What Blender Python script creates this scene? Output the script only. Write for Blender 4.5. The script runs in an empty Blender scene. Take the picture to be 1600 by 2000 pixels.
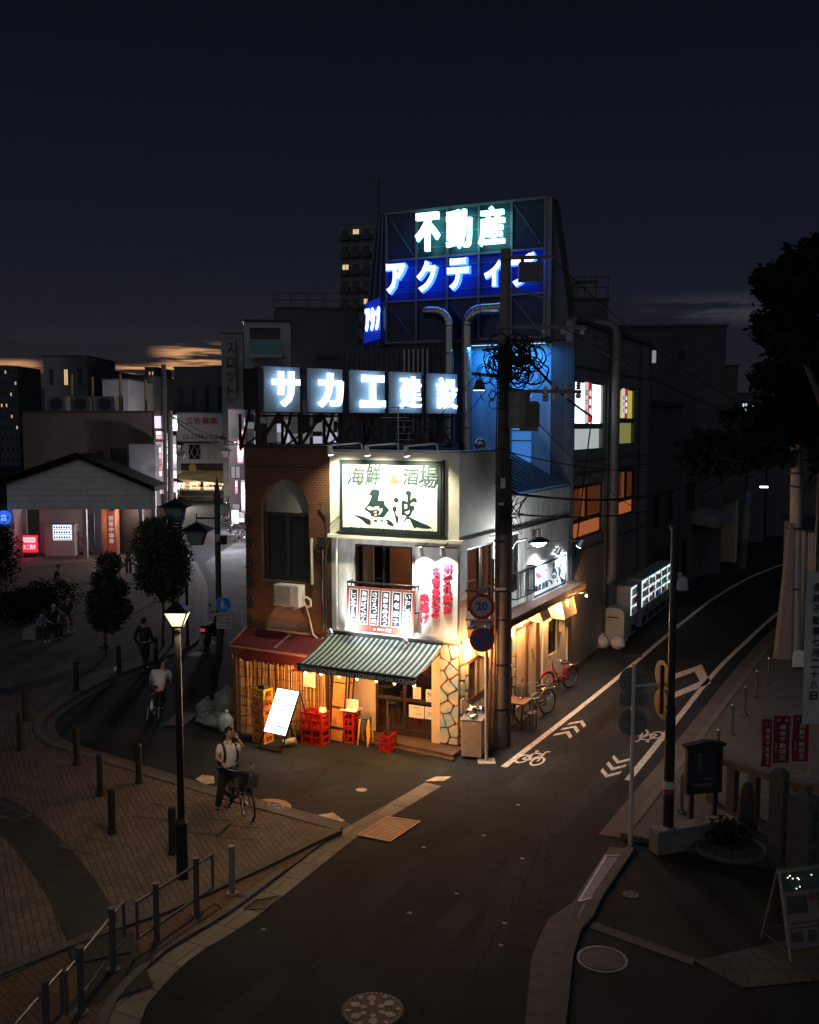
import bpy, math, random
from mathutils import Vector, Matrix
SC = bpy.context.scene
COL = SC.collection
RD = random.Random(11)
# ------------------------------------------------------------------ camera
CAMH, PITCH, FPX = 7.8, math.radians(5), 1944.0
cam = bpy.data.cameras.new('camera'); camo = bpy.data.objects.new('camera', cam); COL.objects.link(camo)
camo.location = (0, 0, CAMH); camo.rotation_euler = (math.pi/2-PITCH, 0, 0)
cam.sensor_fit = 'VERTICAL'; cam.sensor_height = 36; cam.lens = 35; cam.clip_start = 0.2; cam.clip_end = 3000
SC.camera = camo
SC.view_settings.view_transform = 'Standard'; SC.view_settings.look = 'None'
SC.view_settings.exposure = 0; SC.view_settings.gamma = 1
SC.render.engine = 'CYCLES'
cy = SC.cycles
cy.use_denoising = True; cy.sample_clamp_indirect = 4; cy.sample_clamp_direct = 0
cy.caustics_reflective = False; cy.caustics_refractive = False
cy.max_bounces = 6; cy.diffuse_bounces = 3; cy.glossy_bounces = 3; cy.transparent_max_bounces = 12
cy.use_light_tree = True
# ------------------------------------------------------------------ sky: dusk, last orange light low on the left
wd = bpy.data.worlds.new('World'); SC.world = wd; wd.use_nodes = True
def build_world():
    nt = wd.node_tree; N = nt.nodes; L = nt.links
    N.clear()
    out = N.new('ShaderNodeOutputWorld'); bg = N.new('ShaderNodeBackground')
    L.new(bg.outputs[0], out.inputs[0])
    tc = N.new('ShaderNodeTexCoord'); sp = N.new('ShaderNodeSeparateXYZ'); L.new(tc.outputs['Generated'], sp.inputs[0])
    def mth(op, a, b=None, c=None, clamp=False):
        n = N.new('ShaderNodeMath'); n.operation = op; n.use_clamp = clamp
        for i, q in enumerate((a, b, c)):
            if q is None: continue
            if isinstance(q, (int, float)): n.inputs[i].default_value = q
            else: L.new(q, n.inputs[i])
        return n.outputs[0]
    def band(x, a, b):            # smooth 0..1 from a to b
        n = N.new('ShaderNodeMapRange'); n.interpolation_type = 'SMOOTHSTEP'
        L.new(x, n.inputs[0]); n.inputs[1].default_value = a; n.inputs[2].default_value = b
        return n.outputs[0]
    def mixc(f, a, b, mode='MIX'):
        n = N.new('ShaderNodeMix'); n.data_type = 'RGBA'; n.blend_type = mode; n.clamp_factor = True
        if isinstance(f, (int, float)): n.inputs[0].default_value = f
        else: L.new(f, n.inputs[0])
        for i, q in ((6, a), (7, b)):
            if isinstance(q, tuple): n.inputs[i].default_value = (*q, 1)
            else: L.new(q, n.inputs[i])
        return n.outputs[2]
    x, y, z = sp.outputs
    r = N.new('ShaderNodeValToRGB'); L.new(z, r.inputs[0]); e = r.color_ramp.elements
    e[0].position = 0.0; e[0].color = (.0125, .0130, .0215, 1)
    e[1].position = .42; e[1].color = (.0026, .0034, .0070, 1)
    for p, c in ((.07, (.0100, .0110, .0190)), (.16, (.0066, .0082, .0165)), (.27, (.0042, .0058, .0118))):
        q = e.new(p); q.color = (*c, 1)
    col = r.outputs[0]
    mp = N.new('ShaderNodeMapping'); mp.inputs['Scale'].default_value = (3.2, 1.2, 26); L.new(tc.outputs['Generated'], mp.inputs[0])
    nz = N.new('ShaderNodeTexNoise'); nz.inputs['Scale'].default_value = 1.6; nz.inputs['Detail'].default_value = 7; nz.inputs['Roughness'].default_value = .58
    L.new(mp.outputs[0], nz.inputs[0])
    cl = band(nz.outputs[0], .42, .62)
    low = mth('SUBTRACT', 1, band(z, .06, .30))
    col = mixc(mth('MULTIPLY', mth('MULTIPLY', cl, low), .55), col, (.0065, .0070, .0125))
    # sunset strips
    az = mth('DIVIDE', x, y)
    fwd = band(y, 0, .3)
    inv = lambda q: mth('SUBTRACT', 1, q)
    mp2 = N.new('ShaderNodeMapping'); mp2.inputs['Scale'].default_value = (7, 2, 95); L.new(tc.outputs['Generated'], mp2.inputs[0])
    n2 = N.new('ShaderNodeTexNoise'); n2.inputs['Scale'].default_value = 1.5; n2.inputs['Detail'].default_value = 8; n2.inputs['Roughness'].default_value = .55; L.new(mp2.outputs[0], n2.inputs[0])
    hole = inv(band(n2.outputs[0], .40, .54))
    g1 = mth('MULTIPLY', mth('MULTIPLY', band(az, -.265, -.225), inv(band(az, -.20, -.17))), mth('MULTIPLY', band(z, .040, .052), inv(band(z, .068, .084))))
    g2 = mth('MULTIPLY', mth('MULTIPLY', band(az, -.31, -.27), inv(band(az, -.19, -.15))), mth('MULTIPLY', band(z, .040, .048), inv(band(z, .054, .062))))
    g3 = mth('MULTIPLY', inv(band(az, -.385, -.36)), mth('MULTIPLY', band(z, .046, .051), inv(band(z, .055, .062))))
    glow = mth('MULTIPLY', mth('MULTIPLY', mth('MAXIMUM', mth('MAXIMUM', g1, g2), g3), hole), fwd)
    col = mixc(glow, col, (.80, .40, .17))
    mid = mth('MULTIPLY', mth('MULTIPLY', mth('SUBTRACT', 1, band(az, -.02, .02)), mth('SUBTRACT', 1, band(z, .08, .16))), band(y, 0, .3))
    col = mixc(mth('MULTIPLY', mid, .12), col, (.045, .032, .036))
    rt = mth('MULTIPLY', mth('MULTIPLY', band(az, .20, .30), mth('MULTIPLY', band(z, .088, .105), mth('SUBTRACT', 1, band(z, .112, .128)))), mth('SUBTRACT', 1, band(nz.outputs[0], .42, .52)))
    col = mixc(mth('MULTIPLY', mth('MULTIPLY', rt, band(y, 0, .3)), .5), col, (.055, .050, .066))
    # sky brightened behind the viewer, unseen fill added for road and facades
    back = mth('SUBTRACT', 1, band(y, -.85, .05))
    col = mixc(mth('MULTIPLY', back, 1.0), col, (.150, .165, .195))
    sky = N.new('ShaderNodeTexSky'); sky.sky_type = 'NISHITA'; sky.sun_disc = False
    sky.sun_elevation = math.radians(-5); sky.sun_rotation = math.radians(-14)
    dim = mixc(.0, sky.outputs[0], (0, 0, 0))
    ad = N.new('ShaderNodeMix'); ad.data_type = 'RGBA'; ad.blend_type = 'ADD'; ad.inputs[0].default_value = .02
    L.new(col, ad.inputs[6]); L.new(dim, ad.inputs[7])
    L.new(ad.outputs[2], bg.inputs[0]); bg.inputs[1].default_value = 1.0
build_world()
# ------------------------------------------------------------------ measuring helpers
def ray(px, py):
    u = (px-800)/FPX; v = (1000-py)/FPX
    return (u, math.cos(PITCH)+v*math.sin(PITCH), -math.sin(PITCH)+v*math.cos(PITCH))
def G(px, py, z=0.0):
    r = ray(px, py); t = (z-CAMH)/r[2]; return (r[0]*t, r[1]*t, z)
def D(px, py, Y):
    r = ray(px, py); t = Y/r[1]; return (r[0]*t, Y, CAMH+r[2]*t)
class Fr:
    def __init__(s, o, deg): s.o = o; s.deg = deg; s.c = math.cos(math.radians(deg)); s.s = math.sin(math.radians(deg))
    def w2l(s, p): x = p[0]-s.o[0]; y = p[1]-s.o[1]; return (x*s.c+y*s.s, -x*s.s+y*s.c, p[2])
    def l2w(s, p): return (s.o[0]+p[0]*s.c-p[1]*s.s, s.o[1]+p[0]*s.s+p[1]*s.c, p[2])
    def _r(s, px, py):
        r = ray(px, py); c = s.w2l((0, 0, 0)); return c, (r[0]*s.c+r[1]*s.s, -r[0]*s.s+r[1]*s.c), r
    def y(s, px, py, y0=0): c, d, r = s._r(px, py); t = (y0-c[1])/d[1]; return (c[0]+d[0]*t, CAMH+r[2]*t)
    def x(s, px, py, x0=0): c, d, r = s._r(px, py); t = (x0-c[0])/d[0]; return (c[1]+d[1]*t, CAMH+r[2]*t)
    def g(s, px, py, z=0): p = s.w2l(G(px, py, z)); return (p[0], p[1])
W = Fr((0, 0), 0)
R = Fr((1.19, 23.26), -26)          # street corner of the fish bar: x along its front, y along the side street
# ------------------------------------------------------------------ materials
MC = {}
def M(name, col, rough=.75, metal=0, var=.18, scale=5, bump=0, spec=.35, detail=5, stretch=None):
    if name in MC: return MC[name]
    m = bpy.data.materials.new(name); m.use_nodes = True; MC[name] = m
    nt = m.node_tree; b = nt.nodes['Principled BSDF']; L = nt.links
    b.inputs['Roughness'].default_value = rough; b.inputs['Metallic'].default_value = metal
    b.inputs['Specular IOR Level'].default_value = spec
    tc = nt.nodes.new('ShaderNodeTexCoord'); nz = nt.nodes.new('ShaderNodeTexNoise')
    src = tc.outputs['Object']
    if stretch:
        mp = nt.nodes.new('ShaderNodeMapping'); mp.inputs['Scale'].default_value = stretch; L.new(src, mp.inputs[0]); src = mp.outputs[0]
    L.new(src, nz.inputs[0]); nz.inputs['Scale'].default_value = scale; nz.inputs['Detail'].default_value = detail; nz.inputs['Roughness'].default_value = .62
    mx = nt.nodes.new('ShaderNodeMapRange'); L.new(nz.outputs[0], mx.inputs[0])
    mx.inputs[1].default_value = .3; mx.inputs[2].default_value = .7; mx.inputs[3].default_value = 1-var; mx.inputs[4].default_value = 1+var*.6
    ml = nt.nodes.new('ShaderNodeVectorMath'); ml.operation = 'SCALE'; ml.inputs[0].default_value = col; L.new(mx.outputs[0], ml.inputs[3])
    L.new(ml.outputs[0], b.inputs['Base Color'])
    if bump:
        bp = nt.nodes.new('ShaderNodeBump'); bp.inputs['Strength'].default_value = bump; bp.inputs['Distance'].default_value = .02
        L.new(nz.outputs[0], bp.inputs['Height']); L.new(bp.outputs[0], b.inputs['Normal'])
    return m
def E(name, col, s, base=(.02, .02, .02)):
    if name in MC: return MC[name]
    m = bpy.data.materials.new(name); m.use_nodes = True; MC[name] = m
    b = m.node_tree.nodes['Principled BSDF']; b.inputs['Base Color'].default_value = (*base, 1)
    b.inputs['Emission Color'].default_value = (*col, 1); b.inputs['Emission Strength'].default_value = s
    b.inputs['Roughness'].default_value = .4
    return m
def glassm(name, tint=(.9, .95, .95), gloss=.18, rough=.02):
    if name in MC: return MC[name]
    m = bpy.data.materials.new(name); m.use_nodes = True; MC[name] = m
    nt = m.node_tree; nt.nodes.clear(); L = nt.links
    o = nt.nodes.new('ShaderNodeOutputMaterial'); mx = nt.nodes.new('ShaderNodeMixShader')
    t = nt.nodes.new('ShaderNodeBsdfTransparent'); t.inputs[0].default_value = (*tint, 1)
    g = nt.nodes.new('ShaderNodeBsdfGlossy'); g.inputs['Roughness'].default_value = rough
    lw = nt.nodes.new('ShaderNodeLayerWeight'); lw.inputs[0].default_value = .35
    mp = nt.nodes.new('ShaderNodeMapRange'); mp.inputs[3].default_value = gloss; mp.inputs[4].default_value = .9
    L.new(lw.outputs['Fresnel'], mp.inputs[0]); L.new(mp.outputs[0], mx.inputs[0])
    L.new(t.outputs[0], mx.inputs[1]); L.new(g.outputs[0], mx.inputs[2]); L.new(mx.outputs[0], o.inputs[0])
    return m
def brickm(name, c1, c2, mortar, bw, bh, ms=.008, plane='wall', rough=.8, rot=0, bump=.4, var=.25, wet=None):
    """bricks or pavers; 'wall' lays them on x+y / z, 'floor' on x / y turned by rot"""
    if name in MC: return MC[name]
    m = bpy.data.materials.new(name); m.use_nodes = True; MC[name] = m
    nt = m.node_tree; N = nt.nodes; L = nt.links; b = N['Principled BSDF']
    b.inputs['Roughness'].default_value = rough; b.inputs['Specular IOR Level'].default_value = .3
    tc = N.new('ShaderNodeTexCoord'); src = tc.outputs['Object']
    if plane == 'wall':
        s = N.new('ShaderNodeSeparateXYZ'); L.new(src, s.inputs[0]); a = N.new('ShaderNodeMath'); L.new(s.outputs[0], a.inputs[0]); L.new(s.outputs[1], a.inputs[1])
        c = N.new('ShaderNodeCombineXYZ'); L.new(a.outputs[0], c.inputs[0]); L.new(s.outputs[2], c.inputs[1]); v = c.outputs[0]
    else:
        mp = N.new('ShaderNodeMapping'); mp.inputs['Rotation'].default_value = (0, 0, rot); L.new(src, mp.inputs[0]); v = mp.outputs[0]
    bt = N.new('ShaderNodeTexBrick'); L.new(v, bt.inputs[0])
    bt.inputs['Scale'].default_value = 1; bt.inputs['Brick Width'].default_value = bw; bt.inputs['Row Height'].default_value = bh
    bt.inputs['Mortar Size'].default_value = ms; bt.inputs['Mortar Smooth'].default_value = .2; bt.inputs['Bias'].default_value = 0
    bt.inputs['Color1'].default_value = (*c1, 1); bt.inputs['Color2'].default_value = (*c2, 1); bt.inputs['Mortar'].default_value = (*mortar, 1)
    nz = N.new('ShaderNodeTexNoise'); L.new(src, nz.inputs[0]); nz.inputs['Scale'].default_value = 1.3; nz.inputs['Detail'].default_value = 7; nz.inputs['Roughness'].default_value = .65
    mr = N.new('ShaderNodeMapRange'); L.new(nz.outputs[0], mr.inputs[0]); mr.inputs[1].default_value = .3; mr.inputs[2].default_value = .7; mr.inputs[3].default_value = 1-var; mr.inputs[4].default_value = 1+var*.6
    ml = N.new('ShaderNodeVectorMath'); ml.operation = 'SCALE'; L.new(bt.outputs[0], ml.inputs[0]); L.new(mr.outputs[0], ml.inputs[3])
    L.new(ml.outputs[0], b.inputs['Base Color'])
    if bump:
        bp = N.new('ShaderNodeBump'); bp.invert = True; bp.inputs['Strength'].default_value = bump; bp.inputs['Distance'].default_value = .01
        L.new(bt.outputs['Fac'], bp.inputs['Height']); L.new(bp.outputs[0], b.inputs['Normal'])
    return m
def asphaltm(name, base=.05, tint=(.78, 1, 1.27)):
    m = bpy.data.materials.new(name); m.use_nodes = True; MC[name] = m
    nt = m.node_tree; N = nt.nodes; L = nt.links; b = N['Principled BSDF']; b.inputs['Roughness'].default_value = .88; b.inputs['Specular IOR Level'].default_value = .14
    tc = N.new('ShaderNodeTexCoord')
    def nz(s, d, r=.6):
        n = N.new('ShaderNodeTexNoise'); L.new(tc.outputs['Object'], n.inputs[0]); n.inputs['Scale'].default_value = s; n.inputs['Detail'].default_value = d; n.inputs['Roughness'].default_value = r; return n.outputs[0]
    def mr(x, a, bb, c, d):
        n = N.new('ShaderNodeMapRange'); L.new(x, n.inputs[0])
        for i, q in enumerate((a, bb, c, d)): n.inputs[i+1].default_value = q
        return n.outputs[0]
    def mul(a, c):
        n = N.new('ShaderNodeMath'); n.operation = 'MULTIPLY'; L.new(a, n.inputs[0]); L.new(c, n.inputs[1]); return n.outputs[0]
    big = mr(nz(.35, 6), .33, .67, .52, 1.4); grain = mr(nz(140, 2, .8), .3, .7, .55, 1.5)
    vo = N.new('ShaderNodeTexVoronoi'); vo.feature = 'DISTANCE_TO_EDGE'; vo.inputs['Scale'].default_value = .42
    mp = N.new('ShaderNodeVectorMath'); mp.operation = 'ADD'; L.new(tc.outputs['Object'], mp.inputs[0])
    nn = N.new('ShaderNodeTexNoise'); L.new(tc.outputs['Object'], nn.inputs[0]); nn.inputs['Scale'].default_value = 1.4; nn.inputs['Detail'].default_value = 5
    L.new(nn.outputs['Color'], mp.inputs[1]); L.new(mp.outputs[0], vo.inputs[0])
    crack = mr(vo.outputs[0], .0, .009, .4, 1)
    v = mul(mul(big, grain), crack)
    s = N.new('ShaderNodeVectorMath'); s.operation = 'SCALE'; s.inputs[0].default_value = [base*t for t in tint]; L.new(v, s.inputs[3]); L.new(s.outputs[0], b.inputs['Base Color'])
    bp = N.new('ShaderNodeBump'); bp.inputs['Strength'].default_value = .35; bp.inputs['Distance'].default_value = .01; L.new(grain, bp.inputs['Height']); L.new(bp.outputs[0], b.inputs['Normal'])
    return m
# ------------------------------------------------------------------ mesh builder
_GC = {}
def glyph(body, bold=0.0, ext=0.0, bev=0.0):
    k = (body, bold, ext, bev)
    if k in _GC: return _GC[k]
    cu = bpy.data.curves.new('t', 'FONT'); cu.body = body; cu.size = 1; cu.offset = bold; cu.extrude = ext; cu.bevel_depth = bev; cu.bevel_resolution = 1 if bev else 0
    cu.resolution_u = 3; cu.fill_mode = 'BOTH' if (ext or bev) else 'FRONT'
    o = bpy.data.objects.new('t', cu); COL.objects.link(o)
    me = bpy.data.meshes.new_from_object(o.evaluated_get(bpy.context.evaluated_depsgraph_get()))
    r = ([tuple(v.co) for v in me.vertices], [tuple(p.vertices) for p in me.polygons], [p.normal.z for p in me.polygons])
    bpy.data.objects.remove(o); bpy.data.curves.remove(cu); bpy.data.meshes.remove(me)
    _GC[k] = r; return r
def PL(o, xd=(1, 0, 0), yd=(0, 0, 1)):
    x = Vector(xd).normalized(); y = Vector(yd).normalized(); n = x.cross(y)
    return Matrix(((x.x, y.x, n.x, o[0]), (x.y, y.y, n.y, o[1]), (x.z, y.z, n.z, o[2]), (0, 0, 0, 1)))
def lerp(a, b, t): return tuple(a[i]+(b[i]-a[i])*t for i in range(len(a)))
BASE = {}
class MB:
    def __init__(s): s.v = []; s.f = []; s.m = []
    def add(s, vs, fs, mi=0, T=None):
        k = len(s.v)
        if T is not None: vs = [tuple(T @ Vector(q)) for q in vs]
        s.v += [tuple(q) for q in vs]; s.f += [tuple(i+k for i in f) for f in fs]; s.m += [mi]*len(fs); return s
    def bx(s, x0, x1, y0, y1, z0, z1, mi=0, T=None):
        vs = [(x, y, z) for z in (z0, z1) for y in (y0, y1) for x in (x0, x1)]
        return s.add(vs, [(0, 2, 3, 1), (4, 5, 7, 6), (0, 1, 5, 4), (2, 6, 7, 3), (0, 4, 6, 2), (1, 3, 7, 5)], mi, T)
    def hexa(s, p, mi=0): return s.add(p, [(0, 3, 2, 1), (4, 5, 6, 7), (0, 1, 5, 4), (1, 2, 6, 5), (2, 3, 7, 6), (3, 0, 4, 7)], mi)
    def quad(s, a, b, c, d, mi=0): return s.add([a, b, c, d], [(0, 1, 2, 3)], mi)
    def bar(s, a, b, w, d=None, mi=0, up=(0, 0, 1)):
        a = Vector(a); b = Vector(b); d = d or w; z = (b-a).normalized(); u = Vector(up)
        if abs(z.dot(u)) > .97: u = Vector((1, 0, 0))
        x = z.cross(u).normalized(); y = x.cross(z)
        vs = [p+x*i*w/2+y*j*d/2 for p in (a, b) for i, j in ((-1, -1), (1, -1), (1, 1), (-1, 1))]
        return s.add(vs, [(0, 3, 2, 1), (4, 5, 6, 7), (0, 1, 5, 4), (1, 2, 6, 5), (2, 3, 7, 6), (3, 0, 4, 7)], mi)
    def cyl(s, a, b, r0, r1=None, n=10, mi=0, cap=True):
        r1 = r0 if r1 is None else r1; a = Vector(a); b = Vector(b); z = (b-a).normalized()
        u = Vector((1, 0, 0)) if abs(z.x) < .9 else Vector((0, 1, 0)); x = z.cross(u).normalized(); y = z.cross(x)
        vs = []
        for p, r in ((a, r0), (b, r1)):
            for i in range(n): t = 2*math.pi*i/n; vs.append(p+x*r*math.cos(t)+y*r*math.sin(t))
        fs = [(i, (i+1) % n, n+(i+1) % n, n+i) for i in range(n)]
        if cap: fs += [tuple(range(n))[::-1], tuple(range(n, 2*n))]
        return s.add(vs, fs, mi)
    def tube(s, pts, r, n=6, mi=0, closed=False):
        P = [Vector(p) for p in pts]; m = len(P); rs = r if isinstance(r, (list, tuple)) else [r]*m
        vs = []; x = None
        for i, p in enumerate(P):
            if closed: z = (P[(i+1) % m]-P[i-1]).normalized()
            else: z = (P[min(i+1, m-1)]-P[max(i-1, 0)]).normalized()
            if x is None:
                u = Vector((0, 0, 1)) if abs(z.z) < .9 else Vector((1, 0, 0)); x = z.cross(u).normalized()
            else:
                x = x-z*x.dot(z)
                x = x.normalized() if x.length > 1e-6 else z.orthogonal().normalized()
            y = z.cross(x)
            for k in range(n): t = 2*math.pi*k/n; vs.append(p+(x*math.cos(t)+y*math.sin(t))*rs[i])
        fs = []
        for i in range(m if closed else m-1):
            j = (i+1) % m
            for k in range(n): fs.append((i*n+k, i*n+(k+1) % n, j*n+(k+1) % n, j*n+k))
        if not closed: fs += [tuple(range(n))[::-1], tuple(range((m-1)*n, m*n))]
        return s.add(vs, fs, mi)
    def lathe(s, prof, c=(0, 0, 0), n=16, mi=0, T=None, sx=1, sy=1):
        vs = [(c[0]+r*math.cos(2*math.pi*i/n)*sx, c[1]+r*math.sin(2*math.pi*i/n)*sy, c[2]+z) for r, z in prof for i in range(n)]
        fs = [(j*n+i, j*n+(i+1) % n, (j+1)*n+(i+1) % n, (j+1)*n+i) for j in range(len(prof)-1) for i in range(n)]
        fs += [tuple(range(n))[::-1], tuple(range((len(prof)-1)*n, len(prof)*n))]
        return s.add(vs, fs, mi, T)
    def ball(s, c, r, n=10, mi=0, sc=(1, 1, 1)):
        pr = [(max(1e-4, r*math.sin(math.pi*j/(n//2+1))), -r*math.cos(math.pi*j/(n//2+1))) for j in range(n//2+2)]
        vs = [(c[0]+q*math.cos(2*math.pi*i/n)*sc[0], c[1]+q*math.sin(2*math.pi*i/n)*sc[1], c[2]+z*sc[2]) for q, z in pr for i in range(n)]
        return s.add(vs, [(j*n+i, j*n+(i+1) % n, (j+1)*n+(i+1) % n, (j+1)*n+i) for j in range(len(pr)-1) for i in range(n)], mi)
    def prism(s, poly, d0, d1, T=None, mi=0):
        """poly in the XY of T, from d0 to d1 along its normal"""
        n = len(poly); a = sum(poly[i][0]*poly[(i+1) % n][1]-poly[(i+1) % n][0]*poly[i][1] for i in range(n))
        if a < 0: poly = poly[::-1]
        vs = [(x, y, d0) for x, y in poly]+[(x, y, d1) for x, y in poly]
        return s.add(vs, [tuple(range(n))[::-1], tuple(range(n, 2*n))]+[(i, (i+1) % n, n+(i+1) % n, n+i) for i in range(n)], mi, T)
    def text(s, body, T, w, h, bold=0., ext=0., bev=0., mi=0, side=None, skew=0):
        if bold > .012: bev += bold*.95; bold = 0.
        vs, fs, nz = glyph(body, bold, ext, bev)
        if not vs: return s
        xs = [q[0] for q in vs]; ys = [q[1] for q in vs]; x0, x1, y0, y1 = min(xs), max(xs), min(ys), max(ys)
        kx = w/max(1e-6, x1-x0); ky = h/max(1e-6, y1-y0) if h else kx; kz = (kx+ky)/2
        P = [((q[0]-(x0+x1)/2)*kx+(q[1]-(y0+y1)/2)*ky*skew, (q[1]-(y0+y1)/2)*ky, q[2]*kz+ext*kz) for q in vs]   # back sits on the plane
        k = len(s.v); s.v += [tuple(T @ Vector(q)) for q in P]
        for f, z in zip(fs, nz): s.f.append(tuple(i+k for i in f)); s.m.append(mi if (side is None or z > .5) else side)
        return s
    def col(s, chars, T, x, ytop, cw, ch, pitch, **k):
        for i, c in enumerate(chars):
            w, h = cw, ch
            if c == '1' or c == 'ー' : w = cw*.35
            s.text(c, T @ Matrix.Translation((x, ytop-pitch*(i+.5), 0)), w, h, **k)
        return s
    def wall(s, u0, u1, z0, z1, d0, d1, holes=(), axis='x', mi=0):
        """wall along x (or y) between u0,u1; depth d0..d1; holes (u0,u1,z0,z1)"""
        us = sorted({u0, u1, *[q for h in holes for q in h[:2] if u0 < q < u1]}); zs = sorted({z0, z1, *[q for h in holes for q in h[2:] if z0 < q < z1]})
        nu, nz = len(us)-1, len(zs)-1
        def op(i, j):
            if i < 0 or j < 0 or i >= nu or j >= nz: return True
            a = (us[i]+us[i+1])/2; b = (zs[j]+zs[j+1])/2
            return any(h[0] < a < h[1] and h[2] < b < h[3] for h in holes)
        P = (lambda u, d, z: (u, d, z)) if axis == 'x' else (lambda u, d, z: (d, u, z))
        for i in range(nu):
            for j in range(nz):
                if op(i, j): continue
                a, b, c, d = us[i], us[i+1], zs[j], zs[j+1]
                s.quad(P(a, d0, c), P(b, d0, c), P(b, d0, d), P(a, d0, d), mi); s.quad(P(b, d1, c), P(a, d1, c), P(a, d1, d), P(b, d1, d), mi)
                if op(i-1, j): s.quad(P(a, d1, c), P(a, d0, c), P(a, d0, d), P(a, d1, d), mi)
                if op(i+1, j): s.quad(P(b, d0, c), P(b, d1, c), P(b, d1, d), P(b, d0, d), mi)
                if op(i, j-1): s.quad(P(a, d1, c), P(b, d1, c), P(b, d0, c), P(a, d0, c), mi)
                if op(i, j+1): s.quad(P(a, d0, d), P(b, d0, d), P(b, d1, d), P(a, d1, d), mi)
        return s
    def build(s, name, mats, parent=None, smooth=False, bevel=0, base=None, label=None):
        me = bpy.data.meshes.new(name)
        if parent is not None:
            q = parent
            while q.parent is not None: q = q.parent
            base = BASE.get(q.name, (0, 0, 0))
        base = base or (0, 0, 0)
        me.from_pydata([(p[0]-base[0], p[1]-base[1], p[2]-base[2]) for p in s.v], [], s.f)
        if not isinstance(mats, (list, tuple)): mats = [mats]
        for m in mats: me.materials.append(m)
        me.polygons.foreach_set('material_index', s.m)
        if smooth: me.polygons.foreach_set('use_smooth', [True]*len(me.polygons))
        me.update()
        o = bpy.data.objects.new(name, me); COL.objects.link(o)
        if parent is not None: o.parent = parent
        if bevel:
            b = o.modifiers.new('bevel', 'BEVEL'); b.width = bevel; b.segments = 2; b.limit_method = 'ANGLE'; b.angle_limit = math.radians(40)
        if smooth:
            try: me.set_sharp_from_angle(angle=math.radians(40))
            except Exception: pass
        if label: o['label'] = label
        return o
def tag(o, label=None, cat=None, group=None, kind=None):
    if label: o['label'] = label
    if cat: o['category'] = cat
    if group: o['group'] = group
    if kind: o['kind'] = kind
    return o
def thing(name, label, cat, fr=W, base=(0, 0, 0), group=None):
    o = bpy.data.objects.new(name, None); COL.objects.link(o); o.empty_display_size = .2
    o.location = fr.l2w(base); o.rotation_euler = (0, 0, math.radians(fr.deg)); BASE[o.name] = base
    return tag(o, label, cat, group)
def solo(name, label, cat, mb, mats, fr=W, base=(0, 0, 0), group=None, **k):
    o = mb.build(name, mats, None, base=base, **k)
    o.location = fr.l2w(base); o.rotation_euler = (0, 0, math.radians(fr.deg)); BASE[o.name] = base
    return tag(o, label, cat, group)
def struct(name, mb, mats, fr=W, kind='structure', label=None, **k):
    o = mb.build(name, mats, None, **k); o.location = (fr.o[0], fr.o[1], 0); o.rotation_euler = (0, 0, math.radians(fr.deg))
    tag(o, kind=kind)
    if label: o['label'] = label
    return o
def dup(root, loc=None, rz=None, label=None, group=None, base=None):
    r = root.copy(); COL.objects.link(r)
    if loc is not None: r.location = loc
    if rz is not None: r.rotation_euler = (0, 0, rz)
    if label: r['label'] = label
    if group: r['group'] = group
    BASE[r.name] = BASE.get(root.name, (0, 0, 0))
    for ch in [o for o in root.children]:
        c = ch.copy(); COL.objects.link(c); c.parent = r
        for g in ch.children:
            d = g.copy(); COL.objects.link(d); d.parent = c
    return r
def lamp(kind, parent, loc, energy, col=(1, 1, 1), size=.05, target=None, spot=100, blend=.6, sy=None):
    """loc, target in the thing's frame coordinates"""
    l = bpy.data.lights.new('light', kind); l.energy = energy; l.color = col
    if kind == 'AREA': l.size = size; l.shape = 'RECTANGLE' if sy else 'SQUARE'; l.size_y = sy or size
    else: l.shadow_soft_size = size
    if kind == 'SPOT': l.spot_size = math.radians(spot); l.spot_blend = blend
    o = bpy.data.objects.new('light', l); COL.objects.link(o)
    q = parent
    while q.parent is not None: q = q.parent
    b = BASE.get(q.name, (0, 0, 0)); o.parent = parent; o.location = [loc[i]-b[i] for i in range(3)]
    if target is not None: o.rotation_euler = (Vector(target)-Vector(loc)).to_track_quat('-Z', 'Y').to_euler()
    return o
# shared materials
WHITE_WALL = M('white_render', (.60, .59, .56), .85, var=.42, scale=2.6, bump=.12, stretch=(2.2, 2.2, .35), detail=8)
DARK_METAL = M('dark_metal', (.035, .033, .032), .45, .4, var=.2)
BLACK_PAINT = M('black_paint', (.018, .018, .02), .4, .0, var=.2)
GREY_METAL = M('grey_metal', (.30, .31, .32), .45, .6, var=.2)
STEEL = M('steel', (.55, .55, .55), .22, 1, var=.15)
CONCRETE = M('concrete', (.30, .29, .27), .9, var=.25, scale=3, bump=.15)
BROWN_WOOD = M('brown_wood', (.12, .055, .03), .6, var=.35, scale=4, stretch=(1, 1, 8))
DARK_WOOD = M('dark_wood', (.028, .014, .010), .5, var=.3, scale=4)
RUBBER = M('rubber', (.015, .015, .015), .7)
GLASS = glassm('window_glass')
WHITE_PAINT = M('white_paint', (.75, .75, .74), .5, var=.1)
RED_PAINT = M('red_paint', (.55, .03, .025), .5, var=.15)
INK = M('ink', (.015, .017, .02), .6, var=.1)
RED_INK = M('red_ink', (.62, .04, .05), .6, var=.1)
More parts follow.
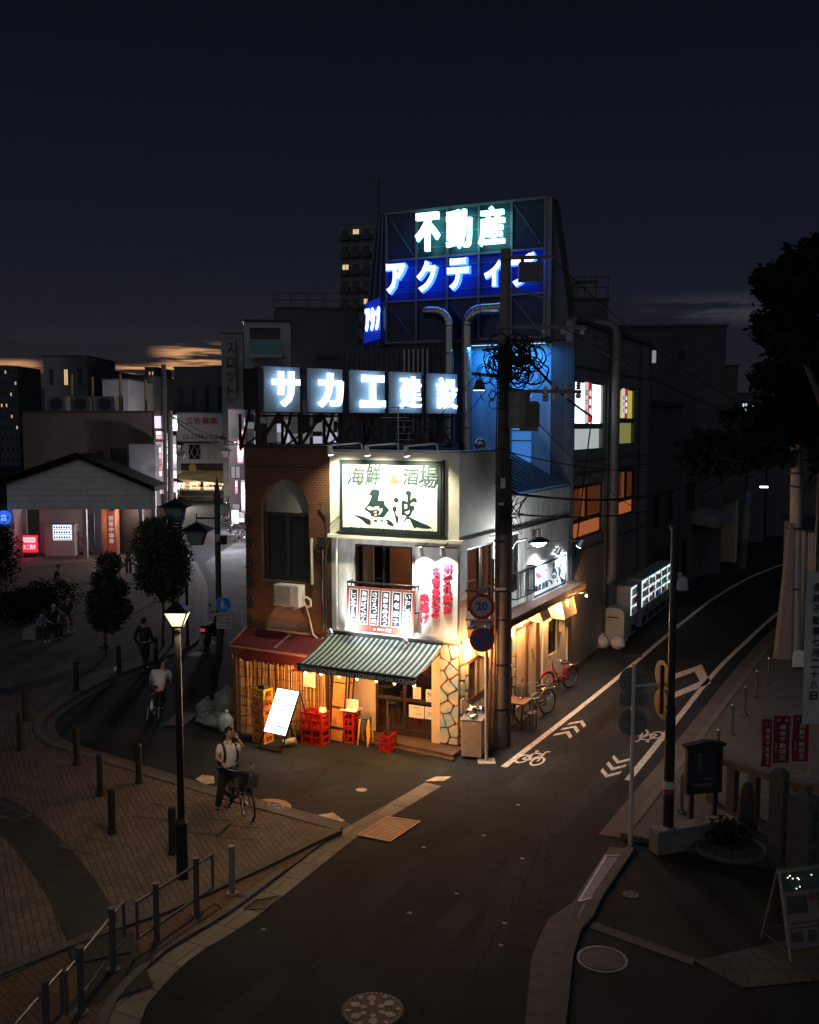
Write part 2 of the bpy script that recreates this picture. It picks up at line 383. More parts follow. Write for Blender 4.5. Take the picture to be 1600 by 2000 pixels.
# ================================================================== ground
ASPHALT = asphaltm('asphalt', .0195)
ASPHALT2 = asphaltm('asphalt_new', .018, (.9, 1, 1.12))
PAVER = brickm('plaza_paver', (.135, .108, .090), (.095, .078, .066), (.03, .027, .025), .22, .11, .008, 'floor', .85, math.radians(38), .5, .3)
PAVER2 = brickm('path_paver', (.13, .075, .05), (.10, .062, .045), (.04, .033, .03), .2, .1, .008, 'floor', .85, math.radians(20), .5, .3)
DPAVER = brickm('dark_paver', (.035, .033, .033), (.028, .027, .028), (.015, .015, .015), .3, .15, .006, 'floor', .85, math.radians(30), .4, .25)
LPAVER = brickm('temple_paver', (.080, .078, .075), (.070, .069, .067), (.036, .036, .035), .3, .3, .012, 'floor', .85, math.radians(-26), .4, .25)
GUTTER = brickm('gutter_slab', (.20, .185, .165), (.16, .15, .135), (.06, .055, .05), 8, .62, .012, 'floor', .85, 0, .4, .3)
KERB = M('kerb_stone', (.105, .10, .096), .85, var=.3, scale=3, bump=.2)
DKERB = M('kerb_dark', (.075, .07, .068), .85, var=.3, scale=3, bump=.2)
LINE = M('line_paint', (.50, .49, .46), .75, var=.62, scale=11, detail=9)
def gpoly(pts, z, mi=0, mb=None, depth=0):
    mb = mb or MB()
    if depth: return mb.prism(pts, z-depth, z, None, mi)
    n = len(pts); a = sum(pts[i][0]*pts[(i+1) % n][1]-pts[(i+1) % n][0]*pts[i][1] for i in range(n))
    if a < 0: pts = pts[::-1]
    return mb.add([(x, y, z) for x, y in pts], [tuple(range(n))], mi)
def strip(left, right, z, mi=0, mb=None, dep=0):
    mb = mb or MB()
    for i in range(len(left)-1):
        a, b, c, d = left[i], right[i], right[i+1], left[i+1]
        if dep: mb.prism([a, b, c, d], z-dep, z, None, mi)
        else: mb.add([(*a, z), (*b, z), (*c, z), (*d, z)], [(0, 1, 2, 3)], mi)
    return mb
def offs(line, d):
    r = []
    for i in range(len(line)):
        a = Vector(line[max(i-1, 0)]); b = Vector(line[min(i+1, len(line)-1)]); t = (b-a).normalized()
        r.append((line[i][0]+t.y*d, line[i][1]-t.x*d))
    return r
def smooth(pts, n=6):
    out = []
    for i in range(len(pts)-1):
        p0 = pts[max(i-1, 0)]; p1 = pts[i]; p2 = pts[i+1]; p3 = pts[min(i+2, len(pts)-1)]
        for k in range(n):
            t = k/n
            out.append(tuple(.5*(2*p1[j]+(p2[j]-p0[j])*t+(2*p0[j]-5*p1[j]+4*p2[j]-p3[j])*t*t+(3*p1[j]-p0[j]-3*p2[j]+p3[j])*t**3) for j in range(len(p1))))
    return out+[tuple(pts[-1])]
rg = R.g
mb = MB(); mb.add([(-900, -200, 0), (900, -200, 0), (900, 1600, 0), (-900, 1600, 0)], [(0, 1, 2, 3)])
struct('ground', mb, ASPHALT)
# plaza on the left, raised by a low kerb
edge = smooth([(-.2, -5.44), (-3.69, -4.99), (-7.46, -4.33), (-9.5, -3.88), (-11.0, -2.62), (-11.9, -.6), (-12.5, 2.0), (-12.78, 4.6), (-13.4, 7.0), (-16.5, 11.0), (-22.7, 18.9), (-33, 30)], 5)
plaza = edge+[(-60, 60), (-90, 20), (-60, -30), (-14, -24)]+[rg(*p) for p in ((0, 1922), (130, 1862), (227, 1826), (325, 1792), (422, 1748), (520, 1702), (600, 1662))]
struct('plaza_pavement', gpoly(plaza, .07, depth=.3), PAVER, R)
k = edge
struct('plaza_kerb', strip(offs(k, -.02), offs(k, .16), .085, dep=.2), KERB, R)
struct('plaza_kerb_gutter', strip(offs(k, .16), offs(k, .5), .008), DKERB, R)
inner = [rg(*p) for p in ((-120, 1975), (0, 1910), (130, 1857), (227, 1820), (325, 1786), (422, 1742), (520, 1697), (600, 1657), (662, 1628))]
struct('inner_kerb', strip(offs(inner, -.09), offs(inner, .09), .10, dep=.3), DKERB, R)
gl = [rg(*p) for p in ((90, 2120), (195, 1993), (227, 1950), (270, 1911), (325, 1863), (448, 1788), (497, 1752), (660, 1628))]
struct('footpath', gpoly(inner[:-1]+gl[::-1], .05, depth=.3), PAVER2, R)
gl2 = gl+[(-.02, -3.8), (.15, -2.25)]
gr = [rg(*p) for p in ((200, 2090), (286, 1960), (322, 1915), (367, 1872), (460, 1811), (553, 1750), (610, 1705), (694, 1641))]+[(.40, -3.7), (.53, -1.67)]
gl2 = smooth([(-2.6, -16.5)]+[rg(90, 2120), rg(228, 1960), rg(325, 1863), rg(448, 1788), rg(560, 1704), rg(660, 1628), (-.02, -3.8), (.15, -2.25)], 3)
gr2 = offs(gl2, .42)
struct('gutter', strip(gl2, gr2, .012), GUTTER, R)
struct('footpath_kerb', strip(offs(gl2[:16], -.14), offs(gl2[:16], -.0), .07, dep=.2), KERB, R)
# curved dark bands in the plaza paving
b1 = smooth([rg(*p) for p in ((-60, 1560), (0, 1590), (60, 1640), (110, 1700), (150, 1760), (185, 1830), (200, 1880))], 6)
struct('dark_paving_band', strip(offs(b1, -.42), offs(b1, .42), .074), DPAVER, R)
b2 = smooth([rg(*p) for p in ((0, 1360), (90, 1335), (170, 1312), (250, 1285), (320, 1250), (345, 1225))], 4)
struct('dark_paving_band', strip(offs(b2, -.4), offs(b2, .4), .0735), DPAVER, R)
b3 = smooth([rg(*p) for p in ((200, 1838), (215, 1880), (228, 1930), (240, 1950))], 3)
struct('dark_paving_band', strip(offs(b3, -.45), offs(b3, .45), .053), DPAVER, R)
mb = MB()
for px, py, w, h, a in ((405, 1620, .9, .75, .35), (470, 1632, .75, .6, .35), (318, 1592, .9, .75, .3), (172, 1657, .9, .6, .1), (22, 1572, .8, .45, 0), (25, 1598, .7, .4, 0), (118, 1278, .7, .5, 0), (105, 1288, .6, .4, 0), (75, 1307, .6, .4, 0), (55, 1372, .6, .4, 0), (12, 1300, .6, .4, 0)):
    x, y = rg(px, py)
    T = Matrix.Translation((x, y, 0)) @ Matrix.Rotation(a-.1, 4, 'Z')
    for q in ((-w/2, w/2, -h/2, -h/2+.06), (-w/2, w/2, h/2-.06, h/2), (-w/2, -w/2+.06, -h/2+.06, h/2-.06), (w/2-.06, w/2, -h/2+.06, h/2-.06)):
        mb.bx(q[0], q[1], q[2], q[3], .05, .077, 0, T)
struct('paving_inlay_frames', mb, DKERB, R)
# side street: white lines, far edge, right footway
L0 = smooth([(1.34, -.55), (1.5, 3.5), (1.64, 8.2), (1.72, 14), (1.8, 18.5), (2.04, 25), (2.83, 33), (4.6, 41), (8, 50), (14, 62)], 5)
L1 = smooth([(4.10, -.15), (4.17, 4.5), (4.26, 10.8), (4.55, 16), (4.95, 21.7), (5.7, 28), (7.0, 36), (10, 45), (16, 57)], 5)
mb = strip(offs(L0, -.075), offs(L0, .075), .006); strip(offs(L1, -.075), offs(L1, .075), .006, 0, mb)
struct('edge_line', mb, LINE, R)
K1 = smooth([(4.72, -3.3), (4.83, -.5), (4.93, 1.9), (5.05, 6.5), (5.26, 13.2), (5.6, 19), (6.1, 24.5), (7.2, 31), (8.6, 38), (12, 47), (18, 58)], 5)
struct('footway_kerb', strip(offs(K1, .0), offs(K1, .16), .12, dep=.3), KERB, R)
struct('side_gutter', strip(offs(K1, -.42), offs(K1, .0), .010), DKERB, R)
struct('temple_pavement', strip(offs(K1, .16), offs(K1, 14), .11, dep=.4), LPAVER, R)
gk = [rg(*p) for p in ((1240, 1660), (1227, 1680), (1177, 1755), (1157, 1797), (1136, 1817), (1120, 1870), (1106, 2000), (1100, 2100))]
ge = [rg(*p) for p in ((1192, 1655), (1178, 1672), (1120, 1762), (1072, 1795), (1052, 1835), (1038, 1875), (1026, 2000), (1020, 2100))]
struct('right_gutter', strip(ge, gk, .011), M('gutter_dark', (.085, .08, .075), .85, var=.3, scale=4, bump=.2), R)
struct('right_kerb', strip(gk, offs(gk, .16), .05, dep=.2), DKERB, R)
drv = [rg(*p) for p in ((1240, 1655), (1300, 1655), (1560, 1700), (1640, 1740), (1640, 1830), (1358, 1878), (1160, 1803))]
struct('driveway', gpoly(drv, .004), ASPHALT2, R)
struct('driveway_sett_line', strip([rg(1158, 1800), rg(1357, 1872)], [rg(1150, 1812), rg(1352, 1886)], .009), DKERB, R)
slab = [rg(*p) for p in ((1356, 1877), (1700, 1800), (1760, 1900), (1450, 1930))]
struct('stone_slabs', gpoly(slab, .008), LPAVER, R)
# far left street seen pale under the shop lights
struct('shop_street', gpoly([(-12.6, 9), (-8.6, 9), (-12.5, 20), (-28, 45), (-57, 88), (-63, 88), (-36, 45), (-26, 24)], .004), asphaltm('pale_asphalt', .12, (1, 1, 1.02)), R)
# painted bicycle arrows, diamond, stop panel
def on_road(fr, o, ang): return PL((*o, .007), (math.cos(ang), math.sin(ang), 0), (-math.sin(ang), math.cos(ang), 0))
def chevrons(mb, T, n, w=.62):
    for i in range(n):
        y = i*.42; mb.add([(-w/2, y, 0), (0, y+.3, 0), (w/2, y, 0), (w/2, y+.17, 0), (0, y+.47, 0), (-w/2, y+.17, 0)], [(0, 1, 4, 5), (1, 2, 3, 4)], 0, T)
def bike_mark(mb, T):
    def ring(cx, cyy, r):
        n = 20
        vs = [((cx+q*math.cos(2*math.pi*i/n)), cyy+q*math.sin(2*math.pi*i/n), 0) for q in (r, r*.72) for i in range(n)]
        mb.add(vs, [(i, (i+1) % n, n+(i+1) % n, n+i) for i in range(n)], 0, T)
    ring(-.3, .32, .27); ring(.38, .32, .27)
    for a, b in (((-.3, .32), (-.1, .75)), ((-.1, .75), (.28, .75)), ((.28, .75), (.02, .32)), ((.02, .32), (-.3, .32)), ((-.14, .62), (.02, .32)), ((.38, .32), (.25, .9)), ((.25, .9), (.4, .95)), ((-.2, .86), (-.05, .86)), ((-.1, .75), (-.12, .86))):
        d = Vector((b[0]-a[0], b[1]-a[1])); nn = Vector((-d.y, d.x)).normalized()*.035
        mb.add([(a[0]+nn.x, a[1]+nn.y, 0), (b[0]+nn.x, b[1]+nn.y, 0), (b[0]-nn.x, b[1]-nn.y, 0), (a[0]-nn.x, a[1]-nn.y, 0)], [(0, 1, 2, 3)], 0, T)
mb = MB()
cx, cyy = rg(1098, 1432); chevrons(mb, on_road(R, (cx+.08, cyy-.35), -.05) @ Matrix.Diagonal((.72, 1.25, 1, 1)), 3)
cx, cyy = rg(1032, 1480); bike_mark(mb, on_road(R, (cx+.05, cyy-.55), -.05) @ Matrix.Diagonal((.55, 1.25, 1, 1)))
cx, cyy = rg(1232, 1494); chevrons(mb, on_road(R, (cx-.3, cyy+.5), math.pi) @ Matrix.Diagonal((.7, 1.2, 1, 1)), 3)
cx, cyy = rg(1285, 1440); bike_mark(mb, on_road(R, (cx-.22, cyy+.55), math.pi) @ Matrix.Diagonal((.55, 1.2, 1, 1)))
struct('bicycle_road_marking', mb, LINE, R)
dm = [rg(*p) for p in ((1293, 1325), (1311, 1366), (1389, 1334), (1370, 1298))]
di = [rg(*p) for p in ((1308, 1330), (1319, 1352), (1367, 1331), (1357, 1312))]
mb = MB()
for i in range(4):
    j = (i+1) % 4; mb.add([(*dm[i], .006), (*dm[j], .006), (*di[j], .006), (*di[i], .006)], [(0, 1, 2, 3)])
struct('road_marking', mb, LINE, R)
OLDP = M('worn_paint', (.42, .38, .30), .8, var=.5, scale=3)
mb = MB(); gpoly([rg(*p) for p in ((611, 1594), (650, 1587), (674, 1604), (660, 1605), (655, 1601), (640, 1602), (633, 1610), (628, 1608))], .006, 0, mb)
gpoly([rg(*p) for p in ((382, 1522), (395, 1514), (418, 1516), (420, 1530), (400, 1532))], .006, 0, mb); gpoly([rg(*p) for p in ((364, 1280), (382, 1272), (402, 1275), (385, 1283))], .006, 0, mb)
gpoly([rg(*p) for p in ((830, 1527), (852, 1518), (882, 1518), (866, 1527))], .018, 0, mb)
struct('road_marking', mb, OLDP, R)
mb = MB()
for px, py in ((1012, 1572), (945, 1632), (828, 1655), (800, 1783), (515, 1815), (1020, 1677), (985, 1803), (892, 1745), (978, 1846)):
    x, y = rg(px, py); mb.bx(x-.035, x+.035, y-.025, y+.025, .0, .006)
struct('survey_markers', mb, M('marker_paint', (.30, .29, .27), .8, var=.4), R)
# patched asphalt
PATCH = asphaltm('asphalt_patch', .013); PATCH2 = asphaltm('asphalt_worn', .026)
for pts, m in ((((640, 1690), (900, 1600), (930, 1625), (680, 1725)), PATCH), (((900, 1900), (1010, 1650), (1045, 1655), (960, 1905)), PATCH2), (((760, 1470), (880, 1500), (850, 1522), (720, 1490)), PATCH2), (((540, 1530), (690, 1500), (705, 1520), (560, 1560)), PATCH), (((1120, 1440), (1290, 1290), (1310, 1297), (1150, 1450)), PATCH)):
    struct('asphalt_patch', gpoly([rg(*p) for p in pts], .003), m, R)
for x in (1.7, 3.2): tt = smooth([(x-.2, -14), (x, -6), (x+.5, 1), (x+.55, 9), (x+.75, 18)], 4); struct('tyre_track', strip(offs(tt, -.22), offs(tt, .22), .0018), asphaltm('asphalt_polished', .0212), R)
SEAM = M('seam_tar', (.006, .006, .007), .95, var=.3, spec=.02); r_ = random.Random(2)
for a_, b_ in (((500, 1520), (720, 1490)), ((1060, 1640), (900, 1960)), ((560, 1580), (640, 1500))):
    n_ = 14; P_ = [tuple(q+r_.uniform(-.07, .07) for q in lerp(rg(*a_), rg(*b_), i/n_)) for i in range(n_+1)]; struct('asphalt_crack', strip(offs(P_, -.005), offs(P_, .005), .0042), SEAM, R)
# manholes and gratings
IRON = M('cast_iron', (.045, .045, .047), .7, .2, var=.3, scale=8)
IRON_L = M('worn_iron', (.15, .155, .16), .5, .4, var=.3, scale=8)
def manhole(px, py, r, label, mats, ring=0, petals=6, group=None):
    x, y = rg(px, py); t = thing('manhole_cover', label, 'manhole cover', R, (x, y, 0), group)
    mb = MB(); mb.lathe([(r, .0), (r, .009), (r*.93, .013), (r*.9, .009), (.001, .009)], (x, y, 0), 40, 0); mb.build('cover', mats[0], t)
    if petals:
        mb = MB()
        for i in range(petals):
            a = 2*math.pi*i/petals
            for rr, w in ((.62, .20), (.34, .13), (.8, .1)):
                c = (x+math.cos(a+(rr > .7)*.5)*r*rr, y+math.sin(a+(rr > .7)*.5)*r*rr)
                mb.add([(c[0]+math.cos(a+q)*r*w*s, c[1]+math.sin(a+q)*r*w*s, .0145) for q, s in ((0, 1.), (.9, .75), (1.57, .8), (2.3, .75), (3.14, 1.), (4., .7), (4.71, .8), (5.4, .7))], [tuple(range(8))])
        for i in range(36):
            a = 2*math.pi*i/36; c = (x+math.cos(a)*r*.9, y+math.sin(a)*r*.9); mb.bx(c[0]-.012, c[0]+.012, c[1]-.012, c[1]+.012, .009, .0145)
        mb.build('relief', mats[1], t)
    if ring:
        mb = MB(); n = 40
        vs = [(x+q*math.cos(2*math.pi*i/n), y+q*math.sin(2*math.pi*i/n), .006) for q in (r, r+ring) for i in range(n)]
        mb.add(vs, [(n+i, n+(i+1) % n, (i+1) % n, i)[::-1] for i in range(n)]); mb.build('rim', mats[2], t)
    return t
manhole(522, 1578, .33, 'round manhole cover ringed with yellow paint beside the parked cyclist', (IRON_L, IRON, M('yellow_rim', (.30, .21, .06), .7, var=.3)), .16, 8)
manhole(728, 1973, .42, 'large round flower patterned manhole cover at the bottom of the road', (IRON, IRON_L), 0, 6)
manhole(1176, 1873, .33, 'plain dark manhole cover with a pale ring on the right driveway edge', (IRON, IRON, IRON_L), .04, 0)
manhole(706, 1543, .12, 'small round valve cover on the asphalt in front of the red crates', (IRON_L, IRON), 0, 0)
manhole(1232, 1748, .13, 'small round valve cover on the dark driveway at the right', (IRON, IRON_L), 0, 4)
manhole(1238, 1281, .3, 'dark round manhole cover on the far side street near the kerb', (IRON, IRON), 0, 0)
def plate(pts, label, mat, mat2, n, m, z=.016, fr=.05):
    P = [Vector((*rg(*p), z)) for p in pts]; c = sum(P, Vector())/4
    t = thing('drain_cover', label, 'drain cover', R, (c.x, c.y, 0)); mb = MB(); mb.prism([(p.x, p.y) for p in P], 0, z); mb.build('plate', mat, t)
    mb = MB()
    q = lambda u, v: (P[0]*(1-u)+P[1]*u)*(1-v)+(P[3]*(1-u)+P[2]*u)*v
    for i in range(n):
        for j in range(m):
            a, b = .04+.92*i/n, .04+.92*(i+.55)/n; cc, d = .05+.9*j/m, .05+.9*(j+.55)/m
            mb.add([tuple(q(*w)+Vector((0, 0, .004))) for w in ((a, cc), (b, cc), (b, d), (a, d))], [(0, 1, 2, 3)])
    for u0, v0, u1, v1 in ((0, 0, 1, 0), (1, 0, 1, 1), (1, 1, 0, 1), (0, 1, 0, 0)): mb.bar(q(u0, v0), q(u1, v1), .03, .02)
    mb.build('raised_pattern', mat2, t); return t
RUST = M('rusty_plate', (.07, .042, .033), .6, .3, var=.3, scale=5); RUST2 = M('rusty_rim', (.42, .27, .21), .6, .2, var=.25)
plate(((700, 1632), (757, 1597), (821, 1606), (762, 1645)), 'rusty rectangular iron plate set in the gutter strip at the corner', RUST, RUST2, 16, 10)
plate(((322, 1418), (346, 1394), (389, 1393), (362, 1416)), 'rusty iron plate on the lane behind the lit lamp post', M('rusty_dark', (.10, .07, .055), .7, var=.3), RUST, 10, 8)
plate(((1128, 1797), (1142, 1766), (1170, 1768), (1155, 1800)), 'dark slotted drain grate at the end of the right gutter', BLACK_PAINT, DARK_METAL, 2, 9)
plate(((1130, 1763), (1184, 1673), (1226, 1674), (1163, 1754)), 'long pale steel grating strip along the right gutter', M('grating_back', (.05, .05, .05), .7), M('grating_bars', (.42, .40, .38), .5, .4, var=.2), 24, 6, .02)
plate(((478, 1778), (498, 1760), (545, 1752), (520, 1776)), 'dark square drain lid in the left gutter strip', IRON, DARK_METAL, 4, 4)
# ================================================================== fish bar building (corner)
FX = (1, 0, 0); UZ = (0, 0, 1); FY = (0, 1, 0)
CREAM = M('cream_render', (.68, .66, .58), .8, var=.16, scale=1.6, bump=.1)
ROOMBROWN = M('room_brown', (.16, .085, .05), .7, var=.3, scale=3)
BEIGE = M('beige_wall', (.55, .44, .33), .8, var=.2, scale=2)
EAVE = M('eave_brown', (.10, .055, .035), .6, var=.3, scale=3)
PLATFORM = M('tile_step', (.075, .055, .043), .6, var=.35, scale=4)
bar = thing('restaurant_building', 'two storey white corner restaurant with stone clad corner and tall lit signboard wall', 'building', R)
mb = MB()
mb.wall(-3.5, 0, 2.6, 5.07, 0, .2, [(-2.84, -1.25, 3.35, 4.87)])
mb.wall(.2, 8.7, 2.75, 5.07, -.2, 0, [(.45, 2.13, 3.3, 4.84), (3.29, 4.1, 3.3, 4.86), (5.2, 6.05, 4.47, 4.84)], 'y')
mb.wall(2.3, 8.7, 5.07, 5.9, -.2, 0, [], 'y')
mb.wall(1.0, 8.7, 0, 2.75, -.2, 0, [(3.87, 5.8, .05, 2.22), (2.6, 3.55, 1.0, 2.1), (6.75, 7.55, .9, 1.95)], 'y')
mb.wall(.0, 1.0, 2.1, 2.75, -.2, 0, [], 'y'); mb.wall(.45, 1.0, 0, 1.08, -.2, 0, [], 'y')
mb.build('wall', WHITE_WALL, bar)
mb = MB(); mb.wall(-3.5, .0, 5.1, 7.15, -.06, .15); mb.wall(.15, 2.28, 5.1, 7.15, -.15, .0, [], 'y'); mb.bx(-3.5, -.002, .15, .2, 5.1, 7.14); mb.bx(-3.5, .02, -.09, .3, 7.15, 7.19, 1); mb.bx(-.16, .02, .3, 2.3, 7.15, 7.19, 1)
mb.build('sign_wall', [CREAM, GREY_METAL], bar)
mb = MB(); mb.bx(-3.5, .12, -.2, .02, 5.02, 5.1); mb.bx(.0, .12, .02, 2.3, 5.02, 5.1); mb.bx(0, .14, 2.3, 8.3, 4.99, 5.05, 1); mb.build('cornice', [CREAM, DARK_METAL], bar)
ROOFT = M('roof_tiles', (.06, .065, .075), .6, var=.3, scale=3)
mb = MB(); mb.quad((-3.5, .2, 5.6), (-.2, .2, 5.6), (-.2, 8.7, 5.6), (-3.5, 8.7, 5.6), 0)
mb.add([(-.05, 3.2, 5.9), (-.05, 8.6, 5.9), (-2.2, 8.6, 7.0), (-2.2, 3.6, 7.0)], [(0, 1, 2, 3)], 0); mb.add([(-.05, 3.2, 5.9), (-2.2, 3.6, 7.0), (-2.6, 3.2, 5.7)], [(0, 1, 2)], 0)
for i in range(14):
    y = 3.4+i*.4; mb.bar((-.05, y, 5.91), (-2.2, y+.15, 7.02), .05, .05)
mb.bx(-.3, .04, 2.32, 8.7, 5.9, 5.96, 1); mb.build('roof', [ROOFT, GREY_METAL], bar)
mb = MB(); mb.bx(-.02, .5, .5, 8.95, 2.66, 2.86); mb.bx(-.02, .55, .45, 9.0, 2.86, 2.9); mb.build('eave', EAVE, bar)
# ground floor front: recessed wall, jamb, platform, ceiling, floor and room
mb = MB(); mb.wall(-3.5, -2.35, .0, 2.6, .2, .3); mb.bx(-.72, -.5, -.02, .3, .12, 2.6); mb.bx(-.5, 0, .0, .3, 0, 2.6); mb.build('shopfront_wall', BEIGE, bar)
mb = MB(); mb.prism([(-2.9, -.22), (-2.2, -.32), (.12, -.62), (.12, .3), (-2.9, .3)], 0, .13); mb.prism([(-2.9, -.22), (-2.9, -.3), (-2.25, -.42), (.16, -.74), (.16, -.62), (-2.2, -.32)], 0, .06); mb.bx(-.03, .0, -.0, 0, 0, .1); mb.build('entrance_step', PLATFORM, bar, bevel=.01)
mb = MB(); mb.quad((-3.4, .3, .13), (-.2, .3, .13), (-.2, 5, .13), (-3.4, 5, .13)); mb.quad((-3.4, 5, .1), (-.2, 5, .1), (-.2, 5, 2.6), (-3.4, 5, 2.6)); mb.quad((-3.4, .3, 2.58), (-3.4, 5, 2.58), (-.2, 5, 2.58), (-.2, .3, 2.58)); mb.quad((-3.4, .3, .1), (-3.4, 5, .1), (-3.4, 5, 2.6), (-3.4, .3, 2.6))
for z in (1.35, 1.85): mb.bx(-3.3, -.3, 4.5, 5, z, z+.05, 1)
mb.bx(-2.9, -.9, 2.2, 2.7, .13, 1.05, 1); mb.bx(-3, -.8, 2.1, 2.8, 1.05, 1.1, 1)
for i in range(46):
    x = RD.uniform(-3.2, -.4); z = RD.choice((1.4, 1.9, 1.1)); yy = 4.75 if z > 1.2 else 2.4; h = RD.uniform(.12, .3)
    mb.cyl((x, yy, z), (x, yy, z+h), RD.uniform(.03, .07), None, 7, RD.choice((2, 3, 4, 5)))
for x, y in ((-2.1, 1.4), (-1.5, 1.25), (-1.0, 1.5)):
    mb.cyl((x, y, .7), (x, y, .76), .17, None, 14, 1); 
    for a in range(4): mb.bar((x+.1*math.cos(a*1.57), y+.1*math.sin(a*1.57), .7), (x+.17*math.cos(a*1.57), y+.17*math.sin(a*1.57), .13), .025, .025, 1)
mb.build('dining_room', [ROOMBROWN, DARK_WOOD, M('bottle_green', (.05, .12, .06), .2), M('bottle_white', (.6, .58, .5), .4), M('bottle_red', (.4, .05, .03), .3), M('bottle_brown', (.15, .06, .02), .2)], bar)
for x in (-1.9, -1.0):
    mb = MB(); mb.lathe([(.02, .25), (.05, .22), (.16, .05), (.17, .0), (.1, .02)], (x, 1.9, 2.1), 14); mb.cyl((x, 1.9, 2.3), (x, 1.9, 2.58), .008); o = mb.build('pendant_lamp', DARK_METAL, bar)
    lamp('POINT', o, (x, 1.9, 2.08), 16, (1, .62, .3), .08)
# glazed sliding doors
dr = MB()
dr.wall(-2.35, -.72, .13, 2.5, .17, .23, [(-2.27, -1.58, .3, 1.0), (-2.27, -1.58, 1.08, 2.42), (-1.5, -.8, .3, 1.0), (-1.5, -.8, 1.08, 2.42)])
d = dr.build('sliding_door', DARK_WOOD, bar)
mb = MB()
for a, b in ((-2.27, -1.58), (-1.5, -.8)):
    for c, e in ((.3, 1.0), (1.08, 2.42)): mb.quad((a, .2, c), (b, .2, c), (b, .2, e), (a, .2, e))
mb.build('glass', GLASS, d)
mb = MB(); mb.bx(-1.62, -1.60, .13, .16, 1.0, 1.25); mb.build('handle', STEEL, d)
def window(parent, u0, u1, z0, z1, d, axis='x', fw=.06, n=2, back=None, curtain=None, nz=1, frame=DARK_METAL, glass=GLASS):
    """frame at depth d (outer face), pane behind it, a shallow room backing"""
    mb = MB(); holes = []
    for i in range(n):
        for j in range(nz):
            a = u0+(u1-u0)*i/n; b = u0+(u1-u0)*(i+1)/n; c = z0+(z1-z0)*j/nz; e = z0+(z1-z0)*(j+1)/nz
            holes.append((a+fw*(.9 if i == 0 else .45), b-fw*(.9 if i == n-1 else .45), c+fw*.8, e-fw*.8))
    mb.wall(u0, u1, z0, z1, min(d), max(d), holes, axis); f = mb.build('window', frame, parent)
    mb = MB(); m = sum(d)/2
    for a, b, c, e in holes:
        if axis == 'x': mb.quad((a, m, c), (b, m, c), (b, m, e), (a, m, e))
        else: mb.quad((m, a, c), (m, b, c), (m, b, e), (m, a, e))
    mb.build('pane', glass, f)
    return f
UPROOM = M('upper_room', (.20, .10, .06), .8, var=.35, scale=2)
w = window(bar, -2.84, -1.25, 3.35, 4.87, (.03, .1))
window(bar, .45, 2.13, 3.3, 4.84, (-.1, -.03), 'y'); window(bar, 3.29, 4.1, 3.3, 4.86, (-.1, -.03), 'y', n=2); window(bar, 5.2, 6.05, 4.47, 4.84, (-.1, -.03), 'y', n=2)
mb = MB(); mb.quad((-3.4, 3, 2.7), (-.2, 3, 2.7), (-.2, 3, 5.0), (-3.4, 3, 5.0)); mb.quad((-3.4, .21, 2.72), (-.21, .21, 2.72), (-.21, 8.6, 2.72), (-3.4, 8.6, 2.72)); mb.quad((-3.4, .2, 5.0), (-3.4, 8.6, 5.0), (-.21, 8.6, 5.0), (-.21, .2, 5.0)); mb.quad((-1.8, 3.05, 2.7), (-1.8, 8.6, 2.7), (-1.8, 8.6, 5), (-1.8, 3.05, 5))
mb.bx(-2.75, -2.45, .25, .3, 3.35, 4.8, 1); mb.bx(-.26, -.22, 1.7, 2.0, 3.3, 4.8, 1); mb.bx(-.26, -.22, 3.85, 4.05, 3.3, 4.8, 1)
mb.build('upper_room', [UPROOM, M('curtain_peach', (.6, .36, .24), .9, var=.15)], bar)
mb = MB(); mb.cyl((-2.2, 1.6, 4.9), (-2.2, 1.6, 4.97), .2); o = mb.build('ceiling_lamp', WHITE_PAINT, bar); lamp('POINT', o, (-2.2, 1.6, 4.75), 75, (1, .55, .32), .15); lamp('POINT', o, (-.9, 4.9, 4.75), 60, (1, .6, .36), .15)
# side street doors and windows
SIDE_DOOR = M('door_beige', (.60, .52, .42), .6, var=.15, scale=2)
mb = MB(); mb.bx(-.08, -.03, 3.92, 4.8, .07, 2.2); mb.bx(-.08, -.03, 4.88, 5.74, .07, 2.2); d2 = mb.build('door', SIDE_DOOR, bar)
mb = MB(); mb.bx(-.09, .02, 3.87, 3.92, .05, 2.22); mb.bx(-.09, .03, 4.8, 4.88, .05, 2.2); mb.bx(-.09, .05, 5.74, 5.82, .05, 2.25); mb.bx(-.09, .05, 3.87, 5.82, 2.2, 2.27); mb.build('frame', EAVE, d2)
mb = MB(); T = PL((-.027, 5.45, 1.2), FY, UZ)
for i, (c, w_, h_) in enumerate((('営', .2, .12), ('業', .2, .14), ('中', .16, .14))): mb.text(c, T @ Matrix.Translation((-.1+.1*i, .15-.17*i, .0)), w_, h_)
mb.build('lettering', INK, d2)
mb = MB(); mb.bx(-.03, .03, 3.55, 3.8, 0, 1.0); mb.quad((-.19, 2.6, 1), (-.19, 3.55, 1), (-.19, 3.55, 2.1), (-.19, 2.6, 2.1)); mb.quad((-.19, 6.75, .9), (-.19, 7.55, .9), (-.19, 7.55, 1.95), (-.19, 6.75, 1.95)); mb.build('window_backing', DARK_WOOD, bar)
window(bar, 2.6, 3.55, 1.0, 2.1, (-.06, .02), 'y', .08, 2, frame=BROWN_WOOD); window(bar, 6.75, 7.55, .9, 1.95, (-.1, -.02), 'y', .05, 1)
wf = window(bar, .45, 1.85, 1.08, 2.1, (-.05, .03), 'y', .09, 2, frame=BROWN_WOOD)
mb = MB()
mb.cyl((-.16, .9, 1.12), (-.16, .9, 1.45), .05, None, 10, 0); mb.cyl((-.16, .9, 1.45), (-.16, .9, 1.6), .05, .02, 10, 0)
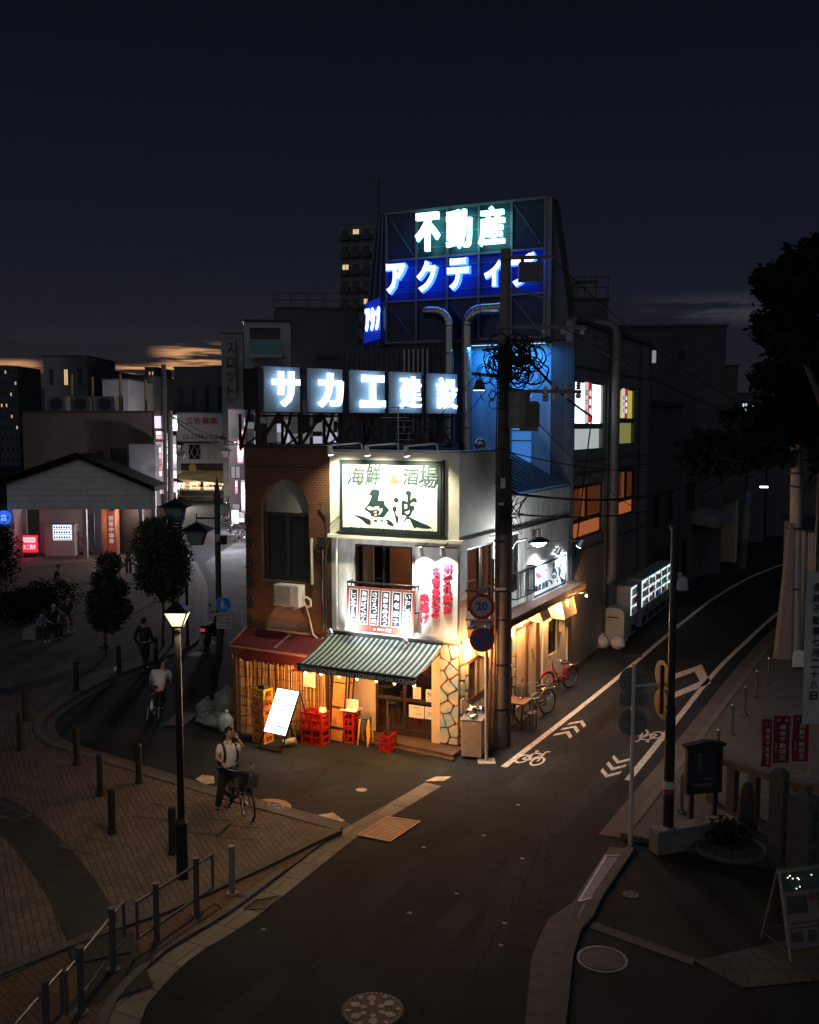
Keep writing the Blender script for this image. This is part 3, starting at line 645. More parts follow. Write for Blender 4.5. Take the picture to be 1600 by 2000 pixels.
for i in range(14): mb.ball((-.16+RD.uniform(-.05, .05), .9+RD.uniform(-.22, .22), 1.65+RD.uniform(-.1, .22)), .05, 6, 1)
mb.bx(-.22, -.2, .5, 1.8, 1.1, 2.1, 2); mb.build('window_display', [M('vase_cream', (.55, .42, .25), .5), M('blossom_pink', (.7, .42, .32), .8), DARK_WOOD], wf)
# crazy stone cladding, blue washed
def clip(poly, p, q):
    mx, my = (p[0]+q[0])/2, (p[1]+q[1])/2; nx, ny = q[0]-p[0], q[1]-p[1]; out = []
    f = lambda a: (a[0]-mx)*nx+(a[1]-my)*ny
    for i in range(len(poly)):
        a, b = poly[i], poly[(i+1) % len(poly)]; fa, fb = f(a), f(b)
        if fa <= 0: out.append(a)
        if fa*fb < 0: t = fa/(fa-fb); out.append((a[0]+(b[0]-a[0])*t, a[1]+(b[1]-a[1])*t))
    return out
def stones(w, h, n, seed, gap=.022):
    r = random.Random(seed); P = []
    k = 0
    while len(P) < n and k < 4000:
        k += 1; p = (r.uniform(.02, w-.02), r.uniform(.05, h-.05))
        if all((p[0]-q[0])**2+((p[1]-q[1])*.75)**2 > (.78*math.sqrt(w*h/n))**2 for q in P): P.append(p)
    out = []
    for p in P:
        c = [(0, 0), (w, 0), (w, h), (0, h)]
        for q in P:
            if q is not p: c = clip(c, p, q)
        if len(c) < 3: continue
        cx = sum(a[0] for a in c)/len(c); cy2 = sum(a[1] for a in c)/len(c)
        sh = []
        for i in range(len(c)):           # inset and round the corners
            a, b, d = c[i-1], c[i], c[(i+1) % len(c)]
            for q, t in ((a, .22), (None, 0), (d, .22)):
                e = b if q is None else (b[0]+(q[0]-b[0])*t, b[1]+(q[1]-b[1])*t)
                if q is None: e = (e[0]+(cx-e[0])*.10, e[1]+(cy2-e[1])*.10)
                L = math.hypot(e[0]-cx, e[1]-cy2); s = max(.3, (L-gap)/max(L, 1e-4)); sh.append((cx+(e[0]-cx)*s+r.uniform(-.006, .006), cy2+(e[1]-cy2)*s+r.uniform(-.006, .006)))
        out.append(sh)
    return out
def stonem():
    m = M('painted_stone', (.44, .40, .33), .75, var=.3, scale=5, bump=.5); nt = m.node_tree; L = nt.links; b = nt.nodes['Principled BSDF']; src = b.inputs['Base Color'].links[0].from_socket
    tc = nt.nodes.new('ShaderNodeTexCoord'); n = nt.nodes.new('ShaderNodeTexNoise'); n.inputs['Scale'].default_value = 2.3; n.inputs['Detail'].default_value = 6; L.new(tc.outputs['Object'], n.inputs[0])
    mr = nt.nodes.new('ShaderNodeMapRange'); L.new(n.outputs[0], mr.inputs[0]); mr.inputs[1].default_value = .44; mr.inputs[2].default_value = .62
    mx = nt.nodes.new('ShaderNodeMix'); mx.data_type = 'RGBA'; L.new(mr.outputs[0], mx.inputs[0]); L.new(src, mx.inputs[6]); mx.inputs[7].default_value = (.17, .36, .46, 1); L.new(mx.outputs[2], b.inputs['Base Color'])
    return m
STONE = stonem()
mb = MB(); mb.bx(-.5, 0.001, -.012, .0, .12, 2.62); mb.bx(.0, .012, -.012, .45, .12, 2.1); mb.build('stone_mortar', M('mortar_brown', (.16, .09, .055), .9, var=.25), bar)
mb = MB()
for s in stones(.5, 2.42, 20, 5): mb.prism(s, .012, .04+RD.uniform(0, .02), PL((-.5, 0, .16)))
mb.build('stone_cladding', STONE, bar, bevel=.008); mb = MB()
for s in stones(.44, 1.9, 13, 8): mb.prism(s, .012, .04+RD.uniform(0, .02), PL((0, 0, .16), FY))
mb.build('stone_cladding', STONE, bar, bevel=.008); mb = MB()
for s in stones(.26, 2.0, 9, 9): mb.prism(s, .0, .03+RD.uniform(0, .02), PL((0, 3.57, .1), FY))
mb.build('stone_cladding', STONE, bar, bevel=.008)
# balcony rails outside the upper windows
def rail(u0, u1, z0, z1, d, axis, n):
    mb = MB(); P = (lambda u, q, z: (u, q, z)) if axis == 'x' else (lambda u, q, z: (q, u, z))
    mb.bar(P(u0, d, z1), P(u1, d, z1), .07, .05); mb.bar(P(u0, d, z0), P(u1, d, z0), .03, .03)
    for i in range(n+1): u = u0+(u1-u0)*i/n; mb.bar(P(u, d, z0), P(u, d, z1), .018, .018)
    for u in (u0, u1): mb.bar(P(u, d, z1), P(u, 0, z1), .04, .04); mb.bar(P(u, d, z0), P(u, 0, z0), .03, .03)
    return mb.build('window_rail', BLACK_PAINT, bar)
rail(-2.9, -1.05, 3.3, 3.95, -.25, 'x', 18); rail(.35, 2.25, 3.15, 3.85, .28, 'y', 12); rail(3.2, 4.75, 3.2, 3.9, .28, 'y', 12)
for q in ([(.03, 6.1, .05), (.03, 6.1, 2.6)], [(.03, 8.55, .05), (.03, 8.55, 2.6)], [(-3.3, -.08, 5.0), (-3.3, -.1, 4.2), (-3.3, -.08, 2.7)]): mb = MB(); mb.tube(q, .03, 10); mb.build('drainpipe', WHITE_PAINT, bar)
mb = MB(); mb.bx(.01, .2, 7.75, 8.1, 1.45, 1.95); mb.bx(.01, .1, 7.85, 8.0, 1.95, 2.02); mb.build('meter_box', M('meter_cream', (.65, .60, .42), .5, var=.1), bar, bevel=.01)
def hood(y0, y1, z0, z1):
    t = thing('vent_hood', HL.pop(0), 'vent hood', R, (0, (y0+y1)/2, z0), 'beige hoods under the side eave'); mb = MB()
    mb.hexa([(.005, y0, z0), (.42, y0, z0-.02), (.42, y1, z0-.02), (.005, y1, z0), (.005, y0, z1), (.30, y0, z1), (.30, y1, z1), (.005, y1, z1)]); mb.build('hood', BEIGE, t, bevel=.012)
    mb = MB(); mb.bx(.06, .36, y0+.08, y1-.08, z0-.05, z0-.025); mb.build('filter', GREY_METAL, t)
HL = ['beige sloping vent hood above the side window with the vase', 'beige sloping vent hood between the eave and the side door', 'beige sloping vent hood at the far end of the side eave']
hood(1.1, 2.0, 2.12, 2.6); hood(4.95, 5.75, 2.3, 2.6); hood(7.05, 8.3, 2.0, 2.5)
# ------------------------------------------------------------------ big signboard
BOARD = M('board_cream', (.78, .76, .70), .6, var=.08, scale=2); TEAL = M('board_ink', (.012, .03, .034), .5, var=.25, scale=4); TEAL2 = M('board_ink_light', (.03, .058, .056), .5, var=.25, scale=5)
sg = thing('restaurant_sign', 'large cream signboard with brushed black characters and a small red fish', 'sign', R, (-1.8, -.1, 5.15))
mb = MB(); mb.bx(-3.18, -.44, -.14, -.06, 5.19, 6.95); mb.build('board', BOARD, sg)
fr = MB(); fr.bx(-3.18, -.44, -.146, -.14, 6.84, 6.95); fr.bx(-3.18, -.44, -.146, -.14, 5.19, 5.285); fr.bx(-3.18, -3.09, -.146, -.14, 5.285, 6.84); fr.bx(-.53, -.44, -.146, -.14, 5.285, 6.84)
for i in range(90):
    x = RD.uniform(-3.1, -.55); fr.bx(x, x+RD.uniform(.02, .06), -.146, -.14, 5.285, 5.285+RD.uniform(.004, .014))
fr.build('border', TEAL, sg)
mb = MB(); mb.bx(-.40, -.37, -.16, -.06, 5.15, 6.98); mb.bx(-3.25, -.3, -.19, -.06, 5.12, 5.16); mb.build('edge_trim', DARK_METAL, sg)
def zp(p): return R.y(660+p[0]*.1375, 890+p[1]*.1375, -.143)
def trace(mb, polys, d, mi=0):
    for p in polys:
        q = [zp(a) for a in p]; n = len(q); a = sum(q[i][0]*q[(i+1) % n][1]-q[(i+1) % n][0]*q[i][1] for i in range(n))
        if a < 0: q = q[::-1]
        mb.add([(x, d, z) for x, z in q], [tuple(range(n))], mi)
UO = [[(445, 540), (475, 485), (520, 470), (570, 485), (595, 510), (588, 560), (572, 610), (575, 640), (640, 635), (665, 655), (668, 700), (735, 775), (700, 810), (665, 860), (640, 880), (480, 865), (455, 815), (388, 772), (380, 752), (430, 690), (470, 610), (480, 570), (452, 565)],
      [(205, 838), (280, 848), (370, 870), (440, 900), (470, 925), (470, 975), (440, 983), (400, 965), (340, 910), (270, 868)], [(500, 905), (560, 915), (555, 945), (525, 940)], [(595, 908), (640, 915), (640, 945), (605, 930)], [(675, 905), (720, 910), (770, 945), (795, 985), (785, 1005), (740, 995), (690, 965), (710, 945)]]
NAMI = [[(785, 630), (825, 588), (865, 620), (868, 655), (825, 672)], [(775, 735), (815, 712), (838, 745), (830, 785), (815, 800), (835, 860), (860, 855), (858, 920), (850, 960), (830, 950), (815, 880), (800, 810), (780, 775)],
        [(905, 650), (940, 632), (985, 660), (990, 610), (985, 560), (955, 540), (975, 500), (1000, 490), (1045, 520), (1036, 600), (1034, 640), (1045, 610), (1080, 595), (1120, 610), (1125, 660), (1095, 668), (1070, 655), (1035, 680), (1033, 705), (1085, 715), (1090, 760), (1060, 785), (1040, 840), (1012, 870), (1180, 950), (1270, 985), (1335, 1025), (1330, 1035), (1250, 1040), (1180, 1030), (1120, 1020), (1085, 1035), (1060, 985), (1020, 905), (980, 900), (940, 942), (930, 935), (975, 870), (950, 845), (915, 850), (905, 900), (893, 915), (905, 840), (902, 720)]]
CUT = [[(410, 748), (440, 720), (500, 735), (580, 715), (590, 740), (540, 770), (450, 772)], [(510, 800), (550, 785), (550, 805), (515, 815)], [(520, 835), (550, 822), (555, 850), (525, 852)], [(560, 770), (635, 745), (630, 790), (600, 830), (575, 842), (600, 790)], [(945, 800), (985, 790), (1025, 775), (1010, 820), (985, 835)], [(945, 690), (985, 690), (985, 745), (950, 760)]]
mb = MB(); trace(mb, UO+NAMI, -.1425); trace(mb, CUT, -.1445, 1); mb.build('large_characters', [TEAL, BOARD], sg)
for c, x0, x1, y0, y1 in (('海', 130, 385, 170, 412), ('鮮', 392, 612, 128, 412), ('酒', 925, 1152, 178, 418), ('場', 1150, 1425, 140, 462)):
    a = zp((x0, y1)); b = zp((x1, y0)); mb = MB(); mb.text(c, PL(((a[0]+b[0])/2, -.1425, (a[1]+b[1])/2)), b[0]-a[0], b[1]-a[1], bold=.028, skew=.12); mb.build('small_character', TEAL2, sg)
mb = MB()
trace(mb, [[(528, 330), (556, 330), (550, 420), (538, 470), (530, 410)], [(1090, 462), (1150, 438), (1215, 410), (1250, 385), (1225, 425), (1195, 448)]], -.1425)
mb.build('brush_tail', TEAL2, sg)
mb = MB(); trace(mb, [[(727, 335), (735, 285), (765, 270), (800, 290), (835, 330), (860, 358), (868, 345), (876, 368), (890, 390), (865, 382), (835, 395), (805, 410), (770, 400), (740, 372)]], -.1425); trace(mb, [[(742, 300), (760, 295), (758, 315), (745, 320)], [(760, 335), (775, 325), (780, 345), (768, 352)]], -.144, 1); mb.build('fish_emblem', [M('fish_red', (.72, .10, .05), .6), BOARD], sg)
def arm_lamp(label, x, z, reach, group, lean=.3, e=100, col=(1, .95, .78), y0=-.02, tgt=None, spot=115):
    t = thing('sign_lamp', label, 'spot lamp', R, (x, y0, z), group)
    mb = MB(); mb.tube([(x+lean, y0+.1, z-.12), (x+lean, y0+.08, z+.12), (x+lean-.03, y0, z+.16), (x+.05, y0-reach, z+.12), (x, y0-reach, z+.1)], .018, 8, 0); mb.build('arm', WHITE_PAINT, t, True)
    mb = MB(); mb.cyl((x, y0-reach-.05, z+.12), (x, y0-reach+.01, z-.1), .05, .085, 14, 0); mb.build('lamp_head', WHITE_PAINT, t, True)
    mb = MB(); mb.cyl((x, y0-reach+.013, z-.102), (x, y0-reach+.015, z-.108), .07, None, 14, 0); mb.build('bulb', E('spot_white', (1, .95, .8), 25), t)
    lamp('SPOT', t, (x, y0-reach+.02, z-.13), e, col, .05, tgt or (x, -.1, z-1.3), spot, .8); return t
for x, n in ((-3.02, 'leftmost'), (-2.02, 'middle'), (-.99, 'rightmost')):
    arm_lamp('white arm spot lamp over the large cream signboard, '+n+' of three', x, 7.2, .78, 'spot lamps over the signboard', .38, 330, (1, .95, .66), -.05)
# ------------------------------------------------------------------ menu board under the front window
mn = thing('menu_board', 'red brown wooden board of six black menu strips leaning under the front window', 'menu board', R, (-2.0, -.25, 2.75))
def mp(u, v, d=0): return (-2.88+1.86*u, -.42+.1*v-d*.985, 2.78+1.08*v-d*.09)   # leaning board plane
MT = PL(mp(0, 0), (1, 0, 0), (0, .1, 1.08))
mb = MB(); mb.hexa([mp(0, 0), mp(1, 0), mp(1, 0, -.04), mp(0, 0, -.04), mp(0, 1), mp(1, 1), mp(1, 1, -.04), mp(0, 1, -.04)]); mb.build('board', M('board_redwood', (.22, .055, .035), .55, var=.25, scale=5), mn)
strips = MB(); brd = MB(); tx = MB()
for i, s in enumerate(('しじみラーメン', '海鮮ばくだん', 'さざえつぼ焼', '海鮮なめろう', '海老餃子', 'いわし胡麻漬')):
    strips = MB(); brd = MB(); tx = MB(); x0 = .08+i*.296; T = MT @ Matrix.Translation((0, 0, .002))
    brd.add([(x0, .18, 0), (x0+.235, .18, 0), (x0+.235, 1.03, 0), (x0, 1.03, 0)], [(0, 1, 2, 3)], 0, T)
    T = MT @ Matrix.Translation((0, 0, .004)); strips.add([(x0+.016, .196, 0), (x0+.219, .196, 0), (x0+.219, 1.014, 0), (x0+.016, 1.014, 0)], [(0, 1, 2, 3)], 0, T)
    T = MT @ Matrix.Translation((0, 0, .006)); p = .78/len(s); tx.col(s, T, x0+.117, .995, .145, min(.15, p*.88), p, bold=.03)
    q = strips.build('menu_strip', M('strip_navy', (.01, .017, .03), .5), mn); brd.build('border', WHITE_PAINT, q); tx.build('lettering', WHITE_PAINT, q)
tx = MB()
T = MT @ Matrix.Translation((0, 0, .006)); tx.text('海鮮酒場', T @ Matrix.Translation((.98, .09, 0)), .2, .055, bold=.02); tx.text('魚波', T @ Matrix.Translation((1.19, .09, 0)), .17, .085, bold=.03); tx.build('lettering', WHITE_PAINT, mn)
mb = MB(); n = 16; mb.add([(.8+.045*math.cos(2*math.pi*i/n), .09+.045*math.sin(2*math.pi*i/n), .006) for i in range(n)], [tuple(range(n))], 0, MT); mb.add([(.815+.026*math.cos(2*math.pi*i/n), .085+.026*math.sin(2*math.pi*i/n), .008) for i in range(n)], [tuple(range(n))], 1, MT); mb.build('emblem', [RED_INK, WHITE_PAINT], mn)
def flood(label, c, tgt, e, grp, r=.07, col=(.93, .96, 1), es=18):
    t = thing('flood_lamp', label, 'flood lamp', R, c, grp); d = (Vector(tgt)-Vector(c)).normalized(); c = Vector(c)
    mb = MB(); mb.cyl(c-d*.1, c, r*.7, r, 12); mb.tube([c-d*.08, c-d*.1-Vector((0, 0, .08)), c-Vector((0, 0, .14))], .012); mb.build('lamp_head', GREY_METAL, t, True)
    mb = MB(); mb.cyl(c+d*.003, c+d*.008, r*.9, None, 12); mb.build('lens', E('flood_lens', (.9, .95, 1), es), t)
    lamp('SPOT', t, tuple(c+d*.03), e, col, .06, tgt, 140, .9); return t
flood('bright white lamp below the left end of the menu board', (-3.08, -.75, 2.8), (-2.3, -.2, 3.3), 260, 'lamps lighting the menu board')
flood('bright white lamp below the right end of the menu board', (-1.05, -.8, 2.78), (-1.7, -.2, 3.3), 220, 'lamps lighting the menu board')
# ------------------------------------------------------------------ white panel with raised red letters
rs = thing('letter_panel', 'white wall panel with three columns of raised red characters', 'sign', R, (-.62, -.05, 2.8))
mb = MB(); mb.bx(-1.14, -.03, -.045, -.002, 2.75, 4.93); mb.build('panel', WHITE_PAINT, rs)
mb = MB(); mb.bx(-1.16, -.01, -.055, -.046, 4.90, 4.925); mb.bx(-.035, -.01, -.055, -.046, 2.76, 4.90); mb.build('trim', BLACK_PAINT, rs)
T = PL((0, -.085, 0))
for s, cx_, y0, y1 in (('朝どれ鮮魚', 873.5, 1097, 1201), ('名物煮込み', 851, 1106, 1210), ('串揚げ', 828.5, 1158, 1220)):
    a = R.y(cx_, y0, -.08); b = R.y(cx_, y1, -.08); p = (a[1]-b[1])/len(s)
    for i, c in enumerate(s):
        mb = MB(); mb.text(c, T @ Matrix.Translation((a[0], a[1]-p*(i+.5), -.035)), .225, p*.9, bold=.035, ext=.06); mb.build('character', M('letter_red', (.68, .025, .06), .45, var=.1), rs)
for px, n in ((822, 'left'), (864, 'right')):
    x, z = R.y(px, 1077, -.3)
    t = thing('sign_lamp', 'small white spot lamp above the red letters, '+n+' one of the pair', 'spot lamp', R, (x, -.05, z+.2), 'spot lamps above the red letters')
    mb = MB(); mb.tube([(x+.12, -.04, z+.2), (x+.12, -.15, z+.22), (x+.08, -.26, z+.16), (x+.02, -.3, z+.1)], .016); mb.build('arm', BLACK_PAINT, t, True)
    mb = MB(); mb.cyl((x, -.31, z+.1), (x, -.26, z-.1), .055, .065, 12); mb.build('lamp_head', WHITE_PAINT, t, True)
    lamp('SPOT', t, (x, -.25, z-.12), 200, (.96, .97, 1), .04, (x, -.06, z-.9), 120, .8)
# ------------------------------------------------------------------ striped awning
aw = thing('striped_awning', 'green and pale striped shop awning over the fish bar entrance', 'awning', R, (-2, -.8, 2.1))
CAN = M('canvas_dark', (.035, .055, .048), .85, var=.2, scale=6); CAN2 = M('canvas_pale', (.42, .45, .42), .85, var=.2, scale=6)
mb = MB(); x0, x1, n = -3.52, -.40, 22; P = (x1-x0)/n
A = lambda x, t: (x, -.06-1.55*t, 2.58-.47*t-.05*math.sin(t*math.pi)); seg = 4
for i in range(n):
    for a, b, m in ((0, .42, 0), (.42, .72, 1), (.72, .78, 0), (.78, .86, 1), (.86, 1, 0)):
        for k in range(seg): mb.quad(A(x0+P*(i+a), (k+1)/seg), A(x0+P*(i+b), (k+1)/seg), A(x0+P*(i+b), k/seg), A(x0+P*(i+a), k/seg), m)
mb.build('canopy', [CAN, CAN2], aw)
mb = MB(); mb.bx(x0, x1, -1.62, -1.605, 1.955, 2.11); va = mb.build('valance', CAN, aw)
mb = MB(); T = PL((0, -1.624, 2.02)); VT = M('valance_letter', (.62, .63, .62), .8)
xs = x0+.12
for i in range(3):
    for s, w_, h_ in (('FISH BAR', .43, .088), ('UONAMI', .50, .118)):
        b_ = .004 if h_ < .1 else .012
        mb.text(s, T @ Matrix.Translation((xs+w_/2, 0, 0)), w_, h_, bold=b_); xs += w_+.045
mb.build('lettering', VT, va)
mb = MB(); mb.cyl((x0-.03, -1.6, 2.11), (x1+.03, -1.6, 2.11), .035); mb.cyl((x0, -.06, 2.6), (x1, -.06, 2.6), .05)
for x in (x0+.1, x1-.1): mb.tube([(x, -.05, 2.35), (x, -.8, 2.16), (x, -1.58, 2.08)], .02)
mb.build('frame', DARK_METAL, aw)
BULB = E('bulb_warm', (1, .60, .26), 5)
def bulb(label, c, e, grp, fr=R, r=.04, drop=.08):
    t = thing('light_bulb', label, 'light bulb', fr, c, grp)
    mb = MB(); mb.ball((c[0], c[1], c[2]), r, 12, 0, (1, 1, 1.15)); mb.build('glass_bulb', BULB, t, True)
    mb = MB(); mb.cyl((c[0], c[1], c[2]+r*.95), (c[0], c[1], c[2]+r+drop), .018, None, 8); mb.build('socket', BLACK_PAINT, t)
    lamp('POINT', t, (c[0], c[1], c[2]-r-.02), e, (1, .45, .145), .05); return t
ORD = ('first', 'second', 'third', 'fourth', 'fifth', 'sixth', 'seventh', 'eighth', 'ninth', 'tenth', 'eleventh', 'twelfth')
for i, x in enumerate((-3.38, -2.95, -2.46, -1.98, -1.47, -1.0, -.5)):
    bulb('warm bare bulb under the striped awning, '+ORD[i]+' from the left', (x, -1.45, 1.91 if i else 1.88), 70 if i else 140, 'bare bulbs under the awning')
mb = MB(); mb.tube([(-3.5, -1.45, 2.02), (-2.95, -1.45, 2.0), (-1.98, -1.45, 2.01), (-.42, -1.45, 2.02)], .008); solo('bulb_cable', 'thin black cable carrying the bulbs under the awning', 'cable', mb, BLACK_PAINT, R, (-2, -1.45, 2))
for i, y in enumerate((-.62, -.2, .46, 1.2, 2.75, 3.5, 4.4, 5.15, 5.9, 6.8, 7.6, 8.6)):
    xx, zz = (.3, 2.48)
    if i < 2: xx, zz = (-.05 if i == 0 else .12, 2.62)
    if i == 11: xx, zz = .62, 2.5
    if i == 0: continue
    bulb('warm bare bulb along the side street eave, '+ORD[i-1]+' from the corner', (xx, y, zz), 120, 'bare bulbs along the side eave')
mb = MB(); mb.tube([(.12, -.2, 2.72), (.3, .46, 2.6), (.3, 4, 2.59), (.3, 7.6, 2.6), (.62, 8.6, 2.62)], .008); solo('bulb_cable', 'thin black cable carrying the bulbs along the side eave', 'cable', mb, BLACK_PAINT, R, (.3, 4, 2.6))
# ------------------------------------------------------------------ side street signboard with its lamps
ss = thing('side_sign', 'white side street signboard with brushed blue black characters and a red fish', 'sign', R, (.1, 6.4, 2.9))
mb = MB(); mb.bx(.02, .16, 4.82, 7.98, 2.88, 3.92); mb.build('board', WHITE_PAINT, ss)
NAVY = M('sign_navy', (.015, .035, .075), .5, var=.15)
mb = MB(); mb.bx(.16, .166, 4.88, 7.92, 3.80, 3.86); mb.bx(.16, .166, 4.88, 7.92, 2.95, 3.01); mb.bx(.16, .166, 4.88, 4.95, 3.01, 3.80); mb.bx(.16, .166, 7.85, 7.92, 3.01, 3.80); mb.build('border', NAVY, ss)
mb = MB(); T = PL((.163, 0, 0), FY)
for p in UO: mb.add([(6.15+(a-205)/590*1.0, 3.76-(b-470)/535*.68, 0) for a, b in p][::-1], [tuple(range(len(p)))], 0, T)
for p in NAMI: mb.add([(6.88+(a-750)/590*.98, 3.76-(b-490)/550*.74, 0) for a, b in p][::-1], [tuple(range(len(p)))], 0, T)
for i, c in enumerate('海鮮酒場'): mb.text(c, T @ Matrix.Translation((5.12+i*.3, 3.2, 0)), .27, .2, bold=.03)
for p in CUT[:4]: mb.add([(6.15+(a-205)/590*1.0, 3.76-(b-470)/535*.68, .002) for a, b in p][::-1], [tuple(range(len(p)))], 1, T)
mb.build('lettering', [NAVY, WHITE_PAINT], ss)
mb = MB(); mb.add([(5.12+(a-727)/163*.5, 3.66-(b-270)/140*.22, 0) for a, b in ((727, 335), (735, 285), (765, 270), (800, 290), (835, 330), (860, 358), (876, 348), (890, 390), (835, 395), (805, 410), (740, 372))][::-1], [tuple(range(11))], 0, T); mb.text('魚', T @ Matrix.Translation((5.9, 3.62, 0)), .4, .1, bold=.02, mi=1); mb.text('串揚げ', T @ Matrix.Translation((5.9, 3.48, 0)), .4, .1, mi=1); mb.build('red_print', [RED_INK, M('pink_ink', (.6, .25, .28), .6)], ss)
for y, z, n in ((5.3, 4.25, 'hidden one behind the street lamp'), (7.5, 4.22, 'far one')):
    t = thing('sign_lamp', 'small arm spot lamp over the white side sign, '+n, 'spot lamp', R, (0, y-.6, z+.15), 'spot lamps over the side sign')
    mb = MB(); mb.tube([(0, y-.6, z+.12), (.3, y-.55, z+.16), (.75, y, z+.1)], .02); mb.build('arm', GREY_METAL, t, True)
    mb = MB(); mb.cyl((.8, y, z+.14), (.68, y, z-.06), .05, .1, 12); mb.build('lamp_head', GREY_METAL, t, True)
    mb = MB(); mb.cyl((.677, y, z-.065), (.673, y, z-.072), .085, None, 12); mb.build('lens', E('flood_lens', (.9, .95, 1), 18), t)
    lamp('SPOT', t, (.66, y, z-.1), 240, (.85, .94, 1), .06, (.1, y, 3.2), 130, .8)
# ================================================================== brick building beside the bar
BRICK = brickm('brown_brick_tile', (.105, .032, .013), (.085, .026, .010), (.13, .10, .07), .12, .062, .007, 'wall', .5, 0, .5, .25)
GBRICK = brickm('grey_brick_tile', (.30, .285, .26), (.26, .25, .23), (.16, .15, .14), .12, .062, .006, 'wall', .7, 0, .4, .15)
PBRICK = brickm('pink_brick_tile', (.30, .20, .16), (.27, .18, .14), (.17, .12, .10), .12, .062, .006, 'wall', .7, 0, .4, .15)
bk = thing('brick_building', 'narrow brown brick fronted building with an arched window recess', 'building', R, (-4.8, 0, 0))
x0, x1 = -6.1, -3.5
mb = MB(); hz = [(-5.6, -4.16, 3.78, 5.6)]
mb.wall(x0, x1, 0, 7.24, 0, .001, [(-5.6, -4.16, 3.78, 6.45), (-5.55, -4.15, 2.3, 3.25)])
def archfill(mb, cx, a, zs, h, zt, d0, d1, n=20):
    """wall round an arch opening from spring zs to the top of the cut zt"""
    P = [(cx+a*math.cos(math.pi*i/n), zs+h*math.sin(math.pi*i/n)) for i in range(n+1)]
    for i in range(n):
        (xa, za), (xb, zb) = P[i], P[i+1]
        mb.quad((xb, d0, zb), (xa, d0, za), (xa, d0, zt), (xb, d0, zt)); mb.quad((xa, d0, za), (xb, d0, zb), (xb, d1, zb), (xa, d1, za))
archfill(mb, -4.88, .72, 5.6, .82, 6.45, 0, .2); archfill(mb, -4.85, .7, 2.3, .92, 3.25, 0, .1)
mb.quad((-5.6, .2, 3.78), (-5.6, 0, 3.78), (-5.6, 0, 5.6), (-5.6, .2, 5.6)); mb.quad((-4.16, 0, 3.78), (-4.16, .2, 3.78), (-4.16, .2, 5.6), (-4.16, 0, 5.6)); mb.quad((-5.6, 0, 3.78), (-5.6, .2, 3.78), (-4.16, .2, 3.78), (-4.16, 0, 3.78))
mb.wall(.002, 8.5, 0, 7.24, x0, x0+.2, [], 'y'); mb.wall(.002, 8.5, 5.0, 7.24, x1-.2, x1, [], 'y'); mb.bx(x0+.2, x1-.2, .21, .4, 0, 7.2)
mb.build('wall', BRICK, bk)
mb = MB(); mb.bx(x0-.03, x1+.02, -.05, .25, 7.24, 7.29); mb.bx(x0, x1-.06, -.006, .0, 6.72, 6.745, 1); mb.bx(x0, x1, .25, 8.5, 7.1, 7.16); mb.build('parapet_cap', [DARK_METAL, BLACK_PAINT], bk)
mb = MB(); mb.quad((-5.6, .2, 5.55), (-4.16, .2, 5.55), (-4.16, .2, 6.45), (-5.6, .2, 6.45)); mb.build('arch_panel', GBRICK, bk)
mb = MB(); mb.quad((-5.55, .1, 2.3), (-4.15, .1, 2.3), (-4.15, .1, 3.25), (-5.55, .1, 3.25)); mb.build('lower_arch_panel', PBRICK, bk)
f = window(bk, -5.58, -4.17, 3.8, 5.55, (.1, .18), fw=.09)
mb = MB(); mb.quad((-5.5, .205, 3.82), (-4.25, .205, 3.82), (-4.25, .205, 5.5), (-5.5, .205, 5.5)); mb.build('blind', M('blind_dark', (.09, .095, .10), .6, var=.3, scale=1.5), f)
mb = MB(); xl = -5.93
for i, c in enumerate('サカエ建設ハ'):
    z = (5.27, 4.73, 4.2, 3.7, 3.17, 2.7)[i]
    mb = MB(); mb.text(c, PL((xl, -.05, z)), .26, .30 if c != 'ハ' else .16, bold=.05, ext=.05); mb.build('character', M('letter_metal', (.10, .11, .11), .3, .85, var=.15), bk)
mb = MB(); mb.cyl((-3.72, -.05, 2.6), (-3.72, -.05, 4.7), .03); mb.build('drainpipe', STEEL, bk); mb = MB(); mb.tube([(-3.62, -.06, 2.6), (-3.62, -.06, 5.2), (-3.62, -.07, 5.55), (-3.72, -.1, 5.75), (-3.75, -.12, 5.85)], .025); mb.build('drainpipe', STEEL, bk)
mb = MB(); mb.bx(-3.85, -3.65, -.14, -.02, 4.75, 5.0); mb.tube([(-3.78, -.08, 5.0), (-3.82, -.15, 4.9), (-3.88, -.1, 4.7), (-3.74, -.12, 4.6)], .02); mb.build('cable_box', BLACK_PAINT, bk)
ac = thing('air_conditioner', 'beige outdoor air conditioner unit hung on the brown brick wall', 'air conditioner', R, (-4.5, -.25, 3.2))
ACW = M('ac_beige', (.50, .47, .43), .5, var=.12)
mb = MB(); mb.bx(-4.94, -4.2, -.46, -.14, 3.22, 3.77); mb.build('casing', ACW, ac, bevel=.015)
mb = MB(); mb.bx(-4.9, -4.42, -.475, -.462, 3.28, 3.72)
for i in range(11): mb.bx(-4.89, -4.43, -.482, -.476, 3.30+i*.038, 3.312+i*.038, 1)
mb.build('grille', [M('ac_grille', (.28, .25, .23), .6), ACW], ac)
mb = MB(); mb.bx(-4.8, -4.7, -.5, -.0, 3.17, 3.2); mb.bx(-4.4, -4.3, -.5, 0, 3.17, 3.2); mb.build('bracket', GREY_METAL, ac)
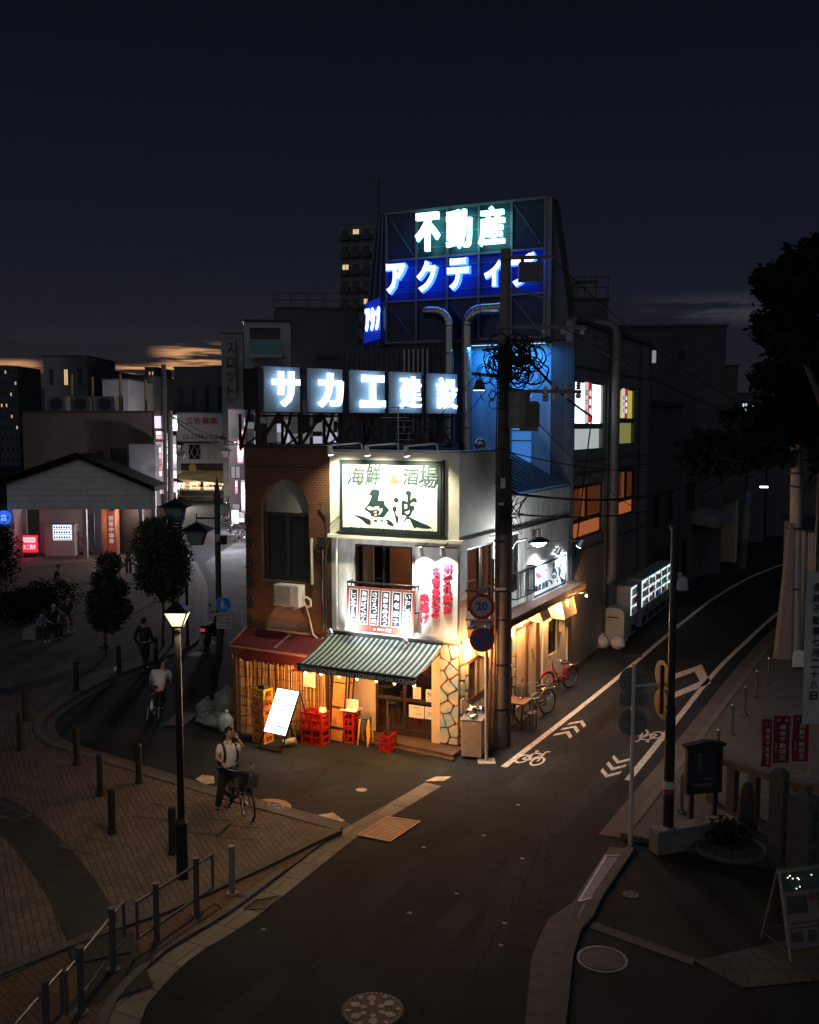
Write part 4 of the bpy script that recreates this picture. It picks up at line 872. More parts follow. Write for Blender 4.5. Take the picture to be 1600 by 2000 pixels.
mb = MB(); mb.tube([(-4.2, -.3, 3.45), (-4.08, -.28, 3.48), (-3.98, -.24, 3.4), (-4.0, -.2, 3.25), (-4.12, -.15, 3.2)], .03); mb.tube([(-4.22, -.12, 3.3), (-4.1, -.1, 2.9), (-4.0, -.1, 2.5), (-3.8, -.1, 2.35), (-3.7, -.1, 2.45)], .018); mb.tube([(-4.05, -.04, 3.77), (-4.06, -.05, 4.8), (-4.04, -.07, 4.95)], .035); mb.build('hose', M('hose_cream', (.55, .50, .36), .7), ac, True)
# folding red awning
ra = thing('red_awning', 'dark red folding awning under the brick building above the reed fence', 'awning', R, (-4.9, -.5, 2))
REDC = M('canvas_red', (.11, .013, .018), .7, var=.3, scale=2.5)
mb = MB()
def sheet(mb, pts0, pts1, n, mi=0):
    for i in range(n): a, b = i/n, (i+1)/n; mb.quad(lerp(pts0[0], pts0[1], a), lerp(pts0[0], pts0[1], b), lerp(pts1[0], pts1[1], b), lerp(pts1[0], pts1[1], a), mi)
sheet(mb, ((-6.0, -.85, 2.22), (-3.45, -.85, 2.18)), ((-6.1, 0, 2.48), (-3.5, 0, 2.42)), 6); mb.quad((-6.0, -.85, 2.1), (-3.45, -.85, 2.06), (-3.45, -.85, 2.18), (-6.0, -.85, 2.22)); mb.build('canopy', REDC, ra)
mb = MB(); sheet(mb, ((-5.85, -.98, 1.72), (-3.6, -.9, 1.72)), ((-5.75, -.62, 2.16), (-3.45, -.62, 2.12)), 6); mb.build('skirt', REDC, ra)
mb = MB(); mb.cyl((-6.02, -.86, 2.16), (-3.44, -.86, 2.12), .025); mb.tube([(-6.1, 0, 2.5), (-6.03, -.85, 2.2)], .03); mb.tube([(-4.7, 0, 2.46), (-4.7, -.8, 2.22)], .03); mb.build('frame', M('awning_frame', (.28, .2, .19), .5, .4), ra)
# reed fence
fn = thing('reed_fence', 'tall fence of brown reed matting round the side of the shopfront', 'fence', R, (-4.6, -.9, 0))
FP = [(-6.35, .25), (-6.15, -.6), (-5.72, -1.05), (-5.0, -1.0), (-4.3, -.92), (-3.75, -.75), (-3.42, -.4)]
FS = smooth(FP, 10); RE = [M('reed_straw', (.36, .22, .09), .8, var=.3), M('reed_brown', (.22, .12, .05), .8, var=.3), M('reed_dark', (.12, .065, .03), .8, var=.3), M('reed_pale', (.45, .31, .15), .8, var=.25)]
mb = MB(); L_ = [0]
for i in range(len(FS)-1): L_.append(L_[-1]+math.dist(FS[i], FS[i+1]))
def fat(s):
    s = max(0, min(L_[-1]-1e-4, s))
    for i in range(len(FS)-1):
        if L_[i+1] >= s: t = (s-L_[i])/(L_[i+1]-L_[i]); return lerp(FS[i], FS[i+1], t)
s = 0
while s < L_[-1]:
    x, y = fat(s); t = s/L_[-1]; h = 1.93-.13*t+RD.uniform(-.05, .05)+(.06 if s < 1.4 else 0); w = RD.uniform(.006, .012); x2, y2 = fat(s+RD.uniform(-.03, .03))
    mb.tube([(x+RD.uniform(-.006, .006), y+RD.uniform(-.012, .012), .0), (x2, y2+RD.uniform(-.012, .012), h)], w, 4, RD.choices((0, 1, 2, 3), (4, 4, 2, 2))[0]); s += .0165
mb.build('reed_mat', RE, fn)
mb = MB()
for z in (.22, .47, .72, .97, 1.22, 1.47, 1.7): mb.tube([(p[0]-(.0 if p[1] < -.5 else .016), p[1]-.018, z+.02*math.sin(i*.9+z*7)) for i, p in enumerate(FS)], .006, 4)
mb.build('binding_wire', BLACK_PAINT, fn)
mb = MB()
for x, y in ((-6.3, .3), (-5.7, -.95), (-4.3, -.84), (-3.4, -.35)): mb = MB(); mb.cyl((x, y+.05, 0), (x, y+.05, 1.8), .025); mb.build('post', BROWN_WOOD, fn)
mb = MB(); mb.bx(-3.85, -3.5, -.83, -.82, 1.35, 1.75, 0, Matrix.Translation((0, .0, 0))); mb.text('生', PL((-3.75, -.833, 1.6)), .1, .1, mi=1); mb.text('串', PL((-3.62, -.833, 1.5)), .1, .12, mi=1); solo('poster', 'pale poster hanging on the reed fence beside the first bulb', 'poster', mb, [M('poster_paper', (.5, .45, .38), .8, var=.25, scale=6), M('poster_print', (.5, .25, .06), .7)], R, (-3.67, -.82, 1.35))
# crates
def crate(mb, w, d, h, t=.018, rows=2, cols=3):
    """plastic bottle crate: corner posts, rims and slotted sides"""
    hs = []
    zt = h
    for r in range(rows):
        z0 = h*(.12+r*.86/rows); z1 = z0+h*.5/rows*1.15
        for c in range(cols):
            a = -w/2+w*(.14+.72*c/cols); hs.append((a+.006, a+w*.72/cols-.012, z0, z1))
    hd = [(-d/2+d*(.16+.68*c/2)+.006, -d/2+d*(.16+.68*(c+1)/2)-.006, q[2], q[3]) for q in hs[::cols] for c in range(2)]
    mb.wall(-w/2, w/2, 0, h, -d/2, -d/2+t, hs); mb.wall(-w/2, w/2, 0, h, d/2-t, d/2, hs)
    mb.wall(-d/2+t, d/2-t, 0, h, -w/2, -w/2+t, hd, 'y'); mb.wall(-d/2+t, d/2-t, 0, h, w/2-t, w/2, hd, 'y'); mb.bx(-w/2+t, w/2-t, -d/2+t, d/2-t, .01, .03)
    for z in (h*.0, h*.47, h*.93): 
        for q in ((-w/2-.006, w/2+.006, -d/2-.006, -d/2), (-w/2-.006, w/2+.006, d/2, d/2+.006), (-w/2-.006, -w/2, -d/2, d/2), (w/2, w/2+.006, -d/2, d/2)): mb.bx(*q, z+.002, z+h*.06)
REDP = M('crate_red', (.26, .010, .008), .38, var=.2, scale=4); YELP = M('crate_yellow', (.62, .33, .03), .4, var=.15, scale=4); ORP = M('crate_orange', (.55, .22, .05), .45, var=.2, scale=4)
def put_crate(label, fr, size, mat, print_=None, rows=2, group='crates', cols=3):
    t = thing('crate', label, 'crate', fr, (0, 0, 0), group); mb = MB(); crate(mb, *size, rows=rows, cols=cols); mb.build('crate_body', mat, t)
    if print_:
        mb = MB(); mb.text(print_, PL((0, -size[1]/2-.004, size[2]*.3)), size[0]*.55, size[2]*.2, bold=.02); mb.text('サカエ', PL((size[0]/2+.004, 0, size[2]*.3), FY), size[1]*.5, size[2]*.2, bold=.02); mb.build('print', M('crate_print', (.22, .03, .02), .6), t)
    return t
cw = R.l2w((-4.68, -1.40, 0)); YF = Fr((cw[0], cw[1]), -36)
for i in range(6):
    lab = ('yellow bottle crate on top of the tall stack beside the lit menu board' if i == 5 else 'orange bottle crate in the tall stack beside the lit menu board, '+('bottom', 'second up', 'third up', 'fourth up', 'fifth up')[i])
    put_crate(lab, Fr((cw[0]+RD.uniform(-.008, .008), cw[1]), -36+RD.uniform(-1.5, 1.5)), (.40, .33, .222), YELP if i == 5 else ORP, 'キリン樽' if 0 else '酒店', 1, 'bottle crates in the tall stack', 4).location.z = .226*i
mb = MB(); mb.bx(-.1, .12, -.06, .08, 1.16, 1.42); solo('carton', 'dark box standing in the yellow top crate', 'box', mb, M('dark_carton', (.035, .05, .04), .6, var=.2), YF, (0, 0, 1.15), bevel=.006)
def red_stack(px, py, n, rz, labs, gr):
    c = R.l2w((px, py, 0))
    for i in range(n): put_crate(labs[i], Fr((c[0], c[1]), R.deg+rz+RD.uniform(-1, 1)), (.29, .40, .40), REDP, None, 2, gr, 2).location.z = .405*i
red_stack(-3.61, -.92, 2, 2, ('red crate on the ground at the left of the red pair, nearest the lit board', 'red crate on top at the left of the red pair, nearest the lit board'), 'red crates by the reed fence')
red_stack(-3.29, -.94, 2, -2, ('red crate on the ground beside the leaning slatted bench', 'red crate on top beside the leaning slatted bench, under the small card'), 'red crates by the reed fence')
red_stack(-2.70, -.42, 2, 3, ('red crate on the ground between the slatted bench and the stools', 'red crate under the white card, between the slatted bench and the stools'), 'red crates by the shop door')
red_stack(-1.60, -.62, 1, 3, ('red crate alone in front of the glass doors with a dark pole in it',), 'red crates by the shop door')
mb = MB(); mb.tube([(-1.6, -.6, .05), (-1.66, -.5, .7), (-1.72, -.42, 1.1)], [.05, .045, .02], 8); mb.tube([(-1.72, -.42, 1.1), (-1.73, -.42, 1.22), (-1.78, -.43, 1.25)], .015, 6); solo('stick', 'dark umbrella standing in the lone red crate', 'stick', mb, M('stick_black', (.02, .018, .018), .6), R, (-1.6, -.6, .03), smooth=True)  # dark stick of unknown kind, given the shape of a furled umbrella
mb = MB(); mb.bx(-2.92, -2.48, -.66, -.22, .815, .825); solo('tray_board', 'white flat board lying on the red crates by the stools', 'board', mb, WHITE_PAINT, R, (-2.7, -.42, .815))
mb = MB(); mb.hexa([(-2.86, -.5, .827), (-2.5, -.5, .827), (-2.5, -.48, .827), (-2.86, -.48, .827), (-2.86, -.44, 1.06), (-2.5, -.44, 1.06), (-2.5, -.42, 1.06), (-2.86, -.42, 1.06)]); T = PL((-2.68, -.478, .94), FX, (0, .06, .233)); T = T @ Matrix.Translation((0, 0, .004)); mb.text('本日', T @ Matrix.Translation((0, .06, 0)), .2, .04, mi=1); mb.text('生ビール', T, .26, .05, mi=1); mb.text('380', T @ Matrix.Translation((0, -.06, 0)), .12, .04, mi=1)
solo('notice_card', 'white framed notice card standing on the red crates by the stools', 'card', mb, [M('card_paper', (.68, .62, .55), .7, var=.1), M('card_print', (.2, .12, .08), .7)], R, (-2.68, -.48, .827))
mb = MB(); mb.hexa([(-3.3, -1.0, .812), (-3.13, -1.0, .812), (-3.13, -.9, .812), (-3.3, -.9, .812), (-3.3, -.96, .93), (-3.13, -.96, .93), (-3.13, -.94, .93), (-3.3, -.94, .93)]); solo('price_card', 'small white tent card on the red crates by the slatted bench', 'card', mb, MC['card_paper'], R, (-3.2, -.95, .812))
# stool stack
SEAT = M('stool_seat', (.06, .065, .075), .5, var=.15); YLEG = M('stool_leg', (.62, .33, .04), .4, var=.12)
cst = R.l2w((-2.28, -.5, 0))
for i in range(6):
    f = Fr((cst[0], cst[1]), -10+i*3.0); t = thing('stool', ('black topped stool with yellow legs in the stack by the door, '+('lowest', 'second up', 'third up', 'fourth up', 'fifth up', 'topmost')[i]), 'stool', f, (0, 0, 0), 'stacked yellow legged stools'); t.location.z = .048*i
    mb = MB(); mb.lathe([(.135, .425), (.15, .432), (.155, .442), (.15, .452), (.01, .455)], (0, 0, 0), 22); mb.build('seat', SEAT, t, True)
    for a in range(4):
        q = a*math.pi/2+.5; c, s_ = math.cos(q), math.sin(q); mb = MB(); mb.tube([(c*.11, s_*.11, .425), (c*.15, s_*.15, .40), (c*.165, s_*.165, .33), (c*.20, s_*.20, .0)], [.02, .022, .021, .016], 7); mb.build('leg', YLEG, t, True)
# slatted benches leaning on the wall
SLAT = M('slat_orange', (.46, .20, .055), .55, var=.25, scale=4, stretch=(1, 1, 6))
def bench(label, fr, L, n, w, legs=True):
    t = thing('folding_bench', label, 'bench', fr, (0, 0, 0), 'slatted benches leaning on the wall'); lean = .3
    P = lambda u, v, d: (u, lean-lean*v/L*1.0-d if 0 else -.5+lean+.2*v/L-d, v)
    mb = MB()
    for i in range(n):
        u = -w/2+w*(i+.5)/n; mb.hexa([P(u-w/n*.42, .02, 0), P(u+w/n*.42, .02, 0), P(u+w/n*.42, .02, -.025), P(u-w/n*.42, .02, -.025), P(u-w/n*.42, L, 0), P(u+w/n*.42, L, 0), P(u+w/n*.42, L, -.025), P(u-w/n*.42, L, -.025)])
    mb.build('slats', SLAT, t)
    mb = MB()
    for v in (.35, .85, 1.45): mb.bar(P(-w/2-.02, v, .015), P(w/2+.02, v, .015), .035, .025)
    for u in (-w/2-.015, w/2+.015): mb.bar(P(u, .0, .01), P(u, L, .01), .025, .035)
    mb.build('frame', BLACK_PAINT, t)
c = R.l2w((-3.02, -.42, 0)); bench('wide slatted orange folding bench leaning upright behind the red crates', Fr((c[0], c[1]), R.deg-4), 1.78, 6, .37)
c = R.l2w((-2.74, -.30, 0)); bench('narrow slatted orange folding bench leaning upright next to the wide one', Fr((c[0], c[1]), R.deg-16), 1.72, 2, .12)
# posters on the door glass
def poster(label, a, b, lines, y=.163):
    (xa, za), (xb, zb) = R.y(*a, y), R.y(*b, y); x0, x1, z0, z1 = min(xa, xb), max(xa, xb), min(za, zb), max(za, zb); mb = MB(); mb.bx(x0, x1, y, y+.004, z0, z1)
    for s, u, v, w, h, m in lines: mb.text(s, PL((x0+(x1-x0)*u, y-.003, z0+(z1-z0)*v)), (x1-x0)*w, (z1-z0)*h, mi=m)
    solo('poster', label, 'poster', mb, [MC['card_paper'], INK, RED_INK, M('print_blue', (.10, .30, .42), .6)], R, ((x0+x1)/2, y, z0), 'posters on the glass doors')
poster('white menu sheet on the right hand glass door below the last bulb', (807, 1341), (822, 1366), [('お', .5, .8, .3, .1, 1), ('すすめ', .5, .6, .7, .1, 1), ('刺身', .5, .38, .6, .12, 1), ('煮込', .5, .18, .6, .12, 1)])
poster('white sheet with a black emblem on the right hand glass door', (832, 1346), (847, 1372), [('魚', .5, .58, .7, .45, 1), ('海鮮酒場', .5, .14, .7, .1, 1)])
poster('wide white poster with red heading low on the right hand glass door', (799, 1376), (828, 1404), [('飲み放題', .38, .82, .6, .18, 2), ('生中', .68, .58, .3, .13, 1), ('1500', .6, .34, .5, .14, 1)])
poster('small poster with a blue wave picture low on the right hand glass door', (830, 1380), (846, 1406), [('波', .5, .42, .8, .5, 3), ('海', .5, .85, .6, .14, 3)])
# lit menu stand
tl, tr, br, bl = [R.l2w((*q, 0)) for q in ((-4.08, 0), (-3.37, 0), (-3.58, 0), (-4.28, 0))]
ab = thing('menu_stand', 'glowing white menu board on a black easel stand beside the crates', 'menu stand', R, (-3.95, -1.7, 0))
def q4(u, v, d=0):     # plane of the lit face, leaning back
    bl = Vector((-4.38, -1.82, .40)); br = Vector((-3.68, -1.9, .40)); tl = Vector((-4.18, -1.48, 1.44)); tr = Vector((-3.49, -1.55, 1.44))
    p = (bl*(1-u)+br*u)*(1-v)+(tl*(1-u)+tr*u)*v; n = (br-bl).cross(tl-bl).normalized(); return p+n*d
mb = MB(); mb.hexa([q4(0, 0, 0), q4(1, 0, 0), q4(1, 0, -.05), q4(0, 0, -.05), q4(0, 1, 0), q4(1, 1, 0), q4(1, 1, -.05), q4(0, 1, -.05)]); mb.build('casing', BLACK_PAINT, ab)
mb = MB(); mb.quad(q4(.03, .02, .004), q4(.97, .02, .004), q4(.97, .98, .004), q4(.03, .98, .004)); mb.build('lit_face', E('menu_light', (.88, .95, 1), 5.5), ab)
mb = MB()
for u, v, w, h in ((.45, .74, .2, .03), (.46, .6, .14, .05), (.2, .5, .1, .05), (.4, .5, .12, .05), (.65, .4, .3, .02), (.3, .34, .3, .02), (.5, .15, .3, .05)): mb.quad(q4(u, v, .006), q4(u+w, v, .006), q4(u+w, v+h, .006), q4(u, v+h, .006))
mb.build('print', E('menu_print', (.5, .62, .75), 1.1), ab)
mb = MB()
for u in (.02, .98): mb.bar(q4(u, 1.0, -.025), q4(u, -.38, -.025), .03, .03)
mb.bar(q4(0, -.34, -.025), q4(1, -.34, -.025), .025, .025)
for u in (.05, .95): p = q4(u, .97, -.06); mb.bar(p, (p.x+.08, p.y+.5, .0), .025, .025)
mb.build('legs', BLACK_PAINT, ab)
mb = MB(); mb.cyl((-3.98, -1.55, .1), (-3.72, -1.42, .16), .08, None, 14)
for i in range(7): c_ = lerp((-3.98, -1.55, .1), (-3.72, -1.42, .16), i/6); mb.cyl(c_, lerp((-3.98, -1.55, .1), (-3.72, -1.42, .16), i/6+.06), .087, None, 14, 1)
solo('plastic_drum', 'clear ribbed plastic drum lying behind the lit menu board', 'drum', mb, [M('clear_plastic', (.5, .46, .38), .08, spec=.8), M('clear_plastic_rib', (.35, .32, .28), .1, spec=.8)], R, (-3.85, -1.5, .02), smooth=True)
# rubbish bags
BAGM = M('bag_grey', (.24, .25, .22), .35, var=.3, scale=5, bump=.6); BAGW = M('bag_white', (.55, .57, .54), .35, var=.2, scale=6, bump=.6)
from mathutils import noise as NZ
def bag(label, c, s, mat, fr=R, seed=0, grp='rubbish bags by the reed fence'):
    mb = MB(); n = 18; pr = []
    for j in range(13):
        t = math.pi*j/12
        for i in range(n):
            a = 2*math.pi*i/n; v = Vector((math.sin(t)*math.cos(a), math.sin(t)*math.sin(a), -math.cos(t)))
            k = 1+.22*NZ.noise(v*2.1+Vector((seed*7.1, 0, 0)))+.12*NZ.noise(v*5.5+Vector((0, seed*3.3, 0)))
            z = v.z*k; z = max(z, -.82)
            if z > .6: k *= .82
            pr.append((c[0]+v.x*k*s[0], c[1]+v.y*k*s[1], c[2]+(z+.82)*s[2]*.55))
    mb.add(pr, [(j*n+i, j*n+(i+1) % n, (j+1)*n+(i+1) % n, (j+1)*n+i) for j in range(12) for i in range(n)])
    top = c[2]+1.8*s[2]*.55; mb.tube([(c[0], c[1], top-.06), (c[0]+.02, c[1], top), (c[0]+.05, c[1]-.02, top+.06)], [.05, .025, .05], 7)
    return solo('rubbish_bag', label, 'rubbish bag', mb, mat, fr, c, grp, smooth=True)
bag('grey rubbish bag lying at the front left of the pile by the reed fence', (-6.75, -.85, 0), (.33, .3, .38), BAGM, R, 1); bag('large pale grey rubbish bag heaped at the back of the pile by the reed fence', (-6.65, -.2, .0), (.36, .33, .85), BAGM, R, 2)
bag('grey rubbish bag at the far left end of the pile by the reed fence', (-7.2, -.35, 0), (.3, .3, .5), BAGM, R, 3); bag('low dark grey rubbish bag in the middle of the pile by the reed fence', (-6.35, -.95, 0), (.42, .3, .42), BAGM, R, 4); bag('small white rubbish bag at the right end of the pile', (-5.98, -1.15, 0), (.2, .18, .5), BAGW, R, 5)
# serving cabinet with pots, table and stools on the side street
cf = R.l2w((.40, -.05, 0)); CF = Fr((cf[0], cf[1]), -26+12)
cb = thing('cabinet', 'waist high beige metal cabinet at the stone corner of the bar', 'cabinet', CF, (0, 0, 0))
mb = MB(); mb.bx(-.24, .24, -.35, .45, .06, .92); mb.build('body', M('cabinet_beige', (.46, .37, .30), .5, .1, var=.12), cb, bevel=.01)
mb = MB(); mb.bx(-.26, .26, -.37, .47, .92, .95); mb.build('worktop', GREY_METAL, cb, bevel=.005)
mb = MB(); mb.bx(-.22, -.18, -.3, -.26, 0, .06); mb.bx(.18, .22, -.3, -.26, 0, .06); mb.bx(-.22, .22, .3, .34, 0, .06); mb.build('feet', BLACK_PAINT, cb)
mb = MB(); mb.bx(.02, .1, -.353, -.350, .84, .87); mb.build('label_plate', MC['card_paper'], cb)
def pot(label, x, y, r, h, mat=STEEL):
    mb = MB(); mb.lathe([(r*.9, 0), (r, .02), (r, h*.6), (r*1.08, h*.62), (r*.9, h*.75), (r*.4, h*.95), (.01, h)], (x, y, .95), 20); mb.tube([(x-r*.3, y, .95+h*.93), (x, y, .95+h*1.12), (x+r*.3, y, .95+h*.93)], .01); solo('cooking_pot', label, 'pot', mb, mat, CF, (x, y, .95), 'pots on the beige cabinet', smooth=True)
pot('large shiny steel pot with lid on the beige cabinet', -.07, .0, .15, .24); pot('small low steel pot at the front of the beige cabinet', .02, -.24, .11, .12); pot('steel pot at the back right of the beige cabinet', .12, .28, .1, .18)
tf = R.l2w((.55, 2.55, 0)); TF = Fr((tf[0], tf[1]), -26)
tb = thing('cafe_table', 'small brown topped table behind the utility pole', 'table', TF)
mb = MB(); mb.bx(-.28, .3, -.35, .35, .66, .70); mb.build('table_top', BROWN_WOOD, tb, bevel=.01)
for x in (-.22, .24):
    for y in (-.3, .3): mb = MB(); mb.bar((x, y, 0), (x, y, .66), .03, .03); mb.build('leg', BLACK_PAINT, tb)
mb = MB(); mb.lathe([(.05, .7), (.07, .72), (.07, .725), (.03, .71)], (.05, .1, 0), 12); solo('ashtray', 'small steel ashtray on the brown topped table', 'ashtray', mb, STEEL, TF, (.05, .1, .7))
ch = thing('cafe_chair', 'black metal chair tucked under the small brown table', 'chair', TF, (.25, -.1, 0))
mb = MB(); mb.bx(.18, .52, -.28, .08, .42, .45); mb.build('seat', BLACK_PAINT, ch)
for x, y in ((.2, -.26), (.5, -.26), (.2, .06), (.5, .06)): mb = MB(); mb.bar((x, y, 0), (x, y, .42 if x < .4 else .8), .022, .022); mb.build('leg', BLACK_PAINT, ch)
mb = MB(); mb.tube([(.5, -.26, .8), (.53, -.1, .82), (.5, .06, .8)], .014); mb.bx(.49, .51, -.24, .04, .6, .7); mb.build('backrest', BLACK_PAINT, ch)
# ================================================================== rooftop neon boards
S = Fr((D(549, 763, 27)[0], 27.0), 40.4)
NEON = E('neon_white', (.86, .94, 1), 1.9); NEON_EDGE = E('neon_blue_edge', (.40, .62, 1), 3.2)
PANEL = M('sign_panel_grey', (.40, .47, .47), .55, var=.1, scale=2); RUSTST = M('rust_steel', (.09, .035, .03), .7, .2, var=.3)
rf = thing('rooftop_sign', 'row of five grey rooftop panels with glowing white characters on a rusty steel frame', 'rooftop sign', S, (3, 0, 7.16))
XS = ((-.57, .59), (.92, 2.03), (2.37, 3.56), (3.82, 4.99), (5.30, 6.45))
for (a, b), c in zip(XS, 'サカエ建設'):
    mb = MB(); mb.bx(a, b, -.05, .12, 8.14, 9.36); p = mb.build('sign_panel', PANEL, rf, bevel=.015)
    mb = MB(); mb.bx(a, b, .121, .14, 8.12, 9.38); mb.build('backing', RUSTST, p)
    mb = MB(); w = .84 if c in 'サカエ' else .82; h = .95
    mb.text(c, PL(((a+b)/2+.04, -.13, 8.76), FX, UZ), w, h, bold=.036 if c in 'サカエ' else .018, ext=.05, mi=0, side=1); mb.build('character', [NEON, NEON_EDGE], p)
mb = MB()
for i, x in enumerate((-.62, .75, 2.2, 3.7, 5.15, 6.5)):
    mb.bar((x, .2, 7.1), (x, .2, 9.35), .1, .1); mb.bar((x, 1.1, 7.1), (x, .25, 9.0), .06, .06); mb.bar((x, 1.1, 7.1), (x, 1.1, 8.1), .06, .06)
for z in (7.25, 8.05, 8.75, 9.25): mb.bar((-.65, .22, z), (6.5, .22, z), .06, .06)
for i in range(5):
    a = (-.62, .75, 2.2, 3.7, 5.15)[i]; b = (.75, 2.2, 3.7, 5.15, 6.5)[i]
    mb.bar((a, .24, 7.15), ((a+b)/2, .24, 8.1), .07, .07); mb.bar((b, .24, 7.15), ((a+b)/2, .24, 8.1), .07, .07); mb.bar((a, 1.1, 7.15), (b, 1.1, 8.0), .04, .04)
mb.build('frame', RUSTST, rf)
mb = MB(); mb.bx(-.75, -.62, -.05, .7, 8.2, 9.3); mb.build('end_panel', M('panel_dark', (.03, .02, .025), .7), rf)
# tv antenna and vent cowl on the bar roof
ax, az = R.y(778, 870, 3.0)
t = thing('tv_antenna', 'thin television antenna standing on the flat roof behind the signboard', 'antenna', R, (ax, 3, 5.6)); mb = MB(); mb.cyl((ax, 3, 5.6), (ax, 3, 8.3), .018); mb.build('mast', STEEL, t)
mb = MB()
for z, l in ((8.28, .35), (8.0, .5)):
    mb.bar((ax-.5, 3, z), (ax+.3, 3, z), .02, .02)
    for k in range(5): mb.bar((ax-.45+k*.18, 3-l/2, z), (ax-.45+k*.18, 3+l/2, z), .012, .012)
for k in range(4): mb.bar((ax+.0, 3-.2, 7.4+k*.17), (ax+.32, 3+.2, 7.4+k*.17), .012, .012)
mb.build('elements', STEEL, t)
cx_, cz_ = R.y(938, 878, 2.0)
mb = MB(); mb.cyl((cx_, 2, 7.0), (cx_, 2, 7.25), .09); mb.ball((cx_, 2, 7.32), .14, 14); solo('roof_vent', 'small round steel vent cowl behind the signboard wall', 'vent', mb, STEEL, R, (cx_, 2, 7.0), smooth=True)
# ================================================================== office tower with the glazed sign lantern
CLAD = M('clad_dark', (.075, .078, .085), .5, .3, var=.25, scale=2); CLADL = M('clad_grey', (.20, .20, .21), .55, .2, var=.25, scale=1.5, stretch=(1, 1, .3)); BLUEW = M('pale_wall', (.24, .33, .42), .6, var=.3, scale=1.4, stretch=(2, 2, .5))
MUL = M('mullion', (.16, .165, .17), .4, .6, var=.15); DGL = M('dark_glass', (.012, .02, .04), .15, var=.3, scale=1.5)
tw = thing('office_tower', 'dark metal clad office tower with a glazed sign lantern on top and lit side windows', 'office building', R, (-3.5, 9, 0))
Y0 = 8.75
mb = MB(); mb.wall(-8.4, -3.38, 0, 10.4, Y0+.05, Y0+.3, []); mb.wall(-.65, .02, 0, 10.4, Y0-.0, Y0+.3, []); mb.bx(-8.4, -8.2, Y0+.3, 18, 0, 10.4)
for i in range(26): x = -8.3+i*.19; mb.bx(x, x+.02, Y0+.02, Y0+.05, 7, 10.4)
mb.build('front_wall', CLAD, tw)
mb = MB(); mb.wall(-3.38, -.65, 0, 10.34, Y0-.02, Y0+.2, [(-2.35, -1.28, 5.4, 9.45)]); mb.bx(-3.4, -3.36, Y0-.06, Y0-.02, 5, 10.34); mb.build('pale_wall', BLUEW, tw)
PANEB = E('pane_blue', (.05, .28, .9), .5, (.2, .3, .4))
mb = MB(); mb.quad((-2.35, Y0+.1, 5.4), (-1.28, Y0+.1, 5.4), (-1.28, Y0+.1, 9.45), (-2.35, Y0+.1, 9.45)); w_ = mb.build('stair_window', PANEB, tw)
mb = MB()
for z in (5.4, 5.9, 6.6, 7.3, 7.62, 8.3, 8.62, 9.43): mb.bx(-2.37, -1.26, Y0-.0, Y0+.09, z-.02, z+.02)
for x in (-2.36, -2.0, -1.27): mb.bx(x-.02, x+.02, Y0-.001, Y0+.091, 5.4, 9.45)
mb.build('frame', MUL, w_)
side_h = [(Y0+.1, 12.65, 6.95, 9.25), (14.65, 17.2, 7.05, 9.2), (Y0+.15, 12.7, 4.1, 5.85), (14.85, 17.4, 4.4, 6.15), (13.2, 13.8, 1.2, 2.2)]
mb = MB(); mb.wall(Y0, 19.5, 0, 11.0, -.2, .02, side_h, 'y'); mb.build('side_wall', CLADL, tw)
mb = MB()
for z in (6.6, 9.6, 3.7, 6.2): mb.bx(.02, .06, Y0, 19.4, z, z+.06)
for y in (Y0+.03, 12.9, 14.4, 17.7, 19.45): mb.bx(.02, .1, y-.05, y+.05, 0, 11.0)
mb.bx(-.3, .15, Y0-.02, 19.5, 11.0, 11.12); mb.build('cladding_trim', CLAD, tw)
mb = MB(); mb.quad((-.2, Y0+.1, 10.37), (-.2, 19.5, 10.37), (-8.4, 19.5, 10.37), (-8.4, Y0+.1, 10.37)); mb.bx(-8.2, -.2, 19.2, 19.4, 0, 11); mb.build('roof', CLAD, tw)
def lit_window(y0, y1, z0, z1, split, mat_t, mat_b, banner, curtain):
    mb = MB(); mb.wall(y0, y1, z0, z1, -.1, -.02, [(y0+.12, (y0+y1)/2-.05, split+.1, z1-.1), ((y0+y1)/2+.05, y1-.12, split+.1, z1-.1), (y0+.1, y1-.1, z0+.06, split-.08)], 'y'); f = mb.build('window', MUL, tw)
    mb = MB(); mb.quad((-.12, y0, split), (-.12, y1, split), (-.12, y1, z1), (-.12, y0, z1)); mb.build('pane', mat_t, f)
    mb = MB(); n = 24
    for i in range(n):
        a = y0+(y1-y0)*i/n; b = y0+(y1-y0)*(i+1)/n; d = -.14+.03*math.sin(i*2.3); e = -.14+.03*math.sin((i+1)*2.3); mb.quad((d, a, z0), (e, b, z0), (e, b, split), (d, a, split))
    mb.build('curtain', mat_b, f)
    if banner:
        u, v = banner; s = MB(); s.bx(-.02, -.012, u, v, split+.12, z1-.06); s.build('banner', RED_INK if 0 else E('banner_red', (.9, .03, .03), .55, (.5, .02, .02)), f)
        s = MB(); s.bx(-.02, -.012, u-(v-u)*.95, u, split+.12, z1-.06); s.build('banner', E('banner_white', (.9, .95, .95), .6), f)
        s = MB(); T = PL((-.008, 0, 0), FY); h = (z1-split-.3)/4.6
        for i, c in enumerate('会議室'): s.text(c, T @ Matrix.Translation(((u+v)/2, z1-.4-h*1.15*i, 0)), (v-u)*.5, h*.8, bold=.03, mi=0)
        for i, c in enumerate('ロゴス'): s.text(c, T @ Matrix.Translation((u-(v-u)*.47, z1-.4-h*1.15*i, 0)), (v-u)*.45, h*.6, bold=.03, mi=1)
        s.build('lettering', [E('banner_letter', (1, 1, 1), 1), M('teal_ink', (.05, .25, .35), .6)], f)
    return f
